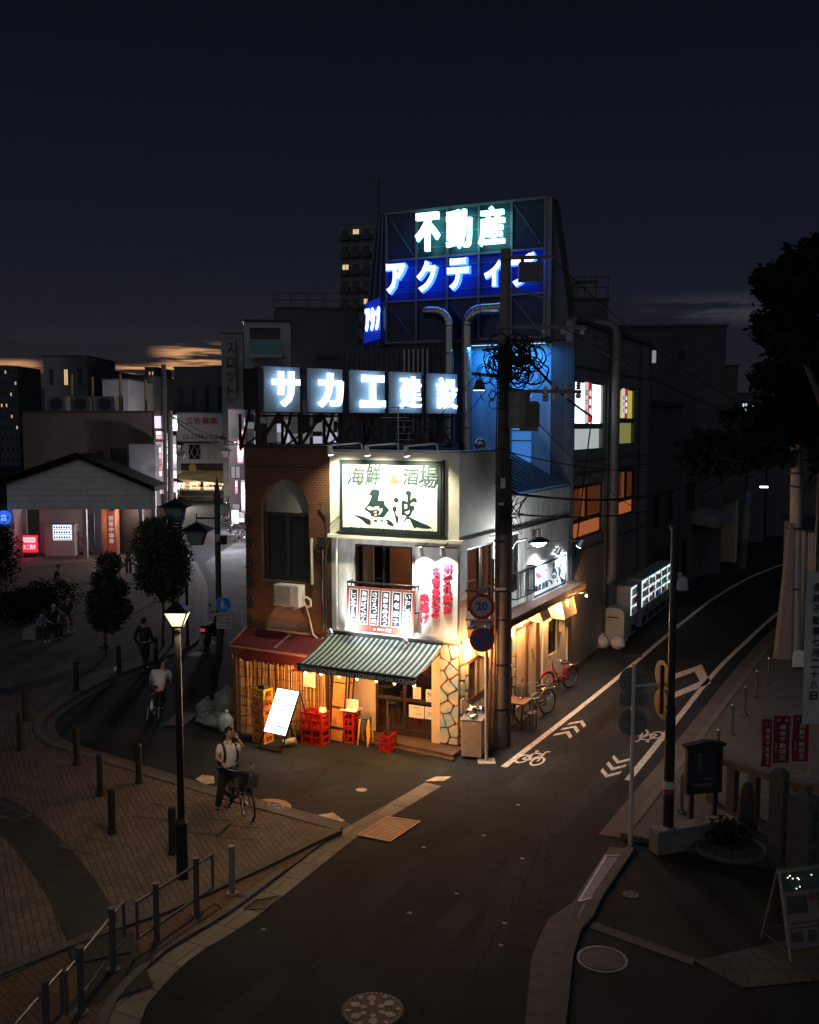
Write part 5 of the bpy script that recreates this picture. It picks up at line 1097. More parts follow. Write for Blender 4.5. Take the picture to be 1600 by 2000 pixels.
LW = E('pane_white', (.92, .97, 1), 2.6); LB = E('curtain_pale', (.62, .72, .70), .55, (.5, .5, .5)); LY = E('pane_yellow', (.75, .68, .12), .6); LYB = E('curtain_yellow', (.45, .46, .14), .4)
lit_window(*side_h[0][:2], *side_h[0][2:], 7.75, LW, LB, (10.7, 11.15), 1); lit_window(*side_h[1][:2], *side_h[1][2:], 7.95, LY, LYB, (15.6, 16.05), 1)
def orange_window(h):
    y0, y1, z0, z1 = h; sp = z0+(z1-z0)*.34; mb = MB(); mb.wall(y0, y1, z0, z1, -.1, -.02, [(y0+.08, (y0+y1)/2-.05, sp+.08, z1-.1), ((y0+y1)/2+.05, y1-.08, sp+.08, z1-.1), (y0+.08, y1-.08, z0+.06, sp-.06)], 'y'); f = mb.build('window', BLACK_PAINT, tw)
    mb = MB(); mb.quad((-.14, y0, sp), (-.14, y1, sp), (-.14, y1, z1), (-.14, y0, z1)); mb.build('pane', E('pane_amber', (.50, .13, .035), .30, (.1, .03, .01)), f)
    mb = MB(); mb.quad((-.13, y0, z0), (-.13, y1, z0), (-.13, y1, sp), (-.13, y0, sp)); mb.build('lower_pane', E('pane_orange', (.72, .20, .06), .42, (.2, .06, .02)), f)
    mb = MB()
    for i in range(26): z = sp+.1+(z1-sp-.2)*i/26; mb.bx(-.125, -.12, y0+.1, y0+(y1-y0)*.36, z, z+.022); mb.bx(-.125, -.12, y0+(y1-y0)*.62, y1-.1, z, z+.022)
    mb.build('blind', M('blind_brown', (.10, .05, .03), .7), f)
orange_window(side_h[2]); orange_window(side_h[3])
mb = MB(); mb.bx(-.19, -.15, 13.2, 13.8, 1.2, 2.2); mb.build('window', DGL, tw)
mb = MB(); P = [(.45, 13.6, 1.0), (.45, 13.6, 1.05)]
mb.tube([(.0, 13.2, 2.3), (.12, 13.2, 2.25), (.2, 13.2, 2.4), (.22, 13.2, 2.7), (.22, 13.2, 10.6), (.22, 13.2, 10.9), (.15, 13.2, 11.1), (.0, 13.1, 11.25), (-.5, 12.9, 11.3)], .19, 14)
for z in range(3, 11): mb.cyl((.22, 13.2, z-.03), (.22, 13.2, z+.03), .2, None, 14)
mb.build('vertical_duct', M('duct_grey', (.17, .17, .175), .5, .3, var=.2), tw, True)
# lantern
ROWS = (10.55, 11.9, 13.26, 14.80); CW = 1.108; CX = [-6.43+CW*i for i in range(6)]
lan = MB(); lan.prism([(-7.8, 9.62), (-6.43, Y0+.12), (-.85, Y0+.12), (-.05, 9.3), (-.05, 11.6), (-6.6, 11.6)], 10.3, 10.5); lan.prism([(-7.0, 9.3), (-6.43, Y0+.12), (-.85, Y0+.12), (-.75, 9.3), (-.85, 9.9), (-6.7, 9.9)], 14.8, 14.86)
lan.prism([(-.85, 10.45), (-.85, 14.8), (-.72, 14.7), (-.22, 11.6), (-.12, 10.45)], -9.6, -8.9, PL((0, 0, 0), FX, UZ)); lan.bx(-6.4, -.9, 9.7, 9.8, 10.6, 14.8); lan.build('lantern_roof', CLAD, tw)
g = MB()
BLUEP = M('panel_blue', (.006, .016, .15), .5, var=.15, scale=1.5); TEALP = M('panel_teal', (.008, .028, .033), .4, var=.2, scale=1.5)
dk = MB()
for r in range(3):
    for c in range(5):
        z0, z1 = ROWS[r]+.03, ROWS[r+1]-.03; x0, x1 = CX[c]+.03, CX[c+1]-.03
        k = 'blue_panel' if r == 1 else ('teal_panel' if r == 2 and 1 <= c <= 3 else 'dark_pane')
        mb = MB(); mb.bx(x0, x1, Y0+.02, Y0+.06, z0, z1); mb.build(k, {'blue_panel': BLUEP, 'teal_panel': TEALP, 'dark_pane': DGL}[k], tw)
        if k == 'dark_pane' and r != 1: dk.bar((x0+.05, Y0, z1-.1), (x1-.1, Y0, z0+.1), .05, .03)
        elif k != 'dark_pane':
            for q in (.2, .5, .8): dk.bx(x0, x1, Y0-.005, Y0+.015, z0+(z1-z0)*q-.01, z0+(z1-z0)*q+.01)
dk.build('brace', M('brace_steel', (.10, .13, .2), .5, .3), tw)
mb = MB()
for x in CX: mb.bx(x-.035, x+.035, Y0-.06, Y0+.07, ROWS[0], ROWS[3])
for z in ROWS: mb.bx(CX[0]-.05, CX[5]+.05, Y0-.07, Y0+.08, z-.035, z+.035)
mb.bx(CX[5]+.035, CX[5]+.2, Y0-.02, Y0+.1, ROWS[0], ROWS[3]); mb.build('mullion', MUL, tw)
# left facet
FA, FB = (-6.46, Y0), (-7.85, 9.62)
mb = MB(); P0 = (*FA, ROWS[0]); P1 = (*FB, ROWS[0]-.3); P2 = (-6.95, 9.05, ROWS[3]); P3 = (*FA, ROWS[3])
mb.quad(P1, P0, P3, P2); mb.build('facet', M('facet_blue', (.03, .06, .16), .35, var=.25), tw)
mb = MB()
for t in (0, .33, .66, 1): mb.bar(lerp(P0, P3, t), lerp(P1, P2, t), .06, .06)
for t in (.33, .66, 1): mb.bar(lerp(P0, P1, t), lerp(P3, P2, t), .05, .05)
mb.build('facet_frame', MUL, tw)
fd = Vector((FA[0]-FB[0], FA[1]-FB[1], 0)).normalized(); fn_ = fd.cross(Vector((0, 0, 1)))
nl = thing('neon_sign', 'small blue neon panel with narrow white characters on the left facet of the lantern', 'neon sign', R, (-7.0, 9.1, 11.1))
def fp(t, z, o=.08): p = lerp(FA, FB, t); return (p[0]+fn_.x*o, p[1]+fn_.y*o, z)
mb = MB(); mb.quad(fp(.86, 10.62), fp(.16, 10.72), fp(.16, 12.1), fp(.78, 12.0)); mb.build('panel', E('panel_blue_glow', (.01, .05, .9), .35, (.01, .04, .35)), nl)
mb = MB(); T = PL(fp(.62, 11.4, .14), fd, UZ)
for i, c in enumerate('アクブ'): mb.text(c, T @ Matrix.Translation((.02+i*.34, 0, 0)), .24, .78, bold=.06, ext=.03, mi=0, side=1)
mb.build('characters', [E('neon_soft', (.75, .85, 1), 3.5), NEON_EDGE], nl)
ns = thing('neon_sign', 'two rows of big glowing white characters on the glazed tower front', 'neon sign', R, (-3.6, Y0-.2, 12))
NEONT = E('neon_teal_edge', (.25, .85, .9), 5); NEONB = E('neon_deep_edge', (.02, .10, 1), 6); NW = E('neon_lower', (.80, .88, 1), 1.9)
for i, c in enumerate('不動産'):
    mb = MB(); mb.text(c, PL(((CX[i+1]+CX[i+2])/2, Y0-.28, 14.02), FX, UZ), .86, 1.22, bold=.05 if c == '不' else .03, ext=.07, mi=0, side=1); mb.build('upper_character', [NEON, NEONT], ns)
for i, (c, w, h, dx, dz) in enumerate((('ア', .76, 1.02, 0, 0), ('ク', .76, 1.04, 0, 0), ('テ', .78, 1.04, 0, 0), ('ィ', .62, .84, .08, -.05), ('ブ', .85, 1.06, 0, 0))):
    mb = MB(); mb.text(c, PL(((CX[i]+CX[i+1])/2+dx, Y0-.28, 12.60+dz), FX, UZ), w, h, bold=.066, ext=.07, mi=0, side=1); mb.build('lower_character', [NW, NEONB], ns)
mb = MB()
for x in (-5.9, -4.8, -3.7, -2.6, -1.45):
    for z in (12.4, 12.9): mb.bar((x, Y0-.25, z), (x, Y0, z), .03, .03)
for x in (-4.75, -3.65, -2.55):
    for z in (13.8, 14.2): mb.bar((x, Y0-.25, z), (x, Y0, z), .03, .03)
mb.build('bracket', MUL, ns)
# wall washer above the pale blue wall, ducts and pipes
ws = thing('wall_light', 'thin light strip along the top edge of the pale blue tower wall', 'wall light', R, (-2, Y0-.1, 10.3)); mb = MB(); mb.bx(-3.3, -.75, Y0-.3, Y0-.02, 10.34, 10.40); mb.build('housing', MUL, ws); mb = MB(); mb.bx(-3.25, -.8, Y0-.28, Y0-.2, 10.325, 10.338); mb.build('tube', E('tube_blue', (.25, .6, 1), 2.2), ws)
lamp('AREA', ws, (-2.0, Y0-.62, 10.25), 120, (.03, .30, .9), 2.4, (-2.0, Y0-.25, 5.5), sy=.2)
def spiral(mb, pts, r):
    P = smooth(pts, 1); out = []; rs = []
    for i in range(len(pts)-1):
        L = (Vector(pts[i+1])-Vector(pts[i])).length; n = max(2, int(L/.05))
        for k in range(n): out.append(lerp(pts[i], pts[i+1], k/n)); rs.append(r*(1.07 if k % 2 else 1))
    mb.tube(out+[pts[-1]], rs+[r], 12)
def elbow(x, y, z, dx, r=.5): return [(x+dx*r*(1-math.cos(a)), y, z+r*math.sin(a)) for a in [math.pi/2*i/5 for i in range(6)]]
for x, dx, L, n in ((-3.95, -1, .35, 'bending left'), (-3.33, 1, .7, 'bending right')):
    t = thing('exhaust_duct', 'tall steel exhaust duct up the tower front, '+n+' at the top', 'duct', R, (x, 8.3, 6)); mb = MB(); e = elbow(x, 8.3, 10.95, dx, .5)
    spiral(mb, [(x, 8.3, 5.6), (x, 8.3, 10.95)], .17); spiral(mb, e, .18); spiral(mb, [e[-1], (e[-1][0]+dx*L, 8.3, e[-1][2]), ], .18); mb.build('pipe', M('duct_steel', (.42, .40, .37), .25, 1, var=.2), t, True)
    mb = MB()
    for z in (6.5, 7.7, 8.9, 10.1): mb.bar((x, 8.3, z), (x, 8.8, z), .05, .05); mb.cyl((x, 8.3, z-.03), (x, 8.3, z+.03), .2, None, 12)
    mb.build('bracket', MUL, t)
pp = thing('pipe_bundle', 'row of six thin vertical pipes on the tower front left of the ducts', 'pipes', R, (-5.4, 8.6, 7))
for i in range(6): x = -5.72+i*.17; mb = MB(); mb.cyl((x, 8.62, 5.6), (x, 8.62, 10.3), .04, None, 8); mb.build('pipe', M('pipe_grey', (.42, .42, .40), .35, .5, var=.15), pp, True)
# ================================================================== utility pole with its gear, in world coordinates
UX, UY = 2.2046, 23.76
PORC = M('porcelain', (.45, .42, .38), .25, var=.15)
up = thing('utility_pole', 'tall concrete utility pole at the street corner with transformer and tangled cables', 'utility pole', W, (UX, UY, 0))
POLE = M('pole_concrete', (.17, .155, .14), .85, var=.25, scale=4, bump=.15)
mb = MB(); mb.cyl((UX, UY, 0), (UX+.05, UY, 11.9), .2, .115, 16); mb.build('shaft', POLE, up, True)
mb = MB(); mb.cyl((UX-.26, UY-.08, 0), (UX-.21, UY-.06, 4.6), .045); mb.cyl((UX-.17, UY-.2, 0), (UX-.12, UY-.17, 6.2), .035); mb.cyl((UX+.23, UY-.06, .0), (UX+.21, UY-.03, 7.0), .04)
mb.build('conduit', M('conduit_brown', (.10, .06, .045), .6), up)
mb = MB()
for z in (.9, 2.0, 3.1, 3.8, 5.0, 6.4, 7.2): mb.cyl((UX, UY, z), (UX, UY, z+.05), .21-.007*z, None, 16)
for i in range(9): z = 2.0+i*.45; s = -1 if i % 2 else 1; mb.bar((UX, UY, z), (UX+s*.3, UY-.05, z), .018, .018)
mb.build('strap', DARK_METAL, up)
XARM = M('crossarm_steel', (.13, .13, .135), .5, .5, var=.2)
for a, b, w, h in (((UX, UY-.12, 11.68), (UX+1.15, UY-.12, 11.7), .08, .08), ((UX-.15, UY-.12, 10.1), (UX+1.95, UY-.12, 10.08), .08, .08), ((UX-.1, UY-.12, 8.6), (UX+1.85, UY-.12, 8.58), .09, .08), ((UX-.75, UY-.12, 9.0), (UX+.35, UY-.12, 8.9), .1, .08), ((UX, UY-.1, 9.4), (UX+.5, UY-.1, 9.35), .06, .06), ((UX-.5, UY-.12, 9.55), (UX, UY-.1, 9.6), .06, .06), ((UX+.1, UY-.1, 11.0), (UX+1.0, UY-.12, 10.75), .05, .05)): mb = MB(); mb.bar(a, b, w, h); mb.build('crossarm', XARM, up)
mb = MB(); mb.bx(UX+.33, UX+.88, UY-.4, UY-.05, 11.12, 11.55); mb.cyl((UX+.42, UY-.2, 11.55), (UX+.42, UY-.2, 11.68), .04); mb.cyl((UX+.8, UY-.2, 11.55), (UX+.8, UY-.2, 11.68), .04); mb.build('switch_box', M('box_grey', (.10, .105, .11), .5, .3), up, bevel=.02)
mb = MB(); mb.cyl((UX+.36, UY-.28, 7.72), (UX+.36, UY-.28, 8.5), .26, None, 20); mb.cyl((UX+.36, UY-.28, 8.5), (UX+.36, UY-.28, 8.56), .28, None, 20); mb.bx(UX+.4, UX+.8, UY-.45, UY-.1, 7.66, 8.35)
for i in range(9): mb.bx(UX+.45+i*.045, UX+.465+i*.045, UY-.5, UY-.05, 7.75, 8.3)
mb.build('transformer', M('transformer_grey', (.16, .155, .14), .5, .3, var=.2), up, True)
mb = MB()
for x in (1.2, 1.5, 1.78): mb = MB(); mb.lathe([(.03, 0), (.07, .03), (.04, .06), (.07, .09), (.04, .12), (.06, .15), (.02, .18)], (UX+x, UY-.12, 8.63), 10); mb.lathe([(.05, -.18), (.07, -.1), (.03, -.04)], (UX+x, UY-.12, 8.6), 10); mb.build('insulator', PORC, up, True)
for x in (.95, 1.4, 1.85): mb = MB(); mb.lathe([(.03, 0), (.06, .03), (.04, .06), (.06, .09), (.02, .12)], (UX+x, UY-.12, 9.92), 10); mb.build('insulator', PORC, up, True)
mb = MB()
mb.lathe([(.04, 0), (.08, .04), (.05, .08), (.08, .12), (.05, .16), (.08, .2), (.05, .24), (.03, .36)], (UX+1.0, UY-.16, 8.35), 10); mb.build('insulator', PORC, up, True)
r = random.Random(5); mb = MB()
for k in range(56):          # loose loops of service cable
    cx, cz = UX+r.uniform(-.15, .75), 9.0+r.uniform(-.1, .75); a = r.uniform(0, 6.3); q = r.uniform(.12, .38); pts = []
    for i in range(15): th = a+i*.42; pts.append((cx+q*math.cos(th)*r.uniform(.8, 1.1), UY-.2+r.uniform(-.08, .08), cz+q*.9*math.sin(th)*r.uniform(.8, 1.1)))
    mb.tube(smooth(pts, 3), r.choice((.010, .014, .019)), 5)
for k in range(14):
    cx, cz = UX-.28+r.uniform(-.2, .1), 8.9+r.uniform(-.75, .5); q = r.uniform(.08, .2); pts = [(cx+q*math.cos(i*.5+k), UY-.22+r.uniform(-.05, .05), cz+q*math.sin(i*.5+k)*1.3) for i in range(12)]; mb.tube(smooth(pts, 3), .011, 5)
for k in range(10): z = 8.2+k*.12; mb.tube([(UX-.16+.02*math.sin(k), UY-.2, z), (UX+.05, UY-.24, z-.05), (UX+.2, UY-.12, z+.03)], .018, 5)
for k in range(6): mb.tube([(UX-.14+k*.05, UY-.2, 5.2), (UX-.16+k*.06, UY-.22, 7.4), (UX-.12+k*.05, UY-.2, 9.6)], .016, 5)
for k in range(12): mb.tube([(UX-.2+r.uniform(0, .4), UY-.22, 5.6+r.uniform(0, .6)), (UX+r.uniform(-.1, .5), UY-.3, 5.5+r.uniform(-.3, .3)), (UX+r.uniform(.1, .6), UY-.2, 5.9+r.uniform(-.3, .3))], .012, 5)
mb.build('cable_tangle', M('cable_black', (.01, .01, .011), .6), up)
mb = MB(); mb.bx(UX-.05, UX+.06, UY-.26, UY-.23, 6.3, 6.55); mb.bx(UX-.1, UX+.03, UY-.24, UY-.21, 5.9, 5.96); mb.bx(UX-.15, UX+.1, UY-.22, UY-.2, 3.86, 3.92); mb.build('tag_plate', M('tag_pale', (.4, .4, .38), .6), up)
fl = thing('pole_lamp', 'small floodlight hanging from the left cable arm of the utility pole', 'flood lamp', W, (UX-.6, UY-.15, 8.8)); mb = MB(); mb.hexa([(UX-.72, UY-.28, 8.62), (UX-.42, UY-.28, 8.62), (UX-.42, UY-.05, 8.62), (UX-.72, UY-.05, 8.62), (UX-.62, UY-.2, 8.86), (UX-.48, UY-.2, 8.86), (UX-.48, UY-.1, 8.86), (UX-.62, UY-.1, 8.86)]); mb.cyl((UX-.55, UY-.15, 8.86), (UX-.55, UY-.15, 8.97), .02); mb.build('lamp_head', DARK_METAL, fl); mb = MB(); mb.bx(UX-.7, UX-.44, UY-.27, UY-.06, 8.605, 8.615); mb.build('lens', E('lens_cool', (.7, .85, 1), 3), fl)
sl = thing('street_light', 'bright white street light on a curved bracket fixed to the utility pole', 'street light', W, (UX+.2, UY, 4.6))
h0 = D(1028, 1056, 25.2); h1 = D(1076, 1062, 25.6)
mb = MB(); mb.tube([(UX+.15, UY, 4.2), (UX+.22, UY+.2, 4.75), (UX+.4, UY+.5, 4.95), (h0[0], h0[1], h0[2]+.05)], .028, 8); mb.build('bracket', DARK_METAL, sl, True)
mb = MB(); c = lerp(h0, h1, .5); T = Matrix.Translation(c) @ Matrix.Rotation(.6, 4, 'Z'); mb.lathe([(.34, 0), (.33, .03), (.2, .10), (.05, .14)], (0, 0, .0), 20, 0, T, 1, .5); mb.build('shade', DARK_METAL, sl, True)
mb = MB(); mb.lathe([(.02, -.12), (.16, -.09), (.24, -.03), (.25, -.01)], (0, 0, 0), 18, 0, T, 1, .5); mb.build('diffuser', E('street_white', (.93, .98, 1), 22), sl, True)
lamp('POINT', sl, (c[0], c[1], c[2]-.25), 190, (.90, .97, 1), .12)
# overhead cables
CBL = MC['cable_black']
def cable(label, a, b, sag, r=.02, group='overhead cables'):
    n = 24; mb = MB(); mb.tube([(a[0]+(b[0]-a[0])*t, a[1]+(b[1]-a[1])*t, a[2]+(b[2]-a[2])*t-4*sag*t*(1-t)) for t in [i/n for i in range(n+1)]], r, 5); solo('overhead_cable', label, 'cable', mb, CBL, W, lerp(a, b, .5), group)
FARX, FARY = 18.09, 53.87
cable('high power cable from the top arm of the utility pole towards the far pole', (UX+1.1, UY, 11.7), (FARX, FARY, 9.0), .5, .016); cable('second high power cable from the middle arm of the utility pole', (UX+1.4, UY, 10.1), (FARX+.3, FARY, 8.6), .5, .016); cable('third high power cable from the outer end of the middle arm', (UX+1.85, UY, 10.1), (FARX+.6, FARY, 8.4), .6, .016)
cable('thick telephone cable sagging along the side street at first floor height', (UX, UY, 6.2), (FARX, FARY, 6.2), 1.0, .035); cable('thinner telephone cable sagging just below the thick one', (UX, UY, 5.7), (FARX, FARY, 5.6), 1.0, .025); cable('thin cable crossing from the pole towards the right hand concrete pole', (UX, UY, 7.2), (12.5, 32.5, 7.2), .7, .014)
cable('thick service cable dropping from the cable tangle to the tower side wall', (UX+.3, UY, 9.7), R.l2w((.1, 10.6, 8.1)), .15, .04); cable('service cable running down the tower corner beside the lit window', R.l2w((.15, 10.6, 8.1)), R.l2w((.15, 8.9, 3.6)), -.15, .025); cable('thin diagonal cable from the transformer down to the tower wall', (UX+.8, UY, 7.9), R.l2w((.1, 17, 4.6)), .2, .014)
cable('upper thin wire from the brick wall box across the signboard to the pole', R.l2w((-3.6, -.15, 5.2)), (UX-.6, UY-.1, 9.0), .1, .01); cable('lower thin wire from the brick wall box across the signboard to the pole', R.l2w((-3.7, -.15, 4.9)), (UX-.4, UY-.1, 8.6), .35, .01)
# road sign pole at the corner
sp = thing('road_sign', 'grey pole with a 20 speed limit disc above a blue no parking disc', 'road sign', W, (1.79, 22.57, 0))
GPOLE = M('pole_grey', (.50, .48, .45), .5, .3, var=.15); X, Yp = 1.79, 22.57
mb = MB(); mb.cyl((X, Yp, 0), (X-.03, Yp, 3.95), .038, None, 12); mb.bx(X-.2, X+.2, Yp-.2, Yp+.2, 0, .02); mb.build('pole', GPOLE, sp, True)
def disc(mb, c, r, th=.012, mi=0, n=36, ax=(0, -1, 0)):
    c = Vector(c); mb.cyl(c, c+Vector(ax)*th, r, None, n, mi)
SR = M('sign_red', (.24, .025, .02), .5, var=.12); SB = M('sign_blue', (.02, .07, .22), .5, var=.12); SW = M('sign_white', (.27, .265, .27), .5, var=.1); SBK = M('sign_back', (.15, .15, .152), .85, 0, var=.15)
mb = MB(); c = (X-.14, Yp-.05, 3.66); disc(mb, c, .30, .01, 0); disc(mb, (c[0], c[1]-.01, c[2]), .225, .004, 1); mb.text('20', PL((c[0], c[1]-.016, c[2]), FX, UZ), .27, .2, bold=.03, mi=2); mb.build('speed_limit_disc', [SR, SW, SB], sp)
mb = MB(); mb.bx(X-.40, X+.12, Yp-.06, Yp-.05, 3.22, 3.37); mb.bx(X-.32, X+.04, Yp-.064, Yp-.06, 3.285, 3.305, 1); mb.add([(X-.32, Yp-.064, 3.25), (X-.38, Yp-.064, 3.295), (X-.32, Yp-.064, 3.34)], [(0, 1, 2)], 1); mb.add([(X+.04, Yp-.064, 3.25), (X+.1, Yp-.064, 3.295), (X+.04, Yp-.064, 3.34)], [(0, 1, 2)], 1); mb.build('arrow_plate', [SW, SR], sp)
mb = MB(); c = (X-.12, Yp-.05, 2.89); disc(mb, c, .29, .01, 0); disc(mb, (c[0], c[1]-.01, c[2]), .225, .004, 1); T = PL((c[0], c[1]-.018, c[2]), (1, 0, -1), (1, 0, 1)); mb.add([(-.225, -.03, 0), (.225, -.03, 0), (.225, .03, 0), (-.225, .03, 0)], [(0, 1, 2, 3)], 0, T); mb.build('no_parking_disc', [SR, SB], sp)
# ================================================================== street furniture
def lantern_head(t, c, top, bot, h, lit=None, roof=.5, cold=False):
    """four sided lantern; c is the centre of the glass bottom"""
    x, y, z = c; a, b = top/2, bot/2
    q = lambda s, zz: [(x-s, y-s, zz), (x+s, y-s, zz), (x+s, y+s, zz), (x-s, y+s, zz)]
    mb = MB(); mb.hexa(q(b, z)+q(a, z+h)); mb.build('glass', lit or M('milk_glass', (.30, .31, .30), .25, var=.1), t)
    mb = MB(); R1 = q(a*roof*2.1, z+h+.002); R2 = q(.03, z+h+top*.42); mb.hexa(R1+R2)
    for i in range(4): mb.bar(q(b, z)[i], q(a, z+h)[i], .02, .02)
    mb.cyl((x, y, z+h+top*.42), (x, y, z+h+top*.6), .02, .005); mb.bx(x-b-.02, x+b+.02, y-b-.02, y+b+.02, z-.03, z-.001); mb.build('roof', BLACK_PAINT, t)
t = thing('street_lamp', 'lit black lamp post with a glowing four sided lantern at the plaza edge', 'street lamp', W, (-3.89, 16.45, 0)); mb = MB()
mb.cyl((-3.89, 16.45, 0), (-3.89, 16.45, 1.05), .10, None, 14); mb.cyl((-3.89, 16.45, 1.05), (-3.89, 16.45, 1.12), .10, .065, 14); mb.cyl((-3.89, 16.45, 1.12), (-3.89, 16.45, 4.42), .062, .052, 14); mb.build('post', BLACK_PAINT, t, True)
ZL = D(345, 1221, 16.45)[2]; lantern_head(t, (-3.88, 16.45, ZL), .38, .18, .235, E('lantern_glow', (1, .76, .44), 1.9), .55)
lamp('POINT', t, (-3.88, 16.45, ZL-.12), 300, (1, .70, .40), .12)
t = thing('street_lamp', 'unlit black lantern on a thin post beyond the round trees', 'street lamp', W, (-8.41, 35.0, 0)); mb = MB(); mb.cyl((-8.41, 35, 0), (-8.41, 35, 4.3), .06); mb.build('post', BLACK_PAINT, t); lantern_head(t, (-8.25, 35, D(343, 1018, 35)[2]), .66, .42, .52, None, .75)
gp = thing('pedestrian_sign', 'tall dark green pole with a blue pedestrians disc and a time plate', 'road sign', W, (-6.52, 33.27, 0)); GX, GY = -6.45, 33.27
GREENP = M('pole_green', (.06, .075, .06), .55, .2, var=.2); mb = MB(); mb.cyl((GX, GY, 0), (GX, GY, 5.5), .095, None, 14); mb.lathe([(.1, 0), (.07, .1), (.09, .2), (.03, .45), (.005, .6)], (GX, GY, 5.5), 12); za = D(424, 1012, GY)[2]; mb.bar((GX, GY, za), (GX-.72, GY, za), .06, .06); mb.build('pole', GREENP, gp, True)
mb = MB(); mb.cyl((GX, GY, 3.9), (GX, GY, 4.15), .102, None, 14); mb.bx(GX-.07, GX+.07, GY-.11, GY-.1, 1.0, 1.2); mb.bx(GX+.1, GX+.3, GY-.1, GY+.1, 3.8, 4.1, 1); mb.build('tape', [M('tape_pale', (.5, .5, .4), .7), DARK_METAL], gp)
mb = MB(); c = D(437, 1181, GY-.15); disc(mb, c, .265, .01, 0); disc(mb, (c[0], c[1]-.01, c[2]), .25, .003, 1)
T = PL((c[0], c[1]-.016, c[2]), FX, UZ)
for dx, s in ((-.04, 1), (.08, .52)):
    b = .15-.30*1+.0
    def sc(p): return (dx+p[0]*s, -.17+p[1]*s, 0)
    for poly in ([(-.045, .20), (.045, .20), (.055, .12), (.03, .0), (.012, .0), (.004, .11), (-.004, .11), (-.012, .0), (-.03, .0), (-.055, .12)], [(-.07, .1), (-.05, .1), (-.035, .2), (.035, .2), (.05, .1), (.07, .1), (.05, .27), (-.05, .27)], [(.035*math.cos(k*.785), .315+.035*math.sin(k*.785)) for k in range(8)]): mb.add([sc(p) for p in poly], [tuple(range(len(poly)))], 2, T)
mb.build('pedestrian_disc', [M('disc_white', (.75, .75, .75), .5), M('disc_blue', (.03, .22, .80), .4), MC['disc_white']], gp)
mb = MB(); a = D(424, 1228, GY-.12); b = D(452, 1197, GY-.12); mb.bx(a[0], b[0], GY-.12, GY-.11, a[2], b[2]); w_ = b[0]-a[0]; h_ = b[2]-a[2]; cx = (a[0]+b[0])/2
for i, s in enumerate(('自転車を除く', '16-19', '土曜日曜休日', '7-9')): mb.text(s, PL((cx, GY-.123, b[2]-h_*(.16+.23*i)), FX, UZ), w_*.8, h_*.14, mi=1)
mb.build('time_plate', [M('plate_cream', (.60, .55, .46), .5, var=.1), INK], gp)
hl = thing('hanging_lantern', 'unlit black lantern hanging from the arm of the green pole', 'lantern', W, (GX-.66, GY, 4)); lantern_head(hl, (GX-.7, GY, D(385, 1062, GY)[2]), .66, .36, .46, None, .75); mb = MB(); mb.cyl((GX-.7, GY, za-.25), (GX-.7, GY, za+.15), .02); mb.build('hanger', BLACK_PAINT, hl)
# bollards
BOLL = M('bollard_black', (.022, .020, .02), .5, .2, var=.2)
b0 = None
for i, (p, lb) in enumerate((((233, 1319), 'black bollard on the far kerb with a white ball at its foot'), ((305, 1300), 'black bollard just behind the dark walking figure'), ((150, 1354), 'black bollard on the far side of the lane below the young tree'), ((50, 1413), 'black bollard where the kerb bends at the far left'), ((41, 1470), 'black bollard at the left picture edge nearest the kerb bend'), ((151, 1500), 'black bollard on the near kerb of the lane, left of the lamp post'), ((272, 1536), 'black bollard on the near kerb between the lamp post and the inlaid frames'), ((197, 1560), 'black bollard inside the plaza, farther of the two with pale feet'), ((220, 1635), 'black bollard inside the plaza, nearer of the two with pale feet'), ((338, 1675), 'black bollard standing right beside the lit lamp post'))):
    g = G(*p)
    if b0 is None:
        b0 = thing('bollard', lb, 'bollard', W, (0, 0, 0), 'black plaza bollards'); mb = MB(); mb.cyl((0, 0, .05), (0, 0, .85), .07, None, 14); mb.lathe([(.07, .85), (.075, .87), (.06, .9), (.01, .91)], (0, 0, 0), 14); mb.build('post', BOLL, b0, True); mb = MB(); mb.cyl((0, 0, .04), (0, 0, .1), .09, None, 14); mb.build('base_ring', DARK_METAL, b0); b0.location = (g[0], g[1], .04)
    else: dup(b0, (g[0], g[1], .04), None, lb)
g = G(231, 1314); mb = MB(); mb.ball((g[0], g[1]-.15, .16), .09, 14); solo('ball', 'small white ball at the foot of a far black bollard', 'ball', mb, WHITE_PAINT, W, (g[0], g[1]-.15, .07), smooth=True)
g = G(454, 1752); t = thing('bollard', 'slim grey steel post on the footpath corner beyond the guard rails', 'bollard', W, (g[0], g[1], 0)); mb = MB(); mb.cyl((g[0], g[1], .04), (g[0], g[1], .86), .05, None, 14); mb.cyl((g[0], g[1], .86), (g[0], g[1], .88), .055, None, 14); mb.build('post', GREY_METAL, t); mb = MB(); mb.cyl((g[0], g[1], .05), (g[0], g[1], .08), .1, None, 14); mb.build('base_ring', GREY_METAL, t)
g = G(367, 1265); mb = MB(); mb.cyl((g[0], g[1], 0), (g[0], g[1], 2.25), .05); mb.bx(g[0]-.06, g[0]+.06, g[1]-.06, g[1]+.06, 0, .3); solo('post', 'thin dark post at the street edge behind the lit lantern', 'post', mb, BLACK_PAINT, W, g)
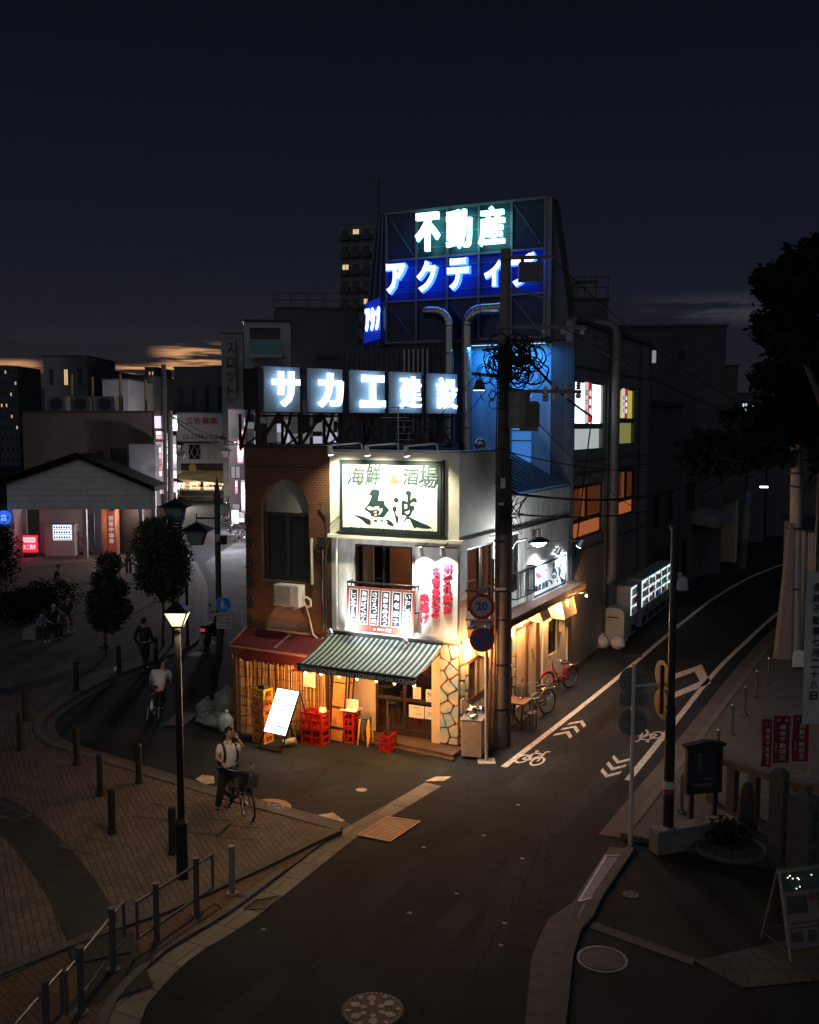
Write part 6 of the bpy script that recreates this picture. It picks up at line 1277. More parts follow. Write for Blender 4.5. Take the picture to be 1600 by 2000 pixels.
# guard rails: each hoop with its own posts
GRM = M('rail_grey', (.12, .125, .135), .4, .5, var=.15)
def guard(label, p0, p1, ext=.5):
    a, b = Vector(G(*p0)), Vector(G(*p1)); d = (b-a).normalized(); t = thing('guard_rail', label, 'guard rail', W, tuple((a+b)/2), 'guard rails along the footpath')
    for p in (a, b):
        mb = MB(); mb.cyl(p, p+Vector((0, 0, .95)), .046, None, 12); mb.cyl(p+Vector((0, 0, .95)), p+Vector((0, 0, .97)), .06, None, 12); mb.cyl(p+Vector((0, 0, .04)), p+Vector((0, 0, .07)), .1, None, 12); mb.build('post', GRM, t, True)
    mb = MB(); P = [a-d*ext+Vector((0, 0, .85)), b+d*ext+Vector((0, 0, .85)), b+d*ext+Vector((0, 0, .30)), a-d*ext+Vector((0, 0, .30))]
    for i in range(4): mb.cyl(P[i], P[(i+1) % 4], .024, None, 8)
    for p in P: mb.ball(p, .026, 8)
    mb.build('hoop', GRM, t)
guard('grey tubular guard rail nearest the lit lamp post', (307, 1845), (385, 1790), .42); guard('grey tubular guard rail in the middle of the row', (160, 1985), (222, 1900), .42); guard('grey tubular guard rail at the bottom left corner, partly cut off', (20, 2155), (93, 2060), .42)
# right side chrome posts
CHR = M('chrome', (.40, .40, .41), .2, 1, var=.1); c0 = None
for p, lb in (((1501, 1335), 'slim chrome post on the temple footway, farthest from the viewer'), ((1477, 1363), 'slim chrome post on the temple footway, second farthest'), ((1455, 1397), 'slim chrome post on the temple footway, level with the diamond marking'), ((1430, 1436), 'slim chrome post on the temple footway, second nearest'), ((1402, 1490), 'slim chrome post on the temple footway, just above the notice board'), ((1331, 1588), 'slim chrome post on the temple footway, left of the notice board legs')):
    g = G(*p, .11)
    if c0 is None:
        c0 = thing('footway_post', lb, 'post', W, (0, 0, 0), 'chrome posts on the temple footway'); mb = MB(); mb.cyl((0, 0, 0), (0, 0, .72), .035, None, 12); mb.ball((0, 0, .76), .05, 10); mb.build('post', CHR, c0, True); mb = MB(); mb.cyl((0, 0, 0), (0, 0, .03), .08, None, 12); mb.build('base_ring', CHR, c0); c0.location = g
    else: dup(c0, g, None, lb)
# back of the road sign, tall black camera pole
bs = thing('road_sign', 'grey sign post seen from behind with round and square sign backs', 'road sign', W, (4.12, 17.95, 0)); X, Yq = 4.12, 17.95
mb = MB(); mb.cyl((X, Yq, 0), (X, Yq, 3.42), .04, None, 12); mb.bar((X, Yq, 3.02), (X+.48, Yq, 3.05), .04, .04); mb.build('pole', GPOLE, bs, True)
mb = MB()
for z in (3.1, 2.32): disc(mb, (X+.01, Yq+.07, z), .27, .012, 0, 32)
mb.bx(X-.25, X+.28, Yq+.06, Yq+.07, 2.62, 2.88)
for z in (3.2, 3.0, 2.8, 2.7, 2.42, 2.22): mb.bar((X-.2, Yq+.04, z), (X+.22, Yq+.04, z), .03, .02)
mb.build('sign_back', SBK, bs)
mb = MB(); disc(mb, (X+.52, Yq, 3.22), .28, .012, 0, 32, (1, .25, 0)); disc(mb, (X+.52, Yq, 2.68), .28, .012, 0, 32, (1, .25, 0)); mb.cyl((X+.5, Yq, 2.5), (X+.5, Yq, 3.4), .03, None, 8, 1); mb.build('side_sign', [DARK_METAL, SR], bs)
t = thing('camera_pole', 'tall black pole with a white dome camera and a striped sticker', 'pole', W, (4.75, 17.72, 0)); X, Yq = 4.75, 17.72; mb = MB(); mb.cyl((X, Yq, 0), (X, Yq, 2.7), .10, .09, 16); mb.cyl((X, Yq, 2.7), (X, Yq, 5.95), .07, .065, 16); mb.cyl((X, Yq, 5.95), (X, Yq, 6.0), .09, None, 16); mb.build('pole', BLACK_PAINT, t, True)
mb = MB(); mb.cyl((X, Yq, 1.18), (X, Yq, 1.32), .103, None, 16); mb.cyl((X, Yq, 1.08), (X, Yq, 1.17), .103, None, 16, 1); mb.build('sticker', [M('sticker_pale', (.4, .39, .38), .6), M('sticker_red', (.25, .02, .05), .6)], t)
zc = D(1318, 1145, Yq)[2]; mb = MB(); mb.bar((X, Yq, zc+.22), (X+.14, Yq, zc+.22), .05, .06); mb.lathe([(.05, .18), (.1, .15), (.12, .02), (.125, -.05), (.11, -.07)], (X+.14, Yq, zc), 18); mb.build('dome_camera', M('camera_white', (.32, .32, .33), .4, var=.1), t, True); mb = MB(); mb.ball((X+.14, Yq, zc-.07), .1, 16); mb.build('dome', M('dome_black', (.02, .02, .02), .06, spec=.8), t, True)
# notice board, low wall, stele, pillars, banners of the temple
NF = Fr(G(1371, 1636)[:2], 12); nb = thing('notice_board', 'dark wooden notice board with a little roof on two posts', 'notice board', NF)
for x in (-.24, .24): mb = MB(); mb.bar((x, 0, .11), (x, 0, 1.05), .07, .07); mb.bx(x-.08, x+.08, -.08, .08, .11, .2); mb.build('leg', BLACK_PAINT, nb)
mb = MB(); mb.wall(-.36, .36, .88, 1.78, -.05, .05, [(-.29, .29, 1.0, 1.7)]); mb.prism([(-.4, 1.78), (.4, 1.78), (.42, 1.83), (.2, 1.86), (0, 1.9), (-.2, 1.86), (-.42, 1.83)], -.08, .08, PL((0, 0, 0), FX, UZ)); mb.build('frame', M('board_black', (.02, .017, .016), .4, var=.2), nb)
mb = MB(); mb.bx(-.29, .29, .0, .03, 1.0, 1.7); mb.bx(-.28, .28, -.005, -.001, 1.0, 1.06, 1); mb.build('panel', [M('panel_print', (.03, .035, .045), .25, var=.5, scale=5), M('panel_strip', (.09, .085, .08), .4)], nb)
mb = MB(); T = PL((0, -.004, 0), FX, UZ); mb.col('観光案内', T, -.08, 1.66, .07, .07, .085); mb.text('寺町', T @ Matrix.Translation((.08, 1.15, 0)), .2, .06); mb.build('lettering', M('dim_letter', (.16, .15, .13), .6), nb)
def block(label, name, cat, pts, z0, z1, mat, bev=.02, mbx=None):
    P = [G(*p, z0) for p in pts]; mb = MB(); mb.prism([(p[0], p[1]) for p in P], z0, z1); return solo(name, label, cat, mb, mat, W, (P[0][0], P[0][1], z0), bevel=bev)
wl = [G(1285, 1664, .1), G(1440, 1636, .1)]; d = Vector(wl[1])-Vector(wl[0]); n = Vector((-d.y, d.x, 0)).normalized()*.28; mb = MB(); mb.prism([(wl[0][0], wl[0][1]), (wl[1][0], wl[1][1]), (wl[1][0]+n.x, wl[1][1]+n.y), (wl[0][0]+n.x, wl[0][1]+n.y)], .02, .42); mb.prism([(wl[0][0]-.0, wl[0][1]-.02), (wl[1][0]+.01, wl[1][1]-.02), (wl[1][0]+n.x*1.05, wl[1][1]+n.y*1.05), (wl[0][0]+n.x*1.05, wl[0][1]+n.y*1.05)], .42, .47); solo('low_wall', 'low pale stone wall behind the notice board legs', 'wall', mb, M('pale_stone', (.13, .127, .125), .8, var=.2), W, wl[0], bevel=.015)
TST = M('temple_stone', (.065, .063, .062), .85, var=.3, scale=4, bump=.2)
def pillar(label, px, py, w, d, h, rz, chars, z0=.0):
    f = Fr(G(px, py, z0)[:2], rz); t = thing('stone_pillar', label, 'pillar', f, (0, 0, z0), 'temple gate pillars'); mb = MB(); mb.bx(-w/2, w/2, -d/2, d/2, z0, z0+h); mb.hexa([(-w/2, -d/2, z0+h), (w/2, -d/2, z0+h), (w/2, d/2, z0+h), (-w/2, d/2, z0+h), (-w*.1, -d*.1, z0+h+.08), (w*.1, -d*.1, z0+h+.08), (w*.1, d*.1, z0+h+.08), (-w*.1, d*.1, z0+h+.08)]); mb.build('shaft', TST, t)
    mb = MB(); p = h*.82/len(chars); mb.col(chars, PL((0, -d/2-.004, 0), FX, UZ), 0, z0+h*.93, w*.42, p*.62, p, bold=.03); mb.build('lettering', M('carved_black', (.025, .025, .025), .7), t)
pillar('slender stone gate pillar with five carved characters beside the red banners', 1517, 1692, .22, .26, 1.72, 40, '長崎不動尊'); pillar('broad stone gate pillar at the right picture edge behind the sandwich board', 1566, 1738, .36, .4, 1.62, 34, '弘法大師')
f = Fr(G(1480, 1600, .11)[:2], 35); t = thing('stone_fence', 'grey stone rail on square balusters leading to the gate pillar', 'fence', f, (0, 0, .11)); mb = MB(); mb.bx(-.1, .1, -1.1, 1.2, .98, 1.12); mb.build('rail', TST, t)
for y in (-.9, -.4, .1, .6, 1.1): mb = MB(); mb.bx(-.08, .08, y-.09, y+.09, .11, .98); mb.build('baluster', TST, t)
f = Fr(G(1456, 1622, .11)[:2], 10); t = thing('stone_stele', 'dark rounded stone figure on a base beside the shrub bed', 'stone marker', f, (0, 0, .11)); mb = MB(); mb.lathe([(.15, .3), (.16, .5), (.15, .8), (.13, .95), (.08, 1.04), (.01, 1.07)], (0, 0, 0), 16, 0, None, 1, .7); mb.build('stone', M('stone_dark', (.035, .033, .035), .7, var=.3, bump=.3), t, True); mb = MB(); mb.lathe([(.24, .11), (.22, .28), (.16, .32)], (0, 0, 0), 14); mb.build('base', MC['stone_dark'], t, True); mb = MB(); mb.lathe([(.163, .72), (.15, .86), (.12, .9)], (0, -.01, 0), 14, 0, None, .8, .7); mb.build('bib', M('bib_red', (.10, .012, .015), .8), t)
BR = M('banner_red_cloth', (.16, .008, .018), .85, var=.25, scale=3); BWT = M('banner_pale', (.36, .35, .34), .85, var=.15, scale=3)
def banner(label, x0, x1, y0, y1, Yd, chars, mat, ink, group=None, sub=None, pole_bottom=0, cloth='cloth', rz=0):
    a = D(x0, y0, Yd); b = D(x1, y1, Yd); w = b[0]-a[0]; cx = (a[0]+b[0])/2; zt, zb = a[2], b[2]; t = thing('banner', label, 'banner', W, (cx+w/2, Yd, 0), group); mb = MB(); n, m = 6, 14
    P = lambda i, j: (a[0]+w*i/n, Yd+.03*math.sin(j*.5+i*.6+x0)*(1-i/n), zt+(zb-zt)*j/m)
    for i in range(n):
        for j in range(m): mb.quad(P(i, j+1), P(i+1, j+1), P(i+1, j), P(i, j))
    mb.build('cloth', mat, t, True)
    mb = MB(); T = PL((0, Yd-.045, 0), FX, UZ); p = (zt-zb)*.78/len(chars); mb.col(chars, T, cx+(w*.04 if sub else 0), zt-(zt-zb)*(.16 if sub else .06), w*.36, p*.8, p, bold=.03)
    if sub: mb.text('奉', T @ Matrix.Translation((cx-w*.22, zt-(zt-zb)*.08, 0)), w*.2, w*.22); mb.text('納', T @ Matrix.Translation((cx+w*.22, zt-(zt-zb)*.08, 0)), w*.2, w*.22); mb.col('長崎寺', T, cx-w*.34, zt-(zt-zb)*.55, w*.14, p*.4, p*.5)
    mb.build('lettering', ink, t)
    mb = MB(); mb.cyl((b[0]+.02, Yd, pole_bottom), (b[0]+.02, Yd, zt+.12), .014, None, 8); mb.bar((a[0], Yd, zt+.02), (b[0]+.03, Yd, zt+.02), .014, .014)
    for j in range(5): mb.bar((b[0]-.01, Yd, zt-(zt-zb)*j/4.2), (b[0]+.03, Yd, zt-(zt-zb)*j/4.2), .012, .012)
    mb.build('pole', M('banner_pole', (.22, .22, .22), .4, .3), t)
for x0, x1, y0, y1, lb in ((1489, 1506, 1405, 1498, 'leftmost'), (1511, 1541, 1398, 1490, 'middle'), (1549, 1578, 1396, 1487, 'rightmost')): banner('red temple banner with white characters by the gate, '+lb+' of three', x0, x1, y0, y1, 21.2, '南無不動明王', BR, M('banner_white_ink', (.30, .28, .28), .8), 'red temple banners', 1, .1)
banner('long pale banner with black brushed characters at the right picture edge', 1576, 1606, 1118, 1415, 21.0, '長崎不動尊七月二十八日', BWT, INK, None, None, .1)
# shrub bed and sandwich board
def leafcloud(mb, blobs, n, size, r, mats=3, flat=.75):
    tot = sum(b[3]*b[4]*b[5] for b in blobs)
    for b in blobs:
        k = int(n*b[3]*b[4]*b[5]/tot)
        for _ in range(k):
            u = r.gauss(0, 1), r.gauss(0, 1), r.gauss(0, 1); L = math.sqrt(sum(q*q for q in u)) or 1; q = r.uniform(.35, 1)**.5*(1+.15*r.gauss(0, 1))
            c = Vector((b[0]+u[0]/L*q*b[3], b[1]+u[1]/L*q*b[4], b[2]+u[2]/L*q*b[5])); a = Vector((r.gauss(0, 1), r.gauss(0, 1), r.gauss(0, flat))).normalized(); e = a.cross(Vector((r.gauss(0, 1), r.gauss(0, 1), r.gauss(0, 1)))).normalized(); s = size*r.uniform(.6, 1.4)
            mb.add([c-a*s, c+e*s*.42, c+a*s, c-e*s*.42], [(0, 1, 2, 3)], r.randrange(mats))
LEAF = [M('leaf_a', (.045, .075, .030), .6, var=.35), M('leaf_b', (.070, .095, .035), .6, var=.35), M('leaf_c', (.028, .050, .022), .6, var=.35)]
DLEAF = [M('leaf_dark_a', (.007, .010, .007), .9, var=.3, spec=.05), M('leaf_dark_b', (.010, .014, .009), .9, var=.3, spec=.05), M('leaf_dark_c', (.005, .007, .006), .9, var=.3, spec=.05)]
BARK = M('bark', (.07, .055, .045), .9, var=.3, bump=.3)
def plant(label, px, py, rr, h, n, seed, name='shrub', mats=LEAF, size=.05):
    g = G(px, py, .1); t = thing(name, label, 'shrub', W, g); r = random.Random(seed); mb = MB(); leafcloud(mb, [(g[0]+r.uniform(-.5, .5)*rr, g[1]+r.uniform(-.5, .5)*rr, g[2]+h*r.uniform(.35, .65), rr*.7, rr*.7, h*.45) for _ in range(5)], n, size, r); mb.build('leaves', mats, t); mb = MB()
    for k in range(6): mb.tube([(g[0], g[1], .08), (g[0]+r.uniform(-.4, .4)*rr, g[1]+r.uniform(-.4, .4)*rr, g[2]+h*.6)], .012, 5)
    mb.build('stem', BARK, t)
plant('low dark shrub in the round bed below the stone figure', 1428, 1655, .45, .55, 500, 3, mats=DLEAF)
g = G(1432, 1668, .1); mb = MB(); mb.tube([(g[0]+.62*math.cos(a), g[1]+.55*math.sin(a)+.1, .15) for a in [2*math.pi*i/26 for i in range(26)]], .05, 6, 0, True); solo('bed_edging', 'curved stone edging round the shrub bed', 'edging', mb, TST, W, g)
f = Fr(G(1556, 1850, .0)[:2], 14); t = thing('sandwich_board', 'standing sandwich board menu with a dark green header at the lower right edge', 'sandwich board', f, (0, 0, .0))
sb = lambda u, v, s=1, o=0: (u, s*(-.36+.36*v/1.25)-o, .02+v)
mb = MB()
for s in (1, -1):
    for u in (-.36, .36): mb.bar(sb(u, 0, s), sb(u, 1.22, s), .03, .03)
    for v in (.18, 1.2): mb.bar(sb(-.36, v, s), sb(.36, v, s), .03, .03)
for u in (-.36, .36): mb.bar(sb(u, .1, 1), sb(u, .1, -1), .012, .012)
mb.build('frame', M('frame_pale', (.26, .25, .25), .4, .5), t)
mb = MB(); mb.hexa([sb(-.34, .2, -1, -.01), sb(.34, .2, -1, -.01), sb(.34, .2, -1, .01), sb(-.34, .2, -1, .01), sb(-.34, 1.19, -1, -.01), sb(.34, 1.19, -1, -.01), sb(.34, 1.19, -1, .01), sb(-.34, 1.19, -1, .01)]); mb.hexa([sb(-.34, .2, 1, -.01), sb(.34, .2, 1, -.01), sb(.34, .2, 1, .01), sb(-.34, .2, 1, .01), sb(-.34, 1.19, 1, -.01), sb(.34, 1.19, 1, -.01), sb(.34, 1.19, 1, .01), sb(-.34, 1.19, 1, .01)]); mb.build('panel', M('menu_brown', (.15, .11, .09), .45, var=.15), t)
mb = MB(); mb.quad(sb(-.34, .92, 1, .013), sb(.34, .92, 1, .013), sb(.34, 1.18, 1, .013), sb(-.34, 1.18, 1, .013)); mb.build('header', M('header_green', (.012, .028, .02), .2), t)
T = PL(sb(0, 0, 1, .016), FX, (0, .36, 1.25)); T2 = Matrix.Translation((0, 0, 0)); k = math.sqrt(.36**2+1.25**2)/1.25
mb = MB(); mb.text('OPEN', T @ Matrix.Translation((0, 1.05*k, 0)), .4, .14, bold=.02); mb.build('lettering', M('open_letter', (.05, .10, .07), .5), t)
mb = MB(); r = random.Random(4)
for u, v, w, h in ((-.3, .62, .34, .24), (.08, .76, .11, .12), (.21, .76, .11, .12), (.08, .62, .11, .12), (.21, .62, .11, .12), (-.3, .48, .6, .03), (-.3, .42, .6, .02), (-.02, .22, .14, .16), (.16, .24, .16, .24), (-.3, .24, .2, .14)): mb.quad(sb(u, v, 1, .014), sb(u+w, v, 1, .014), sb(u+w, v+h, 1, .014), sb(u, v+h, 1, .014), r.randrange(3))
mb.build('print', [M('print_dark', (.05, .03, .025), .5), M('print_red', (.12, .035, .025), .5), M('print_tan', (.16, .11, .07), .5)], t)
mb = MB()
for u, v in ((-.2, 1.14), (-.24, 1.12), (-.16, 1.10), (-.08, 1.10), (-.06, 1.08), (.16, 1.12), (-.06, .98), (-.12, .96)): mb.ball(sb(u, v, 1, .03), .009, 8)
mb.build('header_glints', E('glint', (1, .8, .65), 3), t)  # glowing beads standing in for light reflections on the dark header
# concrete pole, booth and small oval sign at the right edge
t = thing('concrete_pole', 'pale concrete utility pole with a flared grey base at the right', 'utility pole', W, (12.54, 32.5, 0)); mb = MB(); mb.cyl((12.75, 32.5, 0), (12.55, 32.5, 10.5), .22, .14, 16); mb.build('shaft', CONCRETE, t, True); mb = MB(); mb.hexa([(12.1, 32.2, .1), (12.55, 32.2, .1), (12.55, 32.6, .1), (12.1, 32.6, .1), (12.42, 32.3, 4.6), (12.55, 32.3, 4.6), (12.55, 32.5, 4.6), (12.42, 32.5, 4.6)]); mb.build('guard', M('pole_guard', (.17, .15, .145), .8, var=.2), t); mb = MB()
for z in (2.4, 4.4, 6.2): mb.cyl((12.7-.02*z, 32.5, z), (12.7-.02*z, 32.5, z+.05), .235, None, 16)
mb.bx(12.2, 12.45, 32.2, 32.4, 6.4, 6.9); mb.bx(12.85, 13.1, 32.2, 32.4, 5.6, 6.0); mb.build('strap', DARK_METAL, t)
f = Fr((13.35, 32.3), -12); t = thing('booth', 'pale grey boxy hut with a framed panel at the right picture edge', 'hut', f, (0, 0, 0)); mb = MB(); mb.bx(-.3, 6, 0, 5, 0.1, 4.3); mb.build('wall', M('booth_grey', (.23, .23, .24), .8, var=.2), t); mb = MB(); mb.bx(-.4, 6.1, -.15, 5.1, 4.3, 4.42); mb.build('roof', DARK_METAL, t); mb = MB(); mb.wall(.25, 2, 2.9, 4.1, -.06, -.001, [(.32, 1.93, 2.97, 4.03)]); q = mb.build('window', DARK_METAL, t); mb = MB(); mb.quad((.3, -.03, 2.95), (1.95, -.03, 2.95), (1.95, -.03, 4.05), (.3, -.03, 4.05)); mb.build('pane', M('panel_lilac', (.30, .29, .33), .5), q)
g = G(1560, 1306, .11); f = Fr(g[:2], 0); mb = MB(); T = PL((0, 0, .11), FX, UZ); mb.prism([(-.2, .05), (.2, .05), (.2, .4)]+[(.2*math.cos(a), .4+.2*math.sin(a)) for a in [math.pi*i/8 for i in range(1, 8)]]+[(-.2, .4)], -.02, .02, T); mb.bx(-.18, .18, -.1, .1, .0, .17, 1); solo('standing_sign', 'small pale round topped standing sign by the booth', 'sign', mb, [M('sign_mint', (.42, .50, .50), .6), BLACK_PAINT], f, (0, 0, 0))
# vending machines along the side street
def vending(label, y0, w=1.05, h=1.92, x0=-.0, x1=.62, seed=1, body='vending_grey', strength=1.25):
    t = thing('vending_machine', label, 'vending machine', R, ((x0+x1)/2, y0+w/2, 0), 'vending machines on the side street'); mb = MB(); mb.bx(x0, x1, y0, y0+w, .05, h); mb.build('cabinet', M(body, (.36, .36, .37), .45, .1, var=.12), t, bevel=.02)
    mb = MB(); mb.bx(x1+.001, x1+.012, y0+.06, y0+w-.06, .82, h-.08); mb.build('lit_window', E('vend_light', (.75, .92, 1), strength, (.3, .3, .3)), t)
    mb = MB(); r = random.Random(seed)
    for k in range(3):
        z = .9+k*.34
        for i in range(7): y = y0+.1+i*(w-.2)/7; mb.cyl((x1+.035, y+.06, z), (x1+.035, y+.06, z+r.uniform(.14, .24)), .034, None, 8, r.choice((0, 1, 2, 2, 2, 3, 4)))
    mb.build('cans', [M('can_red', (.5, .03, .03), .4), M('can_green', (.05, .3, .1), .4), M('can_white', (.7, .7, .7), .4), M('can_blue', (.03, .1, .4), .4), M('can_brown', (.2, .08, .03), .4)], t)
    mb = MB()
    for k in range(3): mb.bx(x1+.013, x1+.07, y0+.06, y0+w-.06, .86+k*.34, .89+k*.34)
    mb.bx(x1+.005, x1+.02, y0+.15, y0+w-.15, .2, .42, 1); mb.bx(x1+.005, x1+.02, y0+w-.2, y0+w-.08, .5, .74, 1); mb.build('shelf', [WHITE_PAINT, BLACK_PAINT], t)
vending('pale vending machine standing alone next to the round topped bin', 14.5, 1.0, 1.92, -.1, .6, 1)
for i in range(5): vending('lit vending machine in the dark row, '+('nearest', 'second', 'third', 'fourth', 'farthest')[i]+' from the bin', 16.35+i*1.16, 1.1, 1.92, 0, .58, 3+i, 'vending_dark')
f = Fr(R.l2w((.35, 13.3, 0))[:2], -26); t = thing('recycling_bin', 'pale grey round topped recycling bin beside the lone vending machine', 'bin', f); mb = MB(); mb.prism([(-.4, .1), (.4, .1), (.42, 1.1)]+[(.42*math.cos(a), 1.1+.28*math.sin(a)) for a in [math.pi*i/10 for i in range(1, 10)]]+[(-.42, 1.1)], -.35, .35, PL((0, 0, 0), FX, UZ)); mb.build('body', M('bin_grey', (.40, .39, .36), .6, var=.15), t, bevel=.03); mb = MB(); mb.bx(-.2, .2, -.362, -.35, 1.0, 1.04); mb.build('slot', BLACK_PAINT, t)
bag('white rubbish bag on the left in front of the round topped bin', (.1, 12.5, 0), (.26, .24, .45), BAGW, R, 7, 'rubbish bags by the bin'); bag('white rubbish bag with blue print on the right in front of the round topped bin', (.62, 12.6, 0), (.27, .24, .45), BAGW, R, 8, 'rubbish bags by the bin')
# ================================================================== bicycles
def bicycle(name, label, loc, rz, col, basket=True, group=None, lean=0, detail=True, steer=0, rear_basket=False):
    """rear hub at x 0, front hub at x 1.08"""
    f = Fr(loc[:2], math.degrees(rz)); t = thing(name, label, 'bicycle', f, (0, 0, 0), group); t.rotation_euler = (lean, 0, rz); t.location = loc
    pm = M('bike_'+'_'.join(str(round(c, 2)) for c in col), col, .35, .3, var=.1); r = .33; ns = 18 if detail else 10
    for x, n in ((0, 0), (1.08, 1)):
        mb = MB(); mb.tube([(x+r*math.cos(a), 0, r+r*math.sin(a)) for a in [2*math.pi*i/28 for i in range(28)]], .021, 6, 0, True); w = mb.build('wheel', RUBBER, t, True)
        mb = MB(); mb.tube([(x+(r-.03)*math.cos(a), 0, r+(r-.03)*math.sin(a)) for a in [2*math.pi*i/28 for i in range(28)]], .012, 5, 0, True)
        for i in range(ns): a = 2*math.pi*i/ns; mb.tube([(x, .02*(-1)**i, r), (x+(r-.03)*math.cos(a), 0, r+(r-.03)*math.sin(a))], .0022 if detail else .003, 3)
        mb.cyl((x, -.05, r), (x, .05, r), .025, None, 8); mb.build('rim', STEEL, w)
    mb = MB(); ft = (.86, 0, .88); bb = (.44, 0, .29); st = (.30, 0, .74)
    mb.tube([(.83, 0, .78), (.72, 0, .58), (.55, 0, .38), bb], .021, 8); mb.tube([(.82, 0, .70), (.62, 0, .52), (.37, 0, .52)], .015, 8); mb.tube([bb, st], .018, 8); mb.tube([(.81, 0, .68), (.87, 0, .92)], .022, 8)
    for s in (-.05, .05): mb.tube([bb, (0, s, r)], .011, 6); mb.tube([(.33, 0, .66), (0, s, r)], .010, 6); mb.tube([(.82, s*.6, .68), (1.0, s, .5), (1.08, s, r)], .012, 6)
    mb.build('frame', pm, t, True)
    mb = MB(); mb.tube([(.87, 0, .92), (.86, 0, 1.0)], .012, 6); mb.tube([(.60, -.29, 1.0), (.76, -.27, 1.02), (.88, -.14, 1.0), (.87, 0, .99), (.88, .14, 1.0), (.76, .27, 1.02), (.60, .29, 1.0)], .011, 7); mb.build('handlebar', STEEL, t, True)
    mb = MB()
    for s in (-1, 1): mb.tube([(.60, .29*s, 1.0), (.70, .28*s, 1.013)], .017, 7)
    mb.build('grip', RUBBER, t)
    mb = MB(); mb.prism([(.14, -.10), (.2, -.11), (.44, -.025), (.46, 0), (.44, .025), (.2, .11), (.14, .10)], .78, .83); mb.cyl((.30, 0, .7), (.29, 0, .79), .014); mb.build('saddle', RUBBER, t, bevel=.015)
    mb = MB()
    for x, a0, a1 in ((0, .4, 3.2), (1.08, .9, 2.9)): 
        P = [(x+(r+.035)*math.cos(a), r+(r+.035)*math.sin(a)) for a in [a0+(a1-a0)*i/14 for i in range(15)]]
        for i in range(14): mb.add([(P[i][0], -.03, P[i][1]), (P[i+1][0], -.03, P[i+1][1]), (P[i+1][0], .03, P[i+1][1]), (P[i][0], .03, P[i][1])], [(0, 1, 2, 3)])
    mb.build('mudguard', STEEL if col[0] < .3 else pm, t)
    mb = MB(); mb.bx(-.02, .5, -.06, -.045, .24, .36); mb.cyl((.44, -.09, .29), (.44, .09, .29), .02, None, 8); mb.bar((.44, -.09, .29), (.40, -.1, .13), .02, .02); mb.bar((.44, .09, .29), (.48, .1, .45), .02, .02); mb.bx(.34, .46, -.2, -.1, .115, .135); mb.bx(.42, .54, .1, .2, .44, .46); mb.build('chain_guard', BLACK_PAINT, t)
    mb = MB()
    for s in (-.07, .07): mb.tube([(-.28, s, .70), (.28, s, .70)], .008, 5); mb.tube([(-.05, s, .70), (0, s, r)], .007, 5)
    for x in (-.28, -.1, .08, .26): mb.tube([(x, -.07, .70), (x, .07, .70)], .007, 5)
    mb.tube([(0, -.13, r), (-.12, -.16, .02)], .01, 5); mb.tube([(0, .13, r), (-.12, .16, .02)], .01, 5); mb.tube([(-.12, -.16, .02), (-.12, .16, .02)], .01, 5); mb.build('rack_and_stand', STEEL, t)
    def bsk(cx, z, w, l, h):
        mb = MB(); q = lambda k, zz, s=1: [(cx-l/2*k, -w/2*k, zz), (cx+l/2*k, -w/2*k, zz), (cx+l/2*k, w/2*k, zz), (cx-l/2*k, w/2*k, zz)]
        for i in range(6):
            k = .82+.18*i/5; P = q(k, z+h*i/5)
            for j in range(4): mb.bar(P[j], P[(j+1) % 4], .008, .008)
        a, b = q(.82, z), q(1, z+h)
        for j in range(4):
            for i in range(6): mb.bar(lerp(a[j], a[(j+1) % 4], i/6), lerp(b[j], b[(j+1) % 4], i/6), .006, .006)
        mb.quad(*a); return mb.build('basket', BLACK_PAINT if detail else DARK_METAL, t)
    if basket: bsk(1.1, .72, .34, .28, .24)
    if rear_basket: bsk(-.12, .72, .36, .32, .22)
    return t
def bike_px(name, label, rear, front, col, **k):
    a, b = Vector(G(*rear)), Vector(G(*front)); d = b-a; return bicycle(name, label, tuple(a), math.atan2(d.y, d.x), col, **k)
bike_px('bicycle', 'silver grey bicycle with a black front basket parked behind the utility pole', (1070, 1394), (1015, 1412), (.20, .20, .21), basket=True, lean=.06)
bike_px('bicycle', 'red bicycle leaning by the white side wall of the bar', (1113, 1343), (1080, 1352), (.45, .02, .03), basket=False, lean=-.05)
# ================================================================== people
def skin(V, Ed, Rr, sub=1):
    me = bpy.data.meshes.new('s'); me.from_pydata(V, Ed, []); o = bpy.data.objects.new('s', me); COL.objects.link(o)
    m = o.modifiers.new('skin', 'SKIN'); m.use_smooth_shade = True
    if not me.skin_vertices: bpy.context.view_layer.update()
    for i, d in enumerate(me.skin_vertices[0].data):
        r = Rr[i]; d.radius = r if isinstance(r, tuple) else (r, r); d.use_root = (i == 0)
    if sub: q = o.modifiers.new('sub', 'SUBSURF'); q.levels = sub; q.render_levels = sub
    ev = bpy.data.meshes.new_from_object(o.evaluated_get(bpy.context.evaluated_depsgraph_get()))
    r = ([tuple(v.co) for v in ev.vertices], [tuple(p.vertices) for p in ev.polygons]); bpy.data.objects.remove(o); bpy.data.meshes.remove(me); bpy.data.meshes.remove(ev); return r
SKIN = M('skin', (.42, .25, .17), .6, var=.08); EYE = M('eye_dark', (.02, .015, .015), .3); HAIR = M('hair_black', (.012, .010, .010), .5, var=.2)
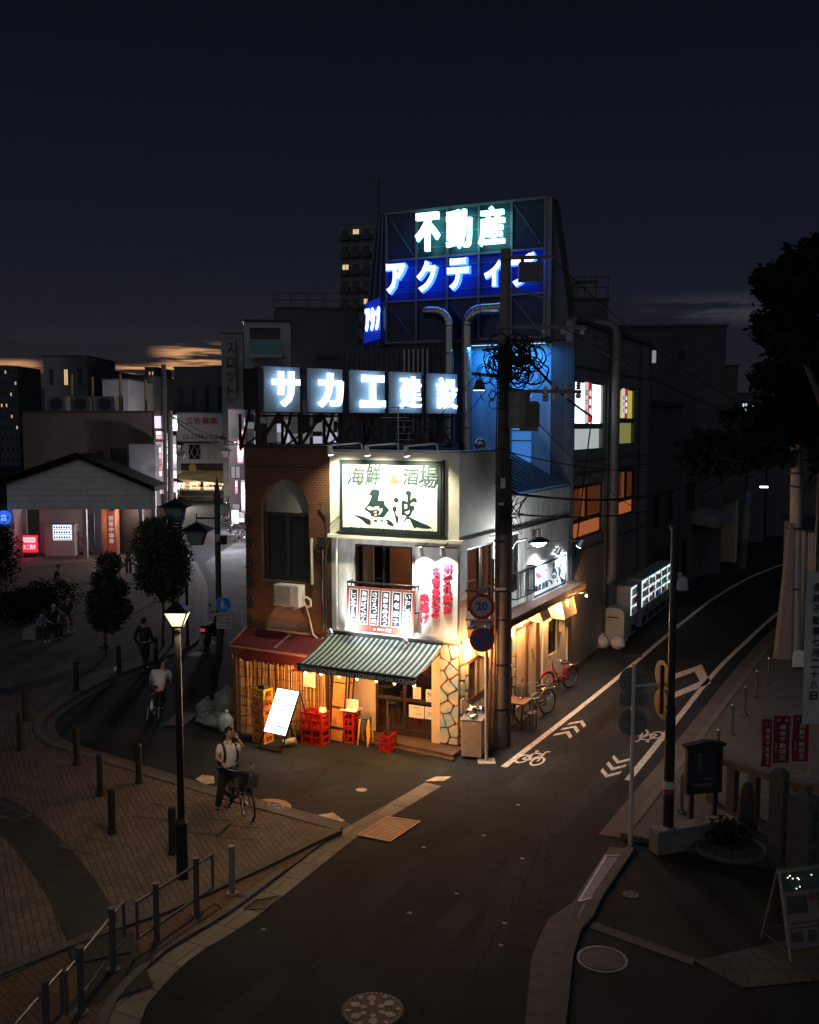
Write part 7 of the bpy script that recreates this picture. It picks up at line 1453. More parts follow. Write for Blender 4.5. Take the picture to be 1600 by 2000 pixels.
def head_mesh(mb, c, f, up, k=1.0, hair=None, cap=False):
    """c centre, f facing, up; adds head to mb and returns hair builder"""
    f = Vector(f).normalized(); up = Vector(up).normalized(); l = up.cross(f).normalized(); f = l.cross(up).normalized(); c = Vector(c)
    P = lambda x, y, z: tuple(c+(f*x+l*y+up*z)*k)
    n, m = 16, 12; vs = []
    for j in range(m+1):
        t = math.pi*j/m; z = -math.cos(t); rr = math.sin(t)
        for i in range(n):
            a = 2*math.pi*i/n; x = .098*rr*math.cos(a); y = .076*rr*math.sin(a); zz = .118*z
            if z < 0: s = 1+.30*z; y *= s; x = x*(1+.12*z)+.012*(-z)
            if x > .08 and -.2 < z < .5: x = .08+(x-.08)*.5
            vs.append(P(x, y, zz))
    mb.add(vs, [(j*n+i, j*n+(i+1) % n, (j+1)*n+(i+1) % n, (j+1)*n+i) for j in range(m) for i in range(n)], 0)
    mb.add([P(.083, .016, -.03), P(.083, -.016, -.03), P(.082, 0, .025), P(.112, 0, -.025)], [(0, 2, 3), (1, 3, 2), (0, 3, 1)], 0)
    for s in (-1, 1):
        mb.ball(P(.079, .03*s, .012), .011*k, 8, 1); mb.ball(P(-.005, .077*s, -.005), .022*k, 8, 0, (.6, .5, 1.3)); mb.tube([P(.084, .018*s, .034), P(.079, .045*s, .033)], .004*k, 4, 1)
    mb.tube([P(.084, .022, -.062), P(.09, 0, -.064), P(.084, -.022, -.062)], .0045*k, 4, 2)
    h = MB(); vs = []
    for j in range(m+1):
        t = math.pi*j/m; z = -math.cos(t); rr = math.sin(t)
        for i in range(n):
            a = 2*math.pi*i/n; x = .108*rr*math.cos(a)-.006; y = .086*rr*math.sin(a); zz = .122*z+.012
            lim = .07 if math.cos(a) > .35 else (.0 if abs(math.sin(a)) > .75 else -.06)
            if zz < lim: zz = lim; x *= .8; y *= .86
            vs.append(P(x, y, zz))
    h.add(vs, [(j*n+i, j*n+(i+1) % n, (j+1)*n+(i+1) % n, (j+1)*n+i) for j in range(m) for i in range(n)], 0); return h, P
def hand_mesh(mb, w, h, side, k=1.0, curl=.5):
    """five fingers on a palm from wrist w towards h; side is the thumb direction"""
    w = Vector(w); d = (Vector(h)-w).normalized(); s = Vector(side); s = (s-d*s.dot(d)).normalized(); nrm = d.cross(s)
    v, f = skin([tuple(w), tuple(w+d*.045*k), tuple(w+d*.085*k)], [(0, 1), (1, 2)], [(.026*k, .02*k), (.036*k, .016*k), (.036*k, .014*k)], 1); mb.add(v, f, 0)
    for i, L in enumerate((.068, .078, .072, .056)):
        b = w+d*.078*k+s*(.027-.018*i)*k; p = [tuple(b)]; a = 0; q = b
        for j, e in enumerate((.45, .32, .25)): a += curl*(.5+.35*j); q = q+(d*math.cos(a)+nrm*math.sin(a))*L*e*k; p.append(tuple(q))
        v, f = skin(p, [(0, 1), (1, 2), (2, 3)], [.0095*k, .009*k, .008*k, .006*k], 1); mb.add(v, f, 0)
    b = w+d*.03*k+s*.026*k; p = [tuple(b), tuple(b+(s*.7+d*.6)*.03*k), tuple(b+(s*.7+d*1.5)*.036*k+nrm*.012*k)]; v, f = skin(p, [(0, 1), (1, 2)], [.012*k, .01*k, .008*k], 1); mb.add(v, f, 0)
def person(label, J, face, top, bottom, shoe=None, hair=HAIR, k=1.0, group=None, long_sleeve=False, shorts=False, hands=True, cap=None, extra=None):
    """J: world joints pelvis chest neck head and l/r shoulder elbow wrist hand hip knee ankle toe"""
    foot = min(J['la'][2], J['ra'][2]); t = thing('person', label, 'person', W, (J['pelvis'][0], J['pelvis'][1], 0), group)
    N = ['pelvis', 'chest', 'neck', 'head', 'ls', 'le', 'lw', 'rs', 're', 'rw', 'lh', 'lk', 'la', 'lt', 'rh', 'rk', 'ra', 'rt']; ix = {n: i for i, n in enumerate(N)}
    Ed = [(a, b) for a, b in (('pelvis', 'chest'), ('chest', 'neck'), ('neck', 'head'), ('chest', 'ls'), ('ls', 'le'), ('le', 'lw'), ('chest', 'rs'), ('rs', 're'), ('re', 'rw'), ('pelvis', 'lh'), ('lh', 'lk'), ('lk', 'la'), ('la', 'lt'), ('pelvis', 'rh'), ('rh', 'rk'), ('rk', 'ra'), ('ra', 'rt'))]
    rad = dict(pelvis=.12, chest=.12, neck=.052, head=.05, ls=.055, le=.04, lw=.028, rs=.055, re=.04, rw=.028, lh=.085, lk=.055, la=.038, lt=.03, rh=.085, rk=.055, ra=.038, rt=.03)
    v, f = skin([tuple(J[n]) for n in N], [(ix[a], ix[b]) for a, b in Ed], [rad[n]*k for n in N], 1)
    mb = MB(); mb.add(v, f, 0); up = (Vector(J['head'])-Vector(J['neck'])).normalized(); up = (up+Vector((0, 0, 1.5))).normalized()
    hb, P = head_mesh(mb, Vector(J['head'])+Vector((0, 0, .03*k)), face, up, k)
    if hands:
        for s in 'lr':
            sd = J.get(s+'thumb', (face[0], face[1], .3)); hand_mesh(mb, J[s+'w'], J[s+'hand'], sd, k)
    mb.build('body', [SKIN, EYE, M('lip', (.30, .10, .08), .6)], t, True)
    (hb.build('hair', hair, t, True) if not cap else hb.build('cap', cap, t, True))
    L = lambda a, b, u: lerp(J[a], J[b], u)
    S = ['pelvis', 'mid', 'chest', 'coll', 'ls', 'lx', 'rs', 'rx']; pts = [L('pelvis', 'chest', .02), L('pelvis', 'chest', .5), tuple(Vector(L('pelvis', 'chest', .97))), L('chest', 'neck', .7), L('chest', 'ls', 1), L('ls', 'le', .75 if not long_sleeve else 1), L('chest', 'rs', 1), L('rs', 're', .75 if not long_sleeve else 1)]
    e = [(0, 1), (1, 2), (2, 3), (2, 4), (4, 5), (2, 6), (6, 7)]; rr = [.165, .168, .155, .07, .088, .078, .088, .078]
    if long_sleeve: pts += [L('le', 'lw', .95), L('re', 'rw', .95)]; e += [(5, 8), (7, 9)]; rr += [.045, .045]; rr[5] = rr[7] = .062
    v, f = skin(pts, e, [q*k for q in rr], 1); mb = MB(); mb.add(v, f); mb.build('shirt', top, t, True)
    u = .55 if shorts else .93; pts = [L('pelvis', 'chest', .02), J['lh'], J['rh']]; e = [(0, 1), (0, 2)]; rr = [.15, .105, .105]
    if shorts: pts += [L('lh', 'lk', .8), L('rh', 'rk', .8)]; e += [(1, 3), (2, 4)]; rr += [.082, .082]
    else: pts += [J['lk'], J['rk'], L('lk', 'la', .95), L('rk', 'ra', .95)]; e += [(1, 3), (2, 4), (3, 5), (4, 6)]; rr += [.082, .082, .066, .066]
    v, f = skin([tuple(p) for p in pts], e, [q*k for q in rr], 1); mb = MB(); mb.add(v, f); mb.build('trousers', bottom, t, True)
    for s in 'lr':
        a = Vector(J[s+'a']); b = Vector(J[s+'t']); d = (b-a); d.z = min(d.z, 0); v, f = skin([tuple(a+Vector((0, 0, -.01))), tuple(a-d.normalized()*.05*k+Vector((0, 0, -.04*k))), tuple(b)], [(0, 1), (0, 2)], [.045*k, .04*k, .036*k], 1); mb = MB(); mb.add(v, f); mb.build('shoe', shoe or BLACK_PAINT, t, True)
    return t, P
def stand(base, h, ang, stride=.0, arms=.0):
    """joints of a standing or walking figure facing ang (radians from +x)"""
    k = h/1.72; f = Vector((math.cos(ang), math.sin(ang), 0)); l = Vector((-f.y, f.x, 0)); b = Vector(base); q = lambda x, y, z: tuple(b+(f*x+l*y)*k+Vector((0, 0, z*k)))
    return dict(pelvis=q(0, 0, .92), chest=q(.01, 0, 1.27), neck=q(.01, 0, 1.45), head=q(.02, 0, 1.57), ls=q(0, .18, 1.38), le=q(-.05-arms, .24, 1.12), lw=q(.06-arms, .24, .9), lhand=q(.08-arms, .24, .8), rs=q(0, -.18, 1.38), re=q(-.03+arms, -.24, 1.12), rw=q(.10+arms, -.23, .9), rhand=q(.12+arms, -.23, .8),
                lh=q(0, .09, .86), lk=q(.03+stride*.5, .1, .47), la=q(stride, .1, .08), lt=q(.14+stride, .1, .03), rh=q(0, -.09, .86), rk=q(.05-stride*.2, -.1, .47), ra=q(-stride, -.1, .08), rt=q(.13-stride, -.1, .03)), k
def sit(base, h, ang, seat=.45, lean=.05):
    k = h/1.72; f = Vector((math.cos(ang), math.sin(ang), 0)); l = Vector((-f.y, f.x, 0)); b = Vector(base); q = lambda x, y, z: tuple(b+(f*x+l*y)*k+Vector((0, 0, seat+(z)*k)))
    return dict(pelvis=q(0, 0, .12), chest=q(lean, 0, .47), neck=q(lean*1.5, 0, .65), head=q(lean*1.8+.02, 0, .77), ls=q(lean, .18, .58), le=q(.05, .23, .33), lw=q(.26, .14, .22), lhand=q(.35, .1, .20), rs=q(lean, -.18, .58), re=q(.05, -.23, .33), rw=q(.26, -.12, .22), rhand=q(.35, -.08, .2),
                lh=q(.05, .1, .1), lk=q(.44, .12, .1), la=q(.46, .12, .08-seat/k), lt=q(.6, .13, .03-seat/k), rh=q(.05, -.1, .1), rk=q(.44, -.12, .1), ra=q(.50, -.12, .08-seat/k), rt=q(.64, -.13, .03-seat/k)), k
# the man on the bicycle at the plaza edge
a, b = Vector(G(444, 1573)), Vector(G(485, 1606)); hd = math.atan2(b.y-a.y, b.x-a.x)
bicycle('bicycle', 'dark bicycle with a wire basket under the man in the white shirt', (b.x-1.08*math.cos(hd), b.y-1.08*math.sin(hd), .005), hd, (.02, .02, .022), basket=True)
def jd(**k): return {n: D(*q) for n, q in k.items()}
J = jd(pelvis=(446, 1505, 19.55), chest=(447, 1468, 19.5), neck=(446, 1446, 19.5), head=(448, 1434, 19.48), rs=(429, 1459, 19.42), re=(424, 1480, 19.32), rw=(435, 1489, 19.2), rhand=(441, 1497, 19.12), ls=(464, 1459, 19.5), le=(476, 1461, 19.3), lw=(466, 1443, 19.25), lhand=(461, 1435, 19.3),
       rh=(439, 1510, 19.5), rk=(431, 1546, 19.36), ra=(425, 1578, 19.45), rt=(422, 1587, 19.3), lh=(456, 1508, 19.48), lk=(482, 1512, 19.15), la=(472, 1549, 19.25), lt=(470, 1557, 19.1))
J['rthumb'] = (0, -.4, 1); J['lthumb'] = (-1, -.2, .4)
SHIRT = M('shirt_white', (.70, .64, .62), .8, var=.1, scale=6); TRS = M('trousers_black', (.014, .014, .017), .8, var=.2)
man, P = person('man in a white short sleeved shirt astride a bicycle with one hand at his mouth', J, (.86, -.5, .02), SHIRT, TRS, M('shoe_black', (.012, .012, .012), .25))
mb = MB()
for s in (-1, 1): mb.tube([P(.096, .03*s+.02*math.cos(a_), .012+.016*math.sin(a_)) for a_ in [2*math.pi*i/10 for i in range(10)]], .0025, 4, 0, True); mb.tube([P(.094, .05*s, .014), P(.0, .084*s, .014)], .0025, 4)
mb.tube([P(.1, -.01, .014), P(.1, .01, .014)], .0025, 4); mb.build('glasses', STEEL, man)
mb = MB(); c = Vector(J['chest']); n = Vector(J['neck'])
for s in (-1, 1): mb.add([tuple(n+Vector((.015*s, -.06, .0))), tuple(n+Vector((.075*s, -.02, .01))), tuple(n+Vector((.065*s, -.115, -.07)))], [(0, 1, 2)])
mb.build('collar', SHIRT, man)
bpk = thing('backpack', 'black backpack worn by the man in the white shirt', 'backpack', W, tuple(c)); fwd = Vector((.5, -.86, 0)); lf = Vector((.86, .5, 0)); bc = c-fwd*.25+Vector((0, 0, -.1)); mb = MB()
mb.hexa([tuple(bc+lf*x*.15+fwd*y*.09+Vector((0, 0, z))) for z, ks in ((-.25, 1), (.22, .85)) for x, y in ((-ks, -ks), (ks, -ks), (ks, ks), (-ks, ks))]); mb.build('bag', BLACK_PAINT, bpk, bevel=.04)
mb = MB()
for s, sh in ((-1, 'rs'), (1, 'ls')):
    p = Vector(J[sh]); q = lerp(p, c, .28); q = Vector(q); mb.tube([tuple(bc+lf*s*.09+Vector((0, 0, .2))), tuple(q+Vector((0, 0, .125))), tuple(q+fwd*.11+Vector((0, 0, .06))), tuple(q+fwd*.165+Vector((0, 0, -.06))), tuple(q+fwd*.13+Vector((0, 0, -.22))), tuple(bc+lf*s*.14+Vector((0, 0, -.2)))], .026, 6)
mb.build('strap', BLACK_PAINT, bpk, True)
# cyclist in white seen from behind
a, b = Vector(G(297, 1412)), Vector(G(317, 1372)); hd = math.atan2(b.y-a.y, b.x-a.x); bicycle('bicycle', 'dark bicycle ridden up the lane by the cyclist in a pale shirt', tuple(a+Vector((math.cos(hd), math.sin(hd), 0))*.33), hd, (.03, .03, .03), basket=True)
Y0c = a.y+.75; J = jd(pelvis=(309, 1352, Y0c), chest=(313, 1322, Y0c+.15), neck=(318, 1302, Y0c+.22), head=(320, 1290, Y0c+.25), ls=(299, 1313, Y0c+.15), le=(294, 1334, Y0c+.2), lw=(303, 1345, Y0c+.55), lhand=(305, 1348, Y0c+.65), rs=(329, 1311, Y0c+.15), re=(334, 1330, Y0c+.25), rw=(326, 1342, Y0c+.6), rhand=(325, 1345, Y0c+.7),
       lh=(303, 1355, Y0c), lk=(297, 1374, Y0c+.25), la=(303, 1398, Y0c+.02), lt=(305, 1402, Y0c+.15), rh=(315, 1355, Y0c), rk=(320, 1366, Y0c+.3), ra=(317, 1385, Y0c+.12), rt=(319, 1388, Y0c+.25))
person('cyclist in a pale shirt riding away up the lane behind the lit lamp post', J, (.45, .85, -.1), M('shirt_pale', (.46, .48, .50), .8, var=.12), TRS)
# dark walker, seated group, people further off
J, k = stand(G(283, 1312), 1.74, 1.2, .22, .1); person('dark dressed figure walking away beside the young tree', J, (.3, .95, 0), M('shirt_dark', (.02, .02, .022), .8), TRS, None, HAIR, k, None, True)
def seated(label, px, py, h, ang, top, bottom, shoe, **kw):
    J, k = sit(G(px, py, .07), h, ang, **{q: kw.pop(q) for q in ('seat', 'lean') if q in kw}); person(label, J, (math.cos(ang), math.sin(ang), -.1), top, bottom, shoe, k=k, group='people sitting by the hedge', **kw)
WS = M('shoe_white', (.55, .55, .55), .6); CAPM = M('cap_cream', (.42, .36, .30), .8)
seated('small child in a pale blue top sitting at the end of the stone bench', 80, 1252, 1.15, -.55, M('top_blue', (.16, .20, .27), .8), M('trousers_dark', (.03, .03, .035), .8), WS, seat=.42)
seated('adult in a cream cap and black top sitting next to the child', 100, 1249, 1.62, -.6, M('top_black', (.015, .015, .016), .8), TRS, None, cap=CAPM, lean=.12)
seated('person in a dark vest and shorts sitting with one foot forward in white shoes', 129, 1232, 1.68, -.8, M('top_navy', (.03, .035, .05), .8), M('shorts_grey', (.06, .06, .065), .8), WS, shorts=True, lean=.15)
seated('dark figure sitting alone behind the hedge near the vending machine', 112, 1158, 1.62, 0.2, MC['top_black'], M('trousers_pale', (.16, .16, .17), .8), None)
a, b = Vector(G(70, 1250, .07)), Vector(G(146, 1218, .07)); d = (b-a).normalized(); n = Vector((-d.y, d.x, 0)); mb = MB(); P4 = [a+n*.0, b+n*.0, b+n*.5, a+n*.5]; mb.prism([(p.x, p.y) for p in P4], .07, .46); solo('stone_bench', 'low grey stone bench under the seated group', 'bench', mb, M('bench_stone', (.20, .20, .20), .8, var=.2), W, tuple(a), bevel=.02)
J, k = stand(G(252, 1124), 1.7, -1.4, .15); person('pale dressed figure walking past the parked bicycles by the shelter', J, (0, -1, 0), M('shirt_grey', (.16, .14, .14), .8), M('trousers_grey', (.09, .085, .085), .8), None, HAIR, k)
J, k = stand(G(439, 975), 1.7, 1.5); person('dark figure standing at the right side of the glowing shop front', J, (-.3, 1, 0), MC['top_black'], TRS, None, HAIR, k, 'customers at the glowing shop', hands=False)
J, k = stand((G(393, 972)[0], G(393, 972)[1]+.6, .55), 1.7, -1.5); person('dark dressed assistant standing behind the counter of the glowing shop', J, (0, -1, 0), MC['top_black'], TRS, None, HAIR, k, 'customers at the glowing shop', hands=False)
# ================================================================== trees
def limb(mb, p0, p1, r0, r1, r, n=6): 
    P = [tuple(Vector(lerp(p0, p1, i/n))+Vector((r.uniform(-.03, .03), r.uniform(-.03, .03), 0))*(i not in (0,))) for i in range(n+1)]; mb.tube(P, [r0+(r1-r0)*i/n for i in range(n+1)], 7)
def tree(label, base, trunk_h, blobs, n, size, seed, mats=LEAF, r0=.07, cat='tree', name='tree'):
    t = thing(name, label, cat, W, base); r = random.Random(seed); mb = MB(); top = (base[0], base[1], base[2]+trunk_h); limb(mb, base, top, r0, r0*.7, r)
    for b in blobs[:8]: limb(mb, top, (b[0], b[1], b[2]), r0*.55, r0*.15, r)
    mb.build('trunk', BARK, t, True); mb = MB(); leafcloud(mb, blobs, n, size, r); mb.build('crown', mats, t); return t
def pxb(px, py, Yd, rx, rz=None, ry=None): c = D(px, py, Yd); return (c[0], c[1], c[2], rx, ry or rx, rz or rx)
g = G(207, 1285, .05); Yt = g[1]; s = Yt/FPX
tree('young tree with a loose dark crown and slim trunk in a round paved bed', g, 1.2, [pxb(x, y, Yt+dy, r*s, r*s*.85) for x, y, r, dy in ((215, 1100, 26, 0), (205, 1135, 28, .2), (228, 1150, 26, -.2), (190, 1170, 24, .1), (215, 1185, 34, 0), (240, 1190, 22, .2), (185, 1200, 20, -.1), (210, 1212, 30, .1), (206, 1262, 9, 0))], 9000, .06, 21, [M('leaf_d', (.022, .034, .016), .65, var=.35), M('leaf_e', (.035, .048, .02), .65, var=.35), M('leaf_f', (.014, .022, .011), .65, var=.35)], .045)
n_ = 26; mb = MB(); mb.lathe([(1.05, .0), (1.05, .075), (.01, .08)], (g[0], g[1], 0), n_); solo('tree_bed', 'dark round paved bed at the foot of the young tree', 'tree bed', mb, DPAVER, W, (g[0], g[1], 0))
g = G(320, 1262, .05); Yt = g[1]; s = Yt/FPX
tree('dense rounded olive green tree beside the unlit lantern post', g, 1.5, [pxb(x, y, Yt+dy, r*s, r*s) for x, y, r, dy in ((300, 1040, 30, .2), (330, 1035, 30, .1), (315, 1070, 44, -.3), (290, 1090, 30, .3), (345, 1085, 32, .1), (320, 1115, 46, -.2), (350, 1120, 26, .2), (290, 1130, 30, 0), (330, 1145, 32, .1))], 16000, .062, 22, LEAF, .06)
g = G(290, 1190, .05)
tree('dark bushy tree standing directly behind the olive green tree', (g[0], g[1]+4, .05), 1.6, [pxb(x, y, g[1]+4, r*(g[1]+4)/FPX) for x, y, r in ((285, 1040, 24), (300, 1030, 22), (275, 1065, 20), (295, 1075, 26))], 2600, .06, 24, DLEAF, .06)
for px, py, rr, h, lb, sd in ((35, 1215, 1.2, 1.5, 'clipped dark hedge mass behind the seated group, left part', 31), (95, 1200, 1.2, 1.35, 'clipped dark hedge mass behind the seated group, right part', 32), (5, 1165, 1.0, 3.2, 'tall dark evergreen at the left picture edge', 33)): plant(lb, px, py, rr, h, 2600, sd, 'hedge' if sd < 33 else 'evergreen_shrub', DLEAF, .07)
rb = random.Random(8); bl = []
for i in range(54): u = rb.random(); bl.append((12.75+rb.gauss(0, 1.3)*(1.3-u*.7), 31+rb.gauss(0, 1.2), 6.3+u*7.4, rb.uniform(.5, .95)*(1.2-u*.45), .9, rb.uniform(.4, .75)))
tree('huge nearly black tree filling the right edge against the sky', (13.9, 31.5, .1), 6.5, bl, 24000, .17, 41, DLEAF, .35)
# scooter by the kerb
sc = bicycle
f = Fr(G(405, 1262)[:2], 78); t = thing('scooter', 'dark motor scooter with a red tail light parked at the far kerb', 'scooter', f); 
mb = MB()
for x in (0, 1.25): mb.tube([(x+.21*math.cos(a), 0, .24+.21*math.sin(a)) for a in [2*math.pi*i/18 for i in range(18)]], .055, 8, 0, True); mb.cyl((x, -.05, .24), (x, .05, .24), .12, None, 12, 1)
mb.build('wheel', [RUBBER, STEEL], t, True)
mb = MB(); mb.hexa([(-.25, -.13, .45), (.55, -.15, .4), (.55, .15, .4), (-.25, .13, .45), (-.35, -.1, .72), (.5, -.12, .7), (.5, .12, .7), (-.35, .1, .72)]); mb.bx(.5, .95, -.17, .17, .25, .33); mb.hexa([(.9, -.17, .3), (1.05, -.15, .3), (1.05, .15, .3), (.9, .17, .3), (1.05, -.2, .85), (1.15, -.15, .9), (1.15, .15, .9), (1.05, .2, .85)]); mb.build('body', M('scooter_black', (.02, .02, .022), .2, .1), t, bevel=.03)
mb = MB(); mb.bx(-.3, .5, -.12, .12, .72, .79); mb.build('seat', RUBBER, t, bevel=.03); mb = MB(); mb.tube([(1.1, 0, .85), (1.05, 0, 1.05)], .025); mb.tube([(.95, -.34, 1.02), (1.05, 0, 1.06), (.95, .34, 1.02)], .018); mb.tube([(1.0, .25, 1.05), (1.0, .3, 1.25)], .008); mb.ball((1.0, .31, 1.28), .05, 8); mb.build('handlebar', DARK_METAL, t)
mb = MB(); mb.bx(-.375, -.345, -.08, .08, .6, .7); mb.build('tail_light', E('tail_red', (1, .03, .03), .6, (.4, .02, .02)), t); mb = MB(); mb.bx(-.40, -.38, -.1, .1, .38, .52); mb.build('number_plate', M('plate_rose', (.35, .22, .25), .5), t); mb = MB(); mb.tube([(.3, 0, .15), (.3, -.15, .02)], .014); mb.cyl((-.1, .15, .3), (.3, .15, .28), .04, None, 8); mb.build('stand_and_exhaust', STEEL, t)
# ================================================================== buildings further away
def at_px(x0, x1, yt, Yd): a = D(x0, yt, Yd); b = D(x1, yt, Yd); return a[0], b[0], a[2]
BW = {k: M('far_wall_'+k, c, .85, var=.25, scale=.6) for k, c in dict(dark=(.065, .065, .07), grey=(.14, .14, .145), pale=(.34, .32, .34), brown=(.085, .06, .05), cream=(.30, .27, .24), blue=(.05, .055, .07)).items()}
LITW = E('window_warm', (1, .68, .36), .8); LITC = E('window_cool', (.8, .88, 1), .8); DARKW = M('window_dark', (.012, .014, .018), .15, var=.2)
def building(label, x0, x1, yt, Yd, depth, wall, wins=(), rz=0, name='building', cat='building', parapet=.0, z0=0, group=None, roof=DARK_METAL, rail=False, units=0, grid=None, lit=()):
    """front face spans pixel x0..x1 at distance Yd; wins are pixel boxes (x0, y0, x1, y1, material)"""
    a, b, zt = at_px(x0, x1, yt, Yd); f = Fr((a, Yd), rz); w = (b-a)/math.cos(math.radians(rz)); t = thing(name, label, cat, f, (w/2, 0, z0), group); hs = []; ws = []
    for q in wins:
        p, r = f.y(q[0], q[1], 0), f.y(q[2], q[3], 0); h = (max(.05, min(p[0], r[0])), min(w-.05, max(p[0], r[0])), max(z0+.05, min(p[1], r[1])), min(zt-.05, max(p[1], r[1]))); hs.append(h); ws.append((h, q[4]))
    if grid:
        nx, nz, fx, fz = grid
        for i in range(nx):
            for j in range(nz): u = w*(i+(1-fx)/2)/nx; v = z0+(zt-z0)*(j+(1-fz)/2)/nz; h = (u, u+w*fx/nx, v, v+(zt-z0)*fz/nz); hs.append(h); ws.append((h, LITW if (i, j) in lit else DARKW))
    mb = MB(); mb.wall(0, w, z0, zt, 0, .2, hs); mb.wall(.2, depth, z0, zt, 0, .2, [], 'y'); mb.wall(.2, depth, z0, zt, w-.2, w, [], 'y'); mb.bx(.2, w-.2, depth-.2, depth, z0, zt); mb.build('wall', BW[wall], t)
    mb = MB(); mb.bx(-.08, w+.08, -.08, depth+.08, zt, zt+.12+parapet); mb.build('roof', roof, t)
    for h, m in ws:
        mb = MB(); mb.bx(h[0], h[1], .12, .14, h[2], h[3]); o = mb.build('window', m, t); mb = MB(); fw = min(.06, (h[1]-h[0])*.08); mb.wall(h[0], h[1], h[2], h[3], .04, .1, [(h[0]+fw, (h[0]+h[1])/2-fw/2, h[2]+fw, h[3]-fw), ((h[0]+h[1])/2+fw/2, h[1]-fw, h[2]+fw, h[3]-fw)]); mb.build('frame', DARK_METAL, o)
    if rail:
        mb = MB(); n = max(3, int(w/1.2))
        for z in (.5, 1.0): mb.bar((0, .05, zt+.12+z), (w, .05, zt+.12+z), .05, .05)
        for i in range(n+1): mb.bar((w*i/n, .05, zt+.1), (w*i/n, .05, zt+1.12), .05, .05)
        mb.build('roof_rail', DARK_METAL, t)
    return t, f, w, zt
def box(label, name, cat, f, b, mat, group=None, **k): mb = MB(); mb.bx(*b); return solo(name, label, cat, mb, mat, f, ((b[0]+b[1])/2, b[2], b[4]), group, **k)
# bicycle shelter with the gable front
HY = 57.3; p = lambda x, y: D(x, y, HY); hf = Fr((p(15, 998)[0], HY), 0); hw = p(304, 990)[0]-p(15, 998)[0]; ze = p(15, 945)[2]; za_ = p(155, 896)[2]; zf = p(150, 995)[2]; ax_ = p(155, 896)[0]-hf.o[0]
SIDING = brickm('pale_siding', (.58, .55, .52), (.55, .52, .50), (.27, .25, .24), 2.7, .34, .012, 'wall', .7, 0, .3, .12)
ht = thing('bicycle_shelter', 'wide shelter with a pale gabled front above an open parking bay', 'shelter', hf, (hw/2, 0, 0))
mb = MB(); T = PL((0, 0, 0), FX, UZ); mb.prism([(0, zf), (hw, zf), (hw, ze-.4), (ax_, za_), (0, ze)], -.25, 0, T); mb.build('gable', SIDING, ht)
mb = MB(); mb.hexa([(-.3, -.3, ze-.1), (ax_, -.3, za_+.02), (ax_, 2.7, za_+.02), (-.3, 2.7, ze-.1), (-.3, -.3, ze+.3), (ax_, -.3, za_+.4), (ax_, 2.7, za_+.4), (-.3, 2.7, ze+.3)]); mb.hexa([(ax_, -.3, za_+.02), (hw+.05, -.3, ze-.42), (hw+.05, 2.7, ze-.42), (ax_, 2.7, za_+.02), (ax_, -.3, za_+.28), (hw+.05, -.3, ze-.15), (hw+.05, 2.7, ze-.15), (ax_, 2.7, za_+.28)]); mb.build('roof', M('shelter_roof', (.010, .010, .011), .9, spec=.1), ht)
SHW = M('shelter_wall', (.42, .41, .43), .7, var=.12)
mb = MB(); mb.wall(1.0, hw*.55, 0, zf, 2.2, 2.35, []); mb.bx(0, .2, 0, 2.4, 0, zf); mb.build('back_wall', SHW, ht); mb = MB(); mb.bx(hw*.55, hw, 2.6, 2.7, 0, zf); mb.build('bay_back', DARK_METAL, ht)  # bay_back is a dark sheet: shade of the open bay put into its colour
for x in (.05, 4.3, hw-1.0, hw-.25): mb = MB(); mb.bx(x, x+.22, .05, .27, 0, zf); mb.build('column', SHW, ht)
lamp('POINT', ht, (hw*.78, 1.2, zf-.3), 60, (1, .78, .6), .2)
hx = lambda x: p(x, 1000)[0]-hf.o[0]
vm = thing('vending_machine', 'white vending machine with a bright display under the gabled shelter', 'vending machine', hf, (hx(100), 1.6, 0)); x0, x1 = hx(69), hx(130); mb = MB(); mb.bx(x0, x1, 1.3, 2.15, .05, 1.95); mb.build('cabinet', M('machine_white', (.42, .40, .41), .5), vm, bevel=.02)
mb = MB(); mb.bx(hx(87), hx(124), 1.28, 1.296, 1.0, 1.9); mb.build('lit_display', E('display_white', (.78, .85, 1), 1.6), vm); mb = MB()
for k in range(3):
    mb.bx(hx(87), hx(124), 1.262, 1.279, 1.02+.3*k, 1.05+.3*k)
    for i in range(7): mb.bx(hx(88.5)+i*.145, hx(88.5)+i*.145+.09, 1.266, 1.279, 1.1+.3*k, 1.23+.3*k)
mb.build('cans', M('can_slate', (.08, .12, .16), .5), vm)
rs = thing('lit_sign', 'glowing red and white box sign standing left of the white vending machine', 'sign', hf, (hx(48), .6, 0)); mb = MB(); mb.bx(hx(34), hx(62), .6, .85, .35, 1.35); mb.build('box', E('sign_red_glow', (.95, .02, .05), .95), rs); mb = MB(); mb.bx(hx(36), hx(60), .592, .6, .95, 1.25); mb.build('panel', E('sign_pale_glow', (.85, .8, .85), .9), rs); mb = MB(); mb.text('たこ焼き', PL((hx(48), .588, .68), FX, UZ), hx(60)-hx(36), .3, bold=.02); mb.build('lettering', E('sign_letter_glow', (1, .75, .9), 1.2), rs); mb = MB(); mb.text('年中無休', PL((hx(48), .585, 1.1), FX, UZ), .6, .16); mb.build('small_lettering', RED_INK, rs); mb = MB(); mb.bx(hx(36), hx(60), .62, .83, .05, .35); mb.build('base', BLACK_PAINT, rs)
lamp('POINT', rs, (hx(48), .2, .9), 25, (1, .1, .2), .2)
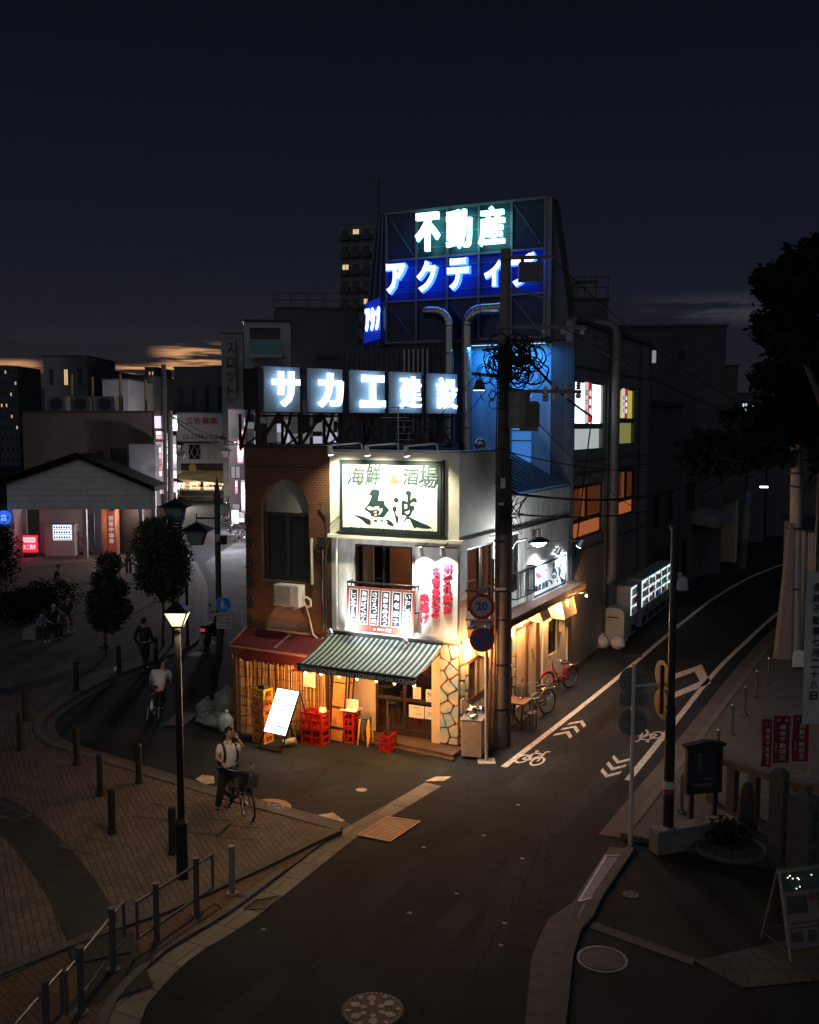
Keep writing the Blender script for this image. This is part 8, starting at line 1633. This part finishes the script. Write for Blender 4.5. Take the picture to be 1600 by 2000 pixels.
bs_ = thing('lit_sign', 'small round blue lit sign at the far left corner of the shelter', 'sign', hf, (hx(12), -.3, 2.4)); mb = MB(); zc = p(12, 1010)[2]; mb.cyl((hx(12), -.35, zc), (hx(12), -.25, zc), .42, None, 20); mb.bar((hx(12), -.3, zc), (hx(20), -.1, zc), .06, .06, 1); mb.build('disc', [E('sign_blue_glow', (.03, .16, .95), .9), DARK_METAL], bs_); mb = MB(); mb.text('店', PL((hx(12), -.358, zc), FX, UZ), .3, .36); mb.build('lettering', E('letter_pale_glow', (.7, .8, 1), 1), bs_)
pb = thing('poster_board', 'framed food poster board to the right of the white vending machine', 'poster', hf, (hx(147), 1.8, 0)); mb = MB(); mb.bx(hx(133), hx(160), 1.75, 1.82, .25, 1.5); mb.build('board', M('poster_tan', (.22, .20, .19), .6, var=.3), pb); mb = MB(); mb.ball((hx(147), 1.745, .95), .26, 12, 0, (1.2, .05, .7)); mb.bx(hx(135), hx(158), 1.742, 1.748, .3, .5); mb.build('print', M('poster_red', (.22, .05, .04), .6), pb)
box('tall pale blue food poster on the shelter column', 'poster', 'poster', hf, (hx(172), hx(184), .0, .03, .8, 2.7), M('poster_blue', (.22, .27, .30), .6, var=.4, scale=1.5))
ks = thing('kiosk', 'narrow wooden kiosk with a lit red banner sign in the parking bay', 'kiosk', hf, (hx(207), 1, 0)); mb = MB(); mb.bx(hx(188), hx(197), 1.0, 1.6, 0, 2.9); mb.bx(hx(214), hx(217), 1.0, 1.6, 0, 2.9); mb.build('frame', M('kiosk_wood', (.24, .10, .05), .6), ks); mb = MB(); mb.bx(hx(199), hx(212), 1.1, 1.2, .3, 2.75); mb.build('red_panel', E('kiosk_red', (.42, .04, .03), .42), ks); mb = MB(); mb.col('営業中珈琲', PL((hx(205.5), 1.09, 0), FX, UZ), 0, 2.5, .28, .28, .34, bold=.02); mb.build('lettering', E('kiosk_letter', (.9, .7, .65), .55), ks); mb = MB(); mb.hexa([(hx(197), .5, 2.98), (hx(228), .3, 3.12), (hx(228), .4, 3.12), (hx(197), .6, 2.98), (hx(197), .5, 3.2), (hx(228), .3, 3.34), (hx(228), .4, 3.34), (hx(197), .6, 3.2)]); mb.build('top_sign', E('kiosk_top', (1, .12, .16), 1.3), ks)
lamp('POINT', ks, (hx(222), .2, 2.3), 140, (1, .6, .5), .2)
for i, (rr, fr_, c) in enumerate((((225, 1073), (241, 1072), (.25, .25, .25)), ((243, 1076), (262, 1070), (.04, .05, .06)), ((256, 1080), (272, 1078), (.10, .10, .12)))):
    bike_px('bicycle', ('pale bicycle parked under the shelter, nearest the red kiosk', 'dark bicycle parked in the middle of the shelter bay', 'dark bicycle parked at the right end of the shelter bay')[i], rr, fr_, c, group='bicycles under the shelter', detail=False)
box('small white notice on a post inside the shelter bay', 'notice', 'notice', hf, (hx(244), hx(252), 3.0, 3.04, 1.5, 2.3), M('notice_pale', (.45, .42, .38), .6)); box('red box mounted beside the white column of the shelter', 'box', 'box', hf, (hx(260), hx(266), 1.0, 1.3, .9, 2.0), E('box_red', (.8, .03, .06), .5))
# dark blocks behind the shelter
building('long dark building with a brown tiled upper wall behind the shelter', 44, 300, 806, 66, 1.6, 'brown', [(190, 880, 205, 925, DARKW), (215, 875, 250, 925, DARKW)], rail=False); building('pale lit side wall of the shop block right of the shelter', 252, 303, 868, 64.5, 1, 'grey')
for i, (x0, x1, yt, Yd, w, lb, gr) in enumerate(((85, 170, 697, 84, 'dark', 'dark block with one tiny lit window on the left skyline', (3, 4, .3, .4)), (168, 226, 728, 88, 'blue', 'low dark block with a sloping top on the left skyline', (2, 3, .3, .3)), (200, 250, 742, 82, 'grey', 'small grey block standing right of the yellow roof posts', (1, 3, .6, .3)), (232, 300, 735, 92, 'dark', 'dark block behind the shop street poles', (2, 3, .3, .4)), (340, 442, 718, 118, 'dark', 'dark low roofed block above the white advertising wall', (4, 2, .3, .4)))): building(lb, x0, x1, yt, Yd, 8, w, grid=gr, lit=((1, 3),) if i == 0 else ())
building('distant tower with scattered lights at the far left edge', -4, 34, 716, 190, 12, 'dark', grid=(4, 9, .35, .3), lit=((1, 8), (2, 6), (3, 7), (0, 5), (2, 4), (1, 5), (3, 3))); building('distant lit block between the rooftops on the left skyline', 283, 307, 718, 170, 10, 'dark', grid=(4, 8, .4, .4), lit=((1, 7), (2, 7), (0, 6), (3, 6), (2, 5)))
hl2 = MB(); hl2.add([(-900, 1400, 0), (-500, 1400, 0), (-500, 1400, 55), (-640, 1400, 90), (-720, 1400, 60), (-900, 1400, 50)], [(0, 1, 2, 3, 4, 5)]); hl2.add([(-900, 1401, 0), (900, 1401, 0), (900, 1401, 42), (-900, 1401, 42)], [(0, 1, 2, 3)]); struct('hills', hl2, BW['dark'])
roofY = 66
for i, px in enumerate((132, 173, 228, 278)):
    a = D(px, 805, roofY); b = D(px, (730, 735, 728, 740)[i], roofY); mb = MB(); mb.cyl((a[0], roofY+1, a[2]), (a[0], roofY+1, b[2]), .09, None, 8); solo('roof_post', 'yellowish post on the dark roof behind the shelter, '+ORD[i]+' from the left', 'post', mb, M('post_yellow', (.20, .13, .05), .7), W, a, 'yellow roof posts')
for i, (px, w) in enumerate(((100, 1.2), (148, 1.3), (196, 1.3))):
    a = D(px, 803, roofY); t = thing('air_conditioner', 'grey rooftop air conditioner on the dark roof, '+ORD[i]+' from the left', 'air conditioner', W, (a[0], roofY+1.5, a[2]), 'rooftop air conditioners'); mb = MB(); mb.bx(a[0]-w/2, a[0]+w/2, roofY+1, roofY+2, a[2], a[2]+1.0); mb.build('casing', BW['grey'], t); mb = MB(); mb.cyl((a[0], roofY+.98, a[2]+.5), (a[0], roofY+.9, a[2]+.5), .38, None, 16); mb.build('fan', DARK_METAL, t)
# shop street: end shop, lit facades and signs
SY = 108.5; a, b, zt = at_px(344, 440, 806, SY); sf = Fr((a, SY), 0); w = b-a; sx = lambda x: (x-344)/(440-344)*w; sz = lambda y: D(400, y, SY)[2]
sh = thing('shop_building', 'white fronted shop closing the street with red and black advertising letters', 'shop', sf, (w/2, 0, 0)); mb = MB(); mb.wall(0, w, 0, zt, 0, .3, [(sx(352), sx(438), .9, sz(942)), (sx(367), sx(391), sz(897), sz(868))]); mb.bx(0, w, 6, 6.3, 0, zt); mb.wall(.3, 6, 0, zt, 0, .3, [], 'y'); mb.wall(.3, 6, 0, zt, w-.3, w, [], 'y'); mb.build('wall', M('shop_white', (.62, .60, .60), .7, var=.12), sh); mb = MB(); mb.bx(-.2, w+.2, -.2, 6.4, zt, zt+.2); mb.bx(0, w, -.35, 0, sz(866), sz(862)); mb.build('roof', DARK_METAL, sh)
mb = MB(); mb.text('広告募集', PL((sx(394), -.03, sz(822)), FX, UZ), sx(424)-sx(361), sz(815)-sz(829), bold=.02); mb.build('red_lettering', M('letter_red_dull', (.50, .06, .07), .6), sh); mb = MB(); mb.text('03-5774-7505', PL((sx(391), -.03, sz(853)), FX, UZ), sx(426)-sx(357), sz(848)-sz(858), bold=.01); mb.build('phone_number', INK, sh)
mb = MB(); mb.bx(sx(367), sx(391), .2, .22, sz(897), sz(868)); wd_ = mb.build('window', DARKW, sh); mb = MB()
for u0, u1 in ((367, 379), (379, 391), (405, 421)):
    A_, B_ = (sx(u0), -.02), (sx(u1), -.02)
    for q, r_ in (((u0, 897), (u1, 868)), ((u0, 868), (u1, 897)), ((u0, 868), (u0, 897)), ((u1, 868), (u1, 897)), ((u0, 868), (u1, 868)), ((u0, 897), (u1, 897))): mb.bar((sx(q[0]), -.04, sz(q[1])), (sx(r_[0]), -.04, sz(r_[1])), .09, .06)
mb.build('shutter_cross', M('shutter_pale', (.42, .42, .42), .7), wd_)
mb = MB(); mb.quad((sx(352), 4, .3), (sx(438), 4, .3), (sx(438), 4, sz(942)), (sx(352), 4, sz(942))); mb.build('lit_interior', E('interior_warm', (1, .68, .40), 2.4), sh); mb = MB(); rr = random.Random(3)
for k in range(70): x = rr.uniform(sx(356), sx(436)); z = rr.choice((1.0, 1.5, 2.0)); mb.bx(x, x+rr.uniform(.12, .35), 1.2+z*.6, 1.5+z*.6, z, z+rr.uniform(.12, .3), rr.randrange(4))
for z in (.97, 1.47, 1.97): mb.bx(sx(354), sx(437), 1.0+z*.6, 1.7+z*.6, z-.04, z, 4)
mb.build('goods', [M('bread_a', (.5, .25, .08), .7), M('bread_b', (.6, .45, .25), .7), M('bread_c', (.3, .12, .05), .7), M('goods_white', (.7, .7, .68), .6), BROWN_WOOD], sh); mb = MB(); mb.bx(sx(351), sx(440), -.5, 0, .1, .7); mb.build('counter', BLACK_PAINT, sh); mb = MB(); mb.bx(sx(352), sx(439), -.12, -.01, sz(919), sz(905)); mb.build('wood_band', DARK_WOOD, sh)
for u in (370, 400, 428): lamp('POINT', sh, (sx(u), 1.2, 2.9), 520, (1, .66, .36), .2)
aw2 = thing('shop_awning', 'slanting cream canvas awning glowing over the shop at the street end', 'awning', sf, (w/2, -1, 3)); mb = MB(); mb.quad((sx(349), -1.6, sz(930)), (sx(447), -1.6, sz(940)), (sx(446), -.02, sz(918)), (sx(355), -.02, sz(920))); mb.quad((sx(349), -1.62, sz(934)), (sx(447), -1.62, sz(944)), (sx(447), -1.6, sz(940)), (sx(349), -1.6, sz(930))); mb.build('canopy', M('canvas_cream', (.62, .47, .22), .8), aw2); mb = MB(); mb.bar((sx(349), -1.6, sz(931)), (sx(447), -1.6, sz(941)), .05, .05); mb.build('frame', DARK_METAL, aw2)
lamp('POINT', aw2, (sx(400), -.9, 2.0), 160, (1, .72, .4), .1)
mb = MB(); mb.cyl((sx(375.5), -.3, sz(913)), (sx(375.5), -.2, sz(913)), .42, None, 20); mb.bx(sx(370), sx(381), -.28, -.22, sz(919), sz(908), 1); solo('round_sign', 'small round orange and white sign above the cream awning', 'sign', mb, [M('sign_orange', (.6, .35, .08), .6), WHITE_PAINT], sf, (sx(375), -.2, sz(916)))
def lit_strip(label, x0, x1, y0, y1, Yd, mats, n, seed, name='lit_sign', chars=None, ink=None, e=0, col=(1, .9, .9), depth=.3):
    a, b = D(x0, y0, Yd), D(x1, y1, Yd); t = thing(name, label, 'sign', W, ((a[0]+b[0])/2, Yd, min(a[2], b[2]))); mb = MB(); mb.bx(a[0], b[0], Yd, Yd+depth, b[2], a[2]); mb.build('casing', DARK_METAL, t); rr = random.Random(seed); mb = MB()
    for i in range(n): z0, z1 = b[2]+(a[2]-b[2])*(i+.06)/n, b[2]+(a[2]-b[2])*(i+.94)/n; mb.bx(a[0]+.03, b[0]-.03, Yd-.03, Yd-.002, z0, z1, i % len(mats))
    mb.build('lit_face', mats, t)
    if chars: mb = MB(); w = b[0]-a[0]; p_ = (a[2]-b[2])/len(chars); mb.col(chars, PL(((a[0]+b[0])/2, Yd-.035, 0), FX, UZ), 0, a[2], w*.6, p_*.6, p_, bold=.03); mb.build('lettering', ink or RED_INK, t)
    if e: lamp('POINT', t, ((a[0]+b[0])/2, Yd-1.2, (a[2]+b[2])/2), e, col, .3)
    return t
GW = E('glow_white', (.88, .92, 1), 1.5); GR = E('glow_red', (1, .05, .10), 1.1); GP = E('glow_pink', (1, .55, .65), 1.0); GG = E('glow_green', (.45, .75, .45), .7); GV = E('glow_violet', (.75, .68, 1), 1.3); GM = E('glow_dim', (.45, .48, .55), .5)
lit_strip('white lit box sign with a green leaf mark at the left of the shop street', 330, 347, 811, 842, 80, [GW, GG], 2, 1, e=972, col=(.85, .9, 1)); lit_strip('blue white lit sign edge beside the leaning street poles', 301, 316, 811, 838, 65.9, [GV], 1, 2); lit_strip('tall glittering shop display with pink and white panels left of the street', 300, 318, 862, 965, 65.9, [GP, GW, GM, GW, GR, GM], 9, 3, 'shop_display', e=1188, col=(1, .85, .9)); lit_strip('white lit panels on the far left side of the shop street', 328, 346, 850, 935, 84, [GW, GM, GP], 5, 4, 'shop_display', e=648)
lit_strip('vertical red sign with white characters above the right of the shop street', 463, 476, 858, 906, 78, [GR], 1, 5, chars='居酒屋', ink=E('glow_letter', (1, .9, .9), 1.5), e=1296, col=(1, .6, .65)); lit_strip('long curved white lit sign at the right of the shop street', 471, 479, 938, 1000, 62, [GV], 1, 6, e=1620, col=(.85, .9, 1)); lit_strip('pink red shop tube beside the long white sign', 459, 465, 938, 965, 75, [GR, GP], 2, 7, e=432, col=(1, .4, .5)); lit_strip('standing white menu sign with a red frame on the right of the street', 452, 467, 995, 1024, 74, [GW], 1, 8, e=486, col=(1, .9, .95)); lit_strip('small dark framed sign with a white mark above the standing menu sign', 454, 469, 984, 994, 76, [GM], 1, 9); lit_strip('white glow lamp beside the red vertical sign', 457, 462, 862, 870, 79, [GW], 1, 10)
building('tall grey block on the right of the shop street behind the red sign', 446, 486, 800, 82, 10, 'grey', [(450, 910, 470, 935, GM)]); building('slim dark building carrying a vertical sign against the sunset', 432, 474, 652, 100, 9, 'grey')
t = thing('vertical_sign', 'dim vertical sign with dark characters on the slim building against the sunset', 'sign', W, (D(452, 780, 99.5)[0], 99.5, 12)); a, b = D(441, 662, 99.5), D(462, 778, 99.5); mb = MB(); mb.bx(a[0], b[0], 99.3, 99.7, b[2], a[2]); mb.build('panel', M('sign_dim', (.12, .115, .12), .7), t); mb = MB(); mb.col('スロット', PL(((a[0]+b[0])/2, 99.26, 0), FX, UZ), 0, a[2]-.2, .75, 1.0, 1.42, bold=.03); mb.build('lettering', INK, t)
for px, top, Yd, lb in ((320, 712, 70, 'nearer dark street pole rising left of the shop street'), (333, 802, 73, 'shorter grey street pole just right of the tall dark one')): g = D(px, 985, Yd); tt = D(px, top, Yd); mb = MB(); mb.cyl((g[0], Yd, 0), (tt[0], Yd, tt[2]), .24, .17, 10); solo('street_pole', lb, 'pole', mb, BW['dark'] if px < 325 else BW['grey'], W, (g[0], Yd, 0))
t = thing('street_lamp', 'lit white lantern in front of the end shop', 'street lamp', W, (D(345, 945, 95)[0], 95, 0)); x = D(345, 945, 95)[0]; mb = MB(); mb.cyl((x, 95, 0), (x, 95, D(345, 955, 95)[2]), .09); mb.build('post', BLACK_PAINT, t); lantern_head(t, (x, 95, D(345, 955, 95)[2]), .85, .5, .6, E('lantern_far', (1, .85, .65), 3), .65); lamp('POINT', t, (x, 94.4, D(345, 955, 95)[2]), 2600, (1, .85, .65), .3)
cable('black street cable sagging between the shop street poles and the right block', D(322, 805, 70), D(476, 870, 76), .3, .05); cable('second street cable sagging below the first', D(333, 812, 73), D(476, 866, 76), .8, .04)
for i, (rr_, fr_, c) in enumerate((((447, 1048), (463, 1040), (.12, .12, .13)), ((437, 1024), (449, 1022), (.3, .3, .3)), ((463, 1060), (476, 1056), (.25, .2, .25)), ((444, 990), (452, 985), (.1, .1, .1)))): bike_px('bicycle', ('dark bicycle parked beneath the standing menu sign in the shop street', 'pale bicycle left of the standing menu sign in the shop street', 'bicycle half hidden by the brick building in the shop street', 'distant bicycle near the end shop')[i], rr_, fr_, c, detail=False, group='bicycles in the shop street')
# blocks behind the rooftop sign
building('white building with a glass balcony behind the rooftop sign', 476, 566, 628, 58, 8, 'pale', [(488, 640, 548, 695, DARKW)], rz=8); a = D(520, 690, 57.3); t = thing('balcony', 'projecting balcony with pale glass rail on the white building', 'balcony', W, (a[0], 57, a[2])); b0_, b1_ = D(487, 693, 57), D(552, 663, 57); mb = MB(); mb.bx(b0_[0], b1_[0], 56.9, 58, b0_[2]-.15, b0_[2]); mb.build('slab', BW['pale'], t); mb = MB(); mb.bx(b0_[0], b1_[0], 56.9, 56.95, b0_[2], b1_[2]); mb.build('glass_rail', M('balcony_glass', (.12, .22, .23), .3), t)
building('dark set back block with a roof railing behind the rooftop sign', 535, 700, 603, 72, 10, 'blue', rail=True, rz=4); building('dark upper block beside the glazed lantern', 620, 735, 700, 48, 5, 'dark')
sb_ = thing('shop_building', 'brightly lit glass fronted shop seen through the legs of the rooftop sign', 'shop', W, (D(620, 900, 46)[0], 46, 0)); a, b = D(482, 808, 46), D(768, 905, 46); mb = MB(); mb.bx(a[0], b[0], 46.3, 52, 0, a[2]+.6); mb.build('wall', BW['pale'], sb_); mb = MB(); r = random.Random(9); x = a[0]
GK = [E('shop_white', (.8, .85, 1), 1.5), E('shop_violet', (.45, .45, .62), .9), M('shop_dark', (.03, .03, .04), .5), E('shop_red', (.75, .02, .05), .7), E('shop_yellow', (.75, .6, .12), .6), E('shop_grey', (.35, .35, .36), .4)]
while x < b[0]:
    w_ = r.uniform(.15, .5); u = (x-a[0])/(b[0]-a[0]); z = b[2]
    while z < a[2]: h_ = r.uniform(.15, .7); mb.bx(x, x+w_-.03, 46.2, 46.28, z, min(a[2], z+h_)-.03, r.choice((0, 1, 2, 2, 5)) if u < .72 else r.choice((3, 4, 4, 5, 2))); z += h_
    x += w_
mb.build('lit_glass_front', GK, sb_)
t, f, w, zt = building('tall distant apartment tower with balconies left of the glazed lantern', 664, 748, 441, 190, 14, 'grey', grid=(4, 14, .62, .55), lit=((1, 13), (0, 11), (2, 9)), rz=-14)
z = zt/14
for i in range(4):
    for j in range(14): mb = MB(); mb.bx(w*(i+.12)/4, w*(i+.9)/4, -.9, -.0, z*(j+.12), z*(j+.42)); mb.build('balcony', BW['dark'], t)
ma = D(740, 350, 60); mb = MB(); z0 = D(740, 420, 60)[2]; mb.cyl((ma[0], 60, z0-6), (ma[0], 60, ma[2]), .05); mb.bar((ma[0]-.6, 60, ma[2]-.1), (ma[0]+1, 60, ma[2]-.35), .04, .04); mb.bar((ma[0]-1.3, 60, ma[2]-1.9), (ma[0]+.2, 60, ma[2]-2.0), .04, .04); solo('roof_antenna', 'faint thin antenna mast left of the glazed lantern', 'antenna', mb, DARK_METAL, W, (ma[0], 60, z0-6))
# right side of the street: dark houses with a few lit windows
building('pale box shaped roof house behind the tower', 1128, 1164, 552, 58, 5, 'grey'); building('dark plant room stepped behind the tower roof', 1118, 1188, 586, 50, 4, 'dark', rail=True); 
building('dark house with one lit upper window and a sloped end beyond the tower', 1188, 1412, 640, 52, 9, 'blue', [(1254, 682, 1284, 711, E('pane_grey_lit', (.55, .58, .62), .42)), (1325, 685, 1338, 705, DARKW)], rz=-6)
hs = R.l2w((-.1, 19.8, 0)); hfr = Fr(hs[:2], -31)
def street_house(label, y0, y1, zt, x=0., wall='dark', depth=6, wins=(), slope=0):
    """fronts the side street: along local y of the bar frame, turning with the road"""
    xa, xb = x; A_ = Vector(R.l2w((xa, y0, 0))); B_ = Vector(R.l2w((xb, y1, 0))); d = B_-A_; f = Fr((A_.x, A_.y), math.degrees(math.atan2(d.y, d.x))); w = d.length; t = thing('house', label, 'house', f, (w/2, 0, 0)); hs = [q[:4] for q in wins]
    mb = MB(); mb.wall(0, w, 0, zt, 0, .2, hs); mb.bx(0, .2, .2, depth, 0, zt); mb.bx(w-.2, w, .2, depth, 0, zt); mb.bx(.2, w-.2, depth-.2, depth, 0, zt); mb.build('wall', BW[wall], t); mb = MB()
    if slope: mb.hexa([(-.3, -.5, zt), (w+.3, -.5, zt), (w+.3, depth+.3, zt), (-.3, depth+.3, zt), (-.3, depth*.4, zt+slope), (w+.3, depth*.4, zt+slope), (w+.3, depth*.6, zt+slope), (-.3, depth*.6, zt+slope)])
    else: mb.bx(-.1, w+.1, -.15, depth, zt, zt+.2)
    mb.build('roof', M('house_roof', (.03, .03, .035), .7), t)
    for q in wins:
        mb = MB(); mb.bx(q[0], q[1], .1, .13, q[2], q[3]); o = mb.build('window', q[4], t); mb = MB(); mb.wall(q[0], q[1], q[2], q[3], .02, .08, [(q[0]+.05, (q[0]+q[1])/2-.03, q[2]+.05, q[3]-.05), ((q[0]+q[1])/2+.03, q[1]-.05, q[2]+.05, q[3]-.05)]); mb.build('frame', DARK_METAL, o)
    return t, f, w
street_house('dark three storey house just beyond the tower', 19.8, 26.5, 8.6, (.0, .0), 'dark', 6, [(1, 2.2, 3.4, 4.8, DARKW), (3.4, 5.2, 3.4, 4.8, DARKW), (1, 5.4, .6, 2.3, DARKW)])
t, f, w = street_house('dark house with narrow white curtains in its ground floor windows', 26.7, 33.2, 6.4, (.0, .45), 'dark', 6, [(.5, 1.4, .5, 2.2, DARKW), (2.6, 3.3, .4, 2.5, E('curtain_dim', (.22, .26, .30), .22)), (4.0, 4.6, .4, 2.5, E('curtain_dim', (.22, .26, .30), .22)), (1.2, 2.8, 3.6, 5.0, DARKW), (4.2, 5.6, 3.6, 5.0, DARKW)], 1.4)
mb = MB(); mb.hexa([(2.2, -1.2, 2.75), (6.2, -1.2, 2.75), (6.2, 0, 2.9), (2.2, 0, 2.9), (2.2, -1.2, 3.3), (6.2, -1.2, 3.3), (6.2, 0, 3.5), (2.2, 0, 3.5)]); mb.build('canopy', BW['grey'], t)
al = thing('house', 'house with an orange lit carport beside the far utility pole', 'house', f, (9, 0, 0)); mb = MB(); mb.bx(7.0, 11, 5.8, 6, 0, 3.6); mb.bx(10.6, 11.0, -.4, 5.8, 0, 3.6); mb.build('carport_wall', M('plaster_orange', (.52, .36, .24), .8, var=.15), al); mb = MB(); mb.bx(6.8, 11.2, -.5, 6.2, 3.6, 3.8); mb.bx(7.0, 18, 6, 12, 0, 7.0); mb.build('upper_floor', BW['dark'], al); mb = MB(); mb.bx(7.8, 8.6, 5.7, 5.78, 0, 1.6); mb.bx(10.58, 10.59, .6, 2.0, 1.6, 2.7, 1); mb.build('gate', [BROWN_WOOD, M('poster_faint', (.4, .3, .22), .7)], al); mb = MB(); mb.cyl((8.4, 3.6, 3.5), (8.4, 3.6, 3.58), .15); mb.build('ceiling_lamp', E('lamp_orange', (1, .5, .15), 2), al); lamp('POINT', al, (8.4, 3.6, 3.3), 130, (1, .42, .12), .15)
a = f.l2w((9.3, 1.2, 0)); bicycle('bicycle', 'dark bicycle standing in the orange lit carport', a, math.radians(f.deg+10), (.02, .02, .02), basket=False, detail=False)
building('dark house with small lit windows beyond the carport', 1395, 1500, 770, 66, 8, 'dark', [(1399, 792, 1420, 834, E('pane_cool_dim', (.34, .38, .42), .3)), (1450, 786, 1460, 818, LITC), (1470, 790, 1477, 808, LITC)]); building('dark gabled house over the far side street', 1255, 1442, 716, 60, 8, 'brown', [(1310, 790, 1370, 850, DARKW)])
g = (FARX, FARY, 0); t = thing('utility_pole', 'dark leaning utility pole with a small blue plate at the bend of the side street', 'utility pole', W, g); mb = MB(); mb.cyl(g, (FARX+.7, FARY, 10), .26, .18, 12); mb.build('shaft', BW['dark'], t, True); mb = MB(); mb.cyl((FARX+.1, FARY, 1.6), (FARX+.27, FARY, 4.2), .262, .24, 12); mb.build('wrap', M('wrap_grey', (.12, .12, .125), .5), t); mb = MB(); mb.bx(FARX+.05, FARX+.35, FARY-.3, FARY-.27, 3.6, 3.9); mb.build('plate', M('plate_blue', (.05, .12, .3), .5), t); mb = MB(); mb.bar((FARX-.4, FARY, 9), (FARX+1.2, FARY, 9), .1, .1); mb.build('crossarm', DARK_METAL, t)
c = D(1496, 946, 28.4); t = thing('street_light', 'small far white street light in front of the dark tree', 'street light', W, c); mb = MB(); mb.bar((c[0]-.35, c[1], c[2]), (c[0]+.2, c[1], c[2]+.05), .1, .08); mb.bar((c[0]+.2, c[1], c[2]+.05), (c[0]+1.6, c[1]+.2, c[2]-.2), .05, .05); mb.build('arm', DARK_METAL, t); mb = MB(); mb.bx(c[0]-.16, c[0]+.05, c[1]-.05, c[1]+.05, c[2]-.1, c[2]-.05); mb.build('lens', E('lens_white', (.85, .88, 1), 3), t); mb = MB(); mb.cyl((c[0]+1.6, c[1]+.2, 0), (c[0]+1.6, c[1]+.2, c[2]+.3), .07); mb.build('post', DARK_METAL, t)
building('dark house wall at the end of the side street behind the tree', 1500, 1720, 880, 70, 8, 'dark')

# more lit clutter in the shop street
for lb, x0, x1, y0, y1, Yd, ms, n, c_, e in (('small pink and white lit sign over the left shop displays', 304, 317, 842, 858, 65.8, [GP, GW], 2, None, 0), ('tall bright cosmetics display lit white at the left kerb of the shop street', 318, 330, 845, 960, 88, [GW, GP, GM, GW, GG, GW], 8, None, 150), ('white lit shop window low on the left of the shop street', 334, 347, 940, 962, 90, [GW, GP], 2, None, 120), ('red and white awning sign low at the right end of the shop street', 448, 460, 905, 925, 95, [GR, GP], 2, None, 60), ('bright window strip on the right of the shop street above the bicycles', 466, 478, 1002, 1020, 66, [GW, GM], 2, None, 90), ('red lit sign at the upper right of the shop street against the white building', 468, 486, 838, 852, 70, [GR, GW, GR], 3, None, 60), ('violet lit window strip on the right hand block of the shop street', 476, 490, 815, 835, 69, [GV, GM], 2, None, 60)): lit_strip(lb, x0, x1, y0, y1, Yd, ms, n, 4, 'lit_sign', e=e)
for px, py, Yd, lb in ((434, 868, 88, 'upper unlit lantern on the right of the shop street'), (441, 893, 80, 'lower unlit lantern on the right of the shop street'), (349, 880, 90, 'upper unlit lantern on the left of the shop street'), (354, 897, 82, 'lower unlit lantern on the left of the shop street')):
    c = D(px, py, Yd); t = thing('hanging_lantern', lb, 'lantern', W, c, 'unlit lanterns in the shop street'); lantern_head(t, c, .62, .4, .5, M('smoked_glass', (.05, .05, .052), .3), .75); s = 1 if px > 400 else -1; mb = MB(); mb.tube([(c[0], Yd, c[2]+.75), (c[0]+s*.3, Yd, c[2]+1.0), (c[0]+s*1.3, Yd, c[2]+.95)], .035, 6); mb.build('bracket', BLACK_PAINT, t)
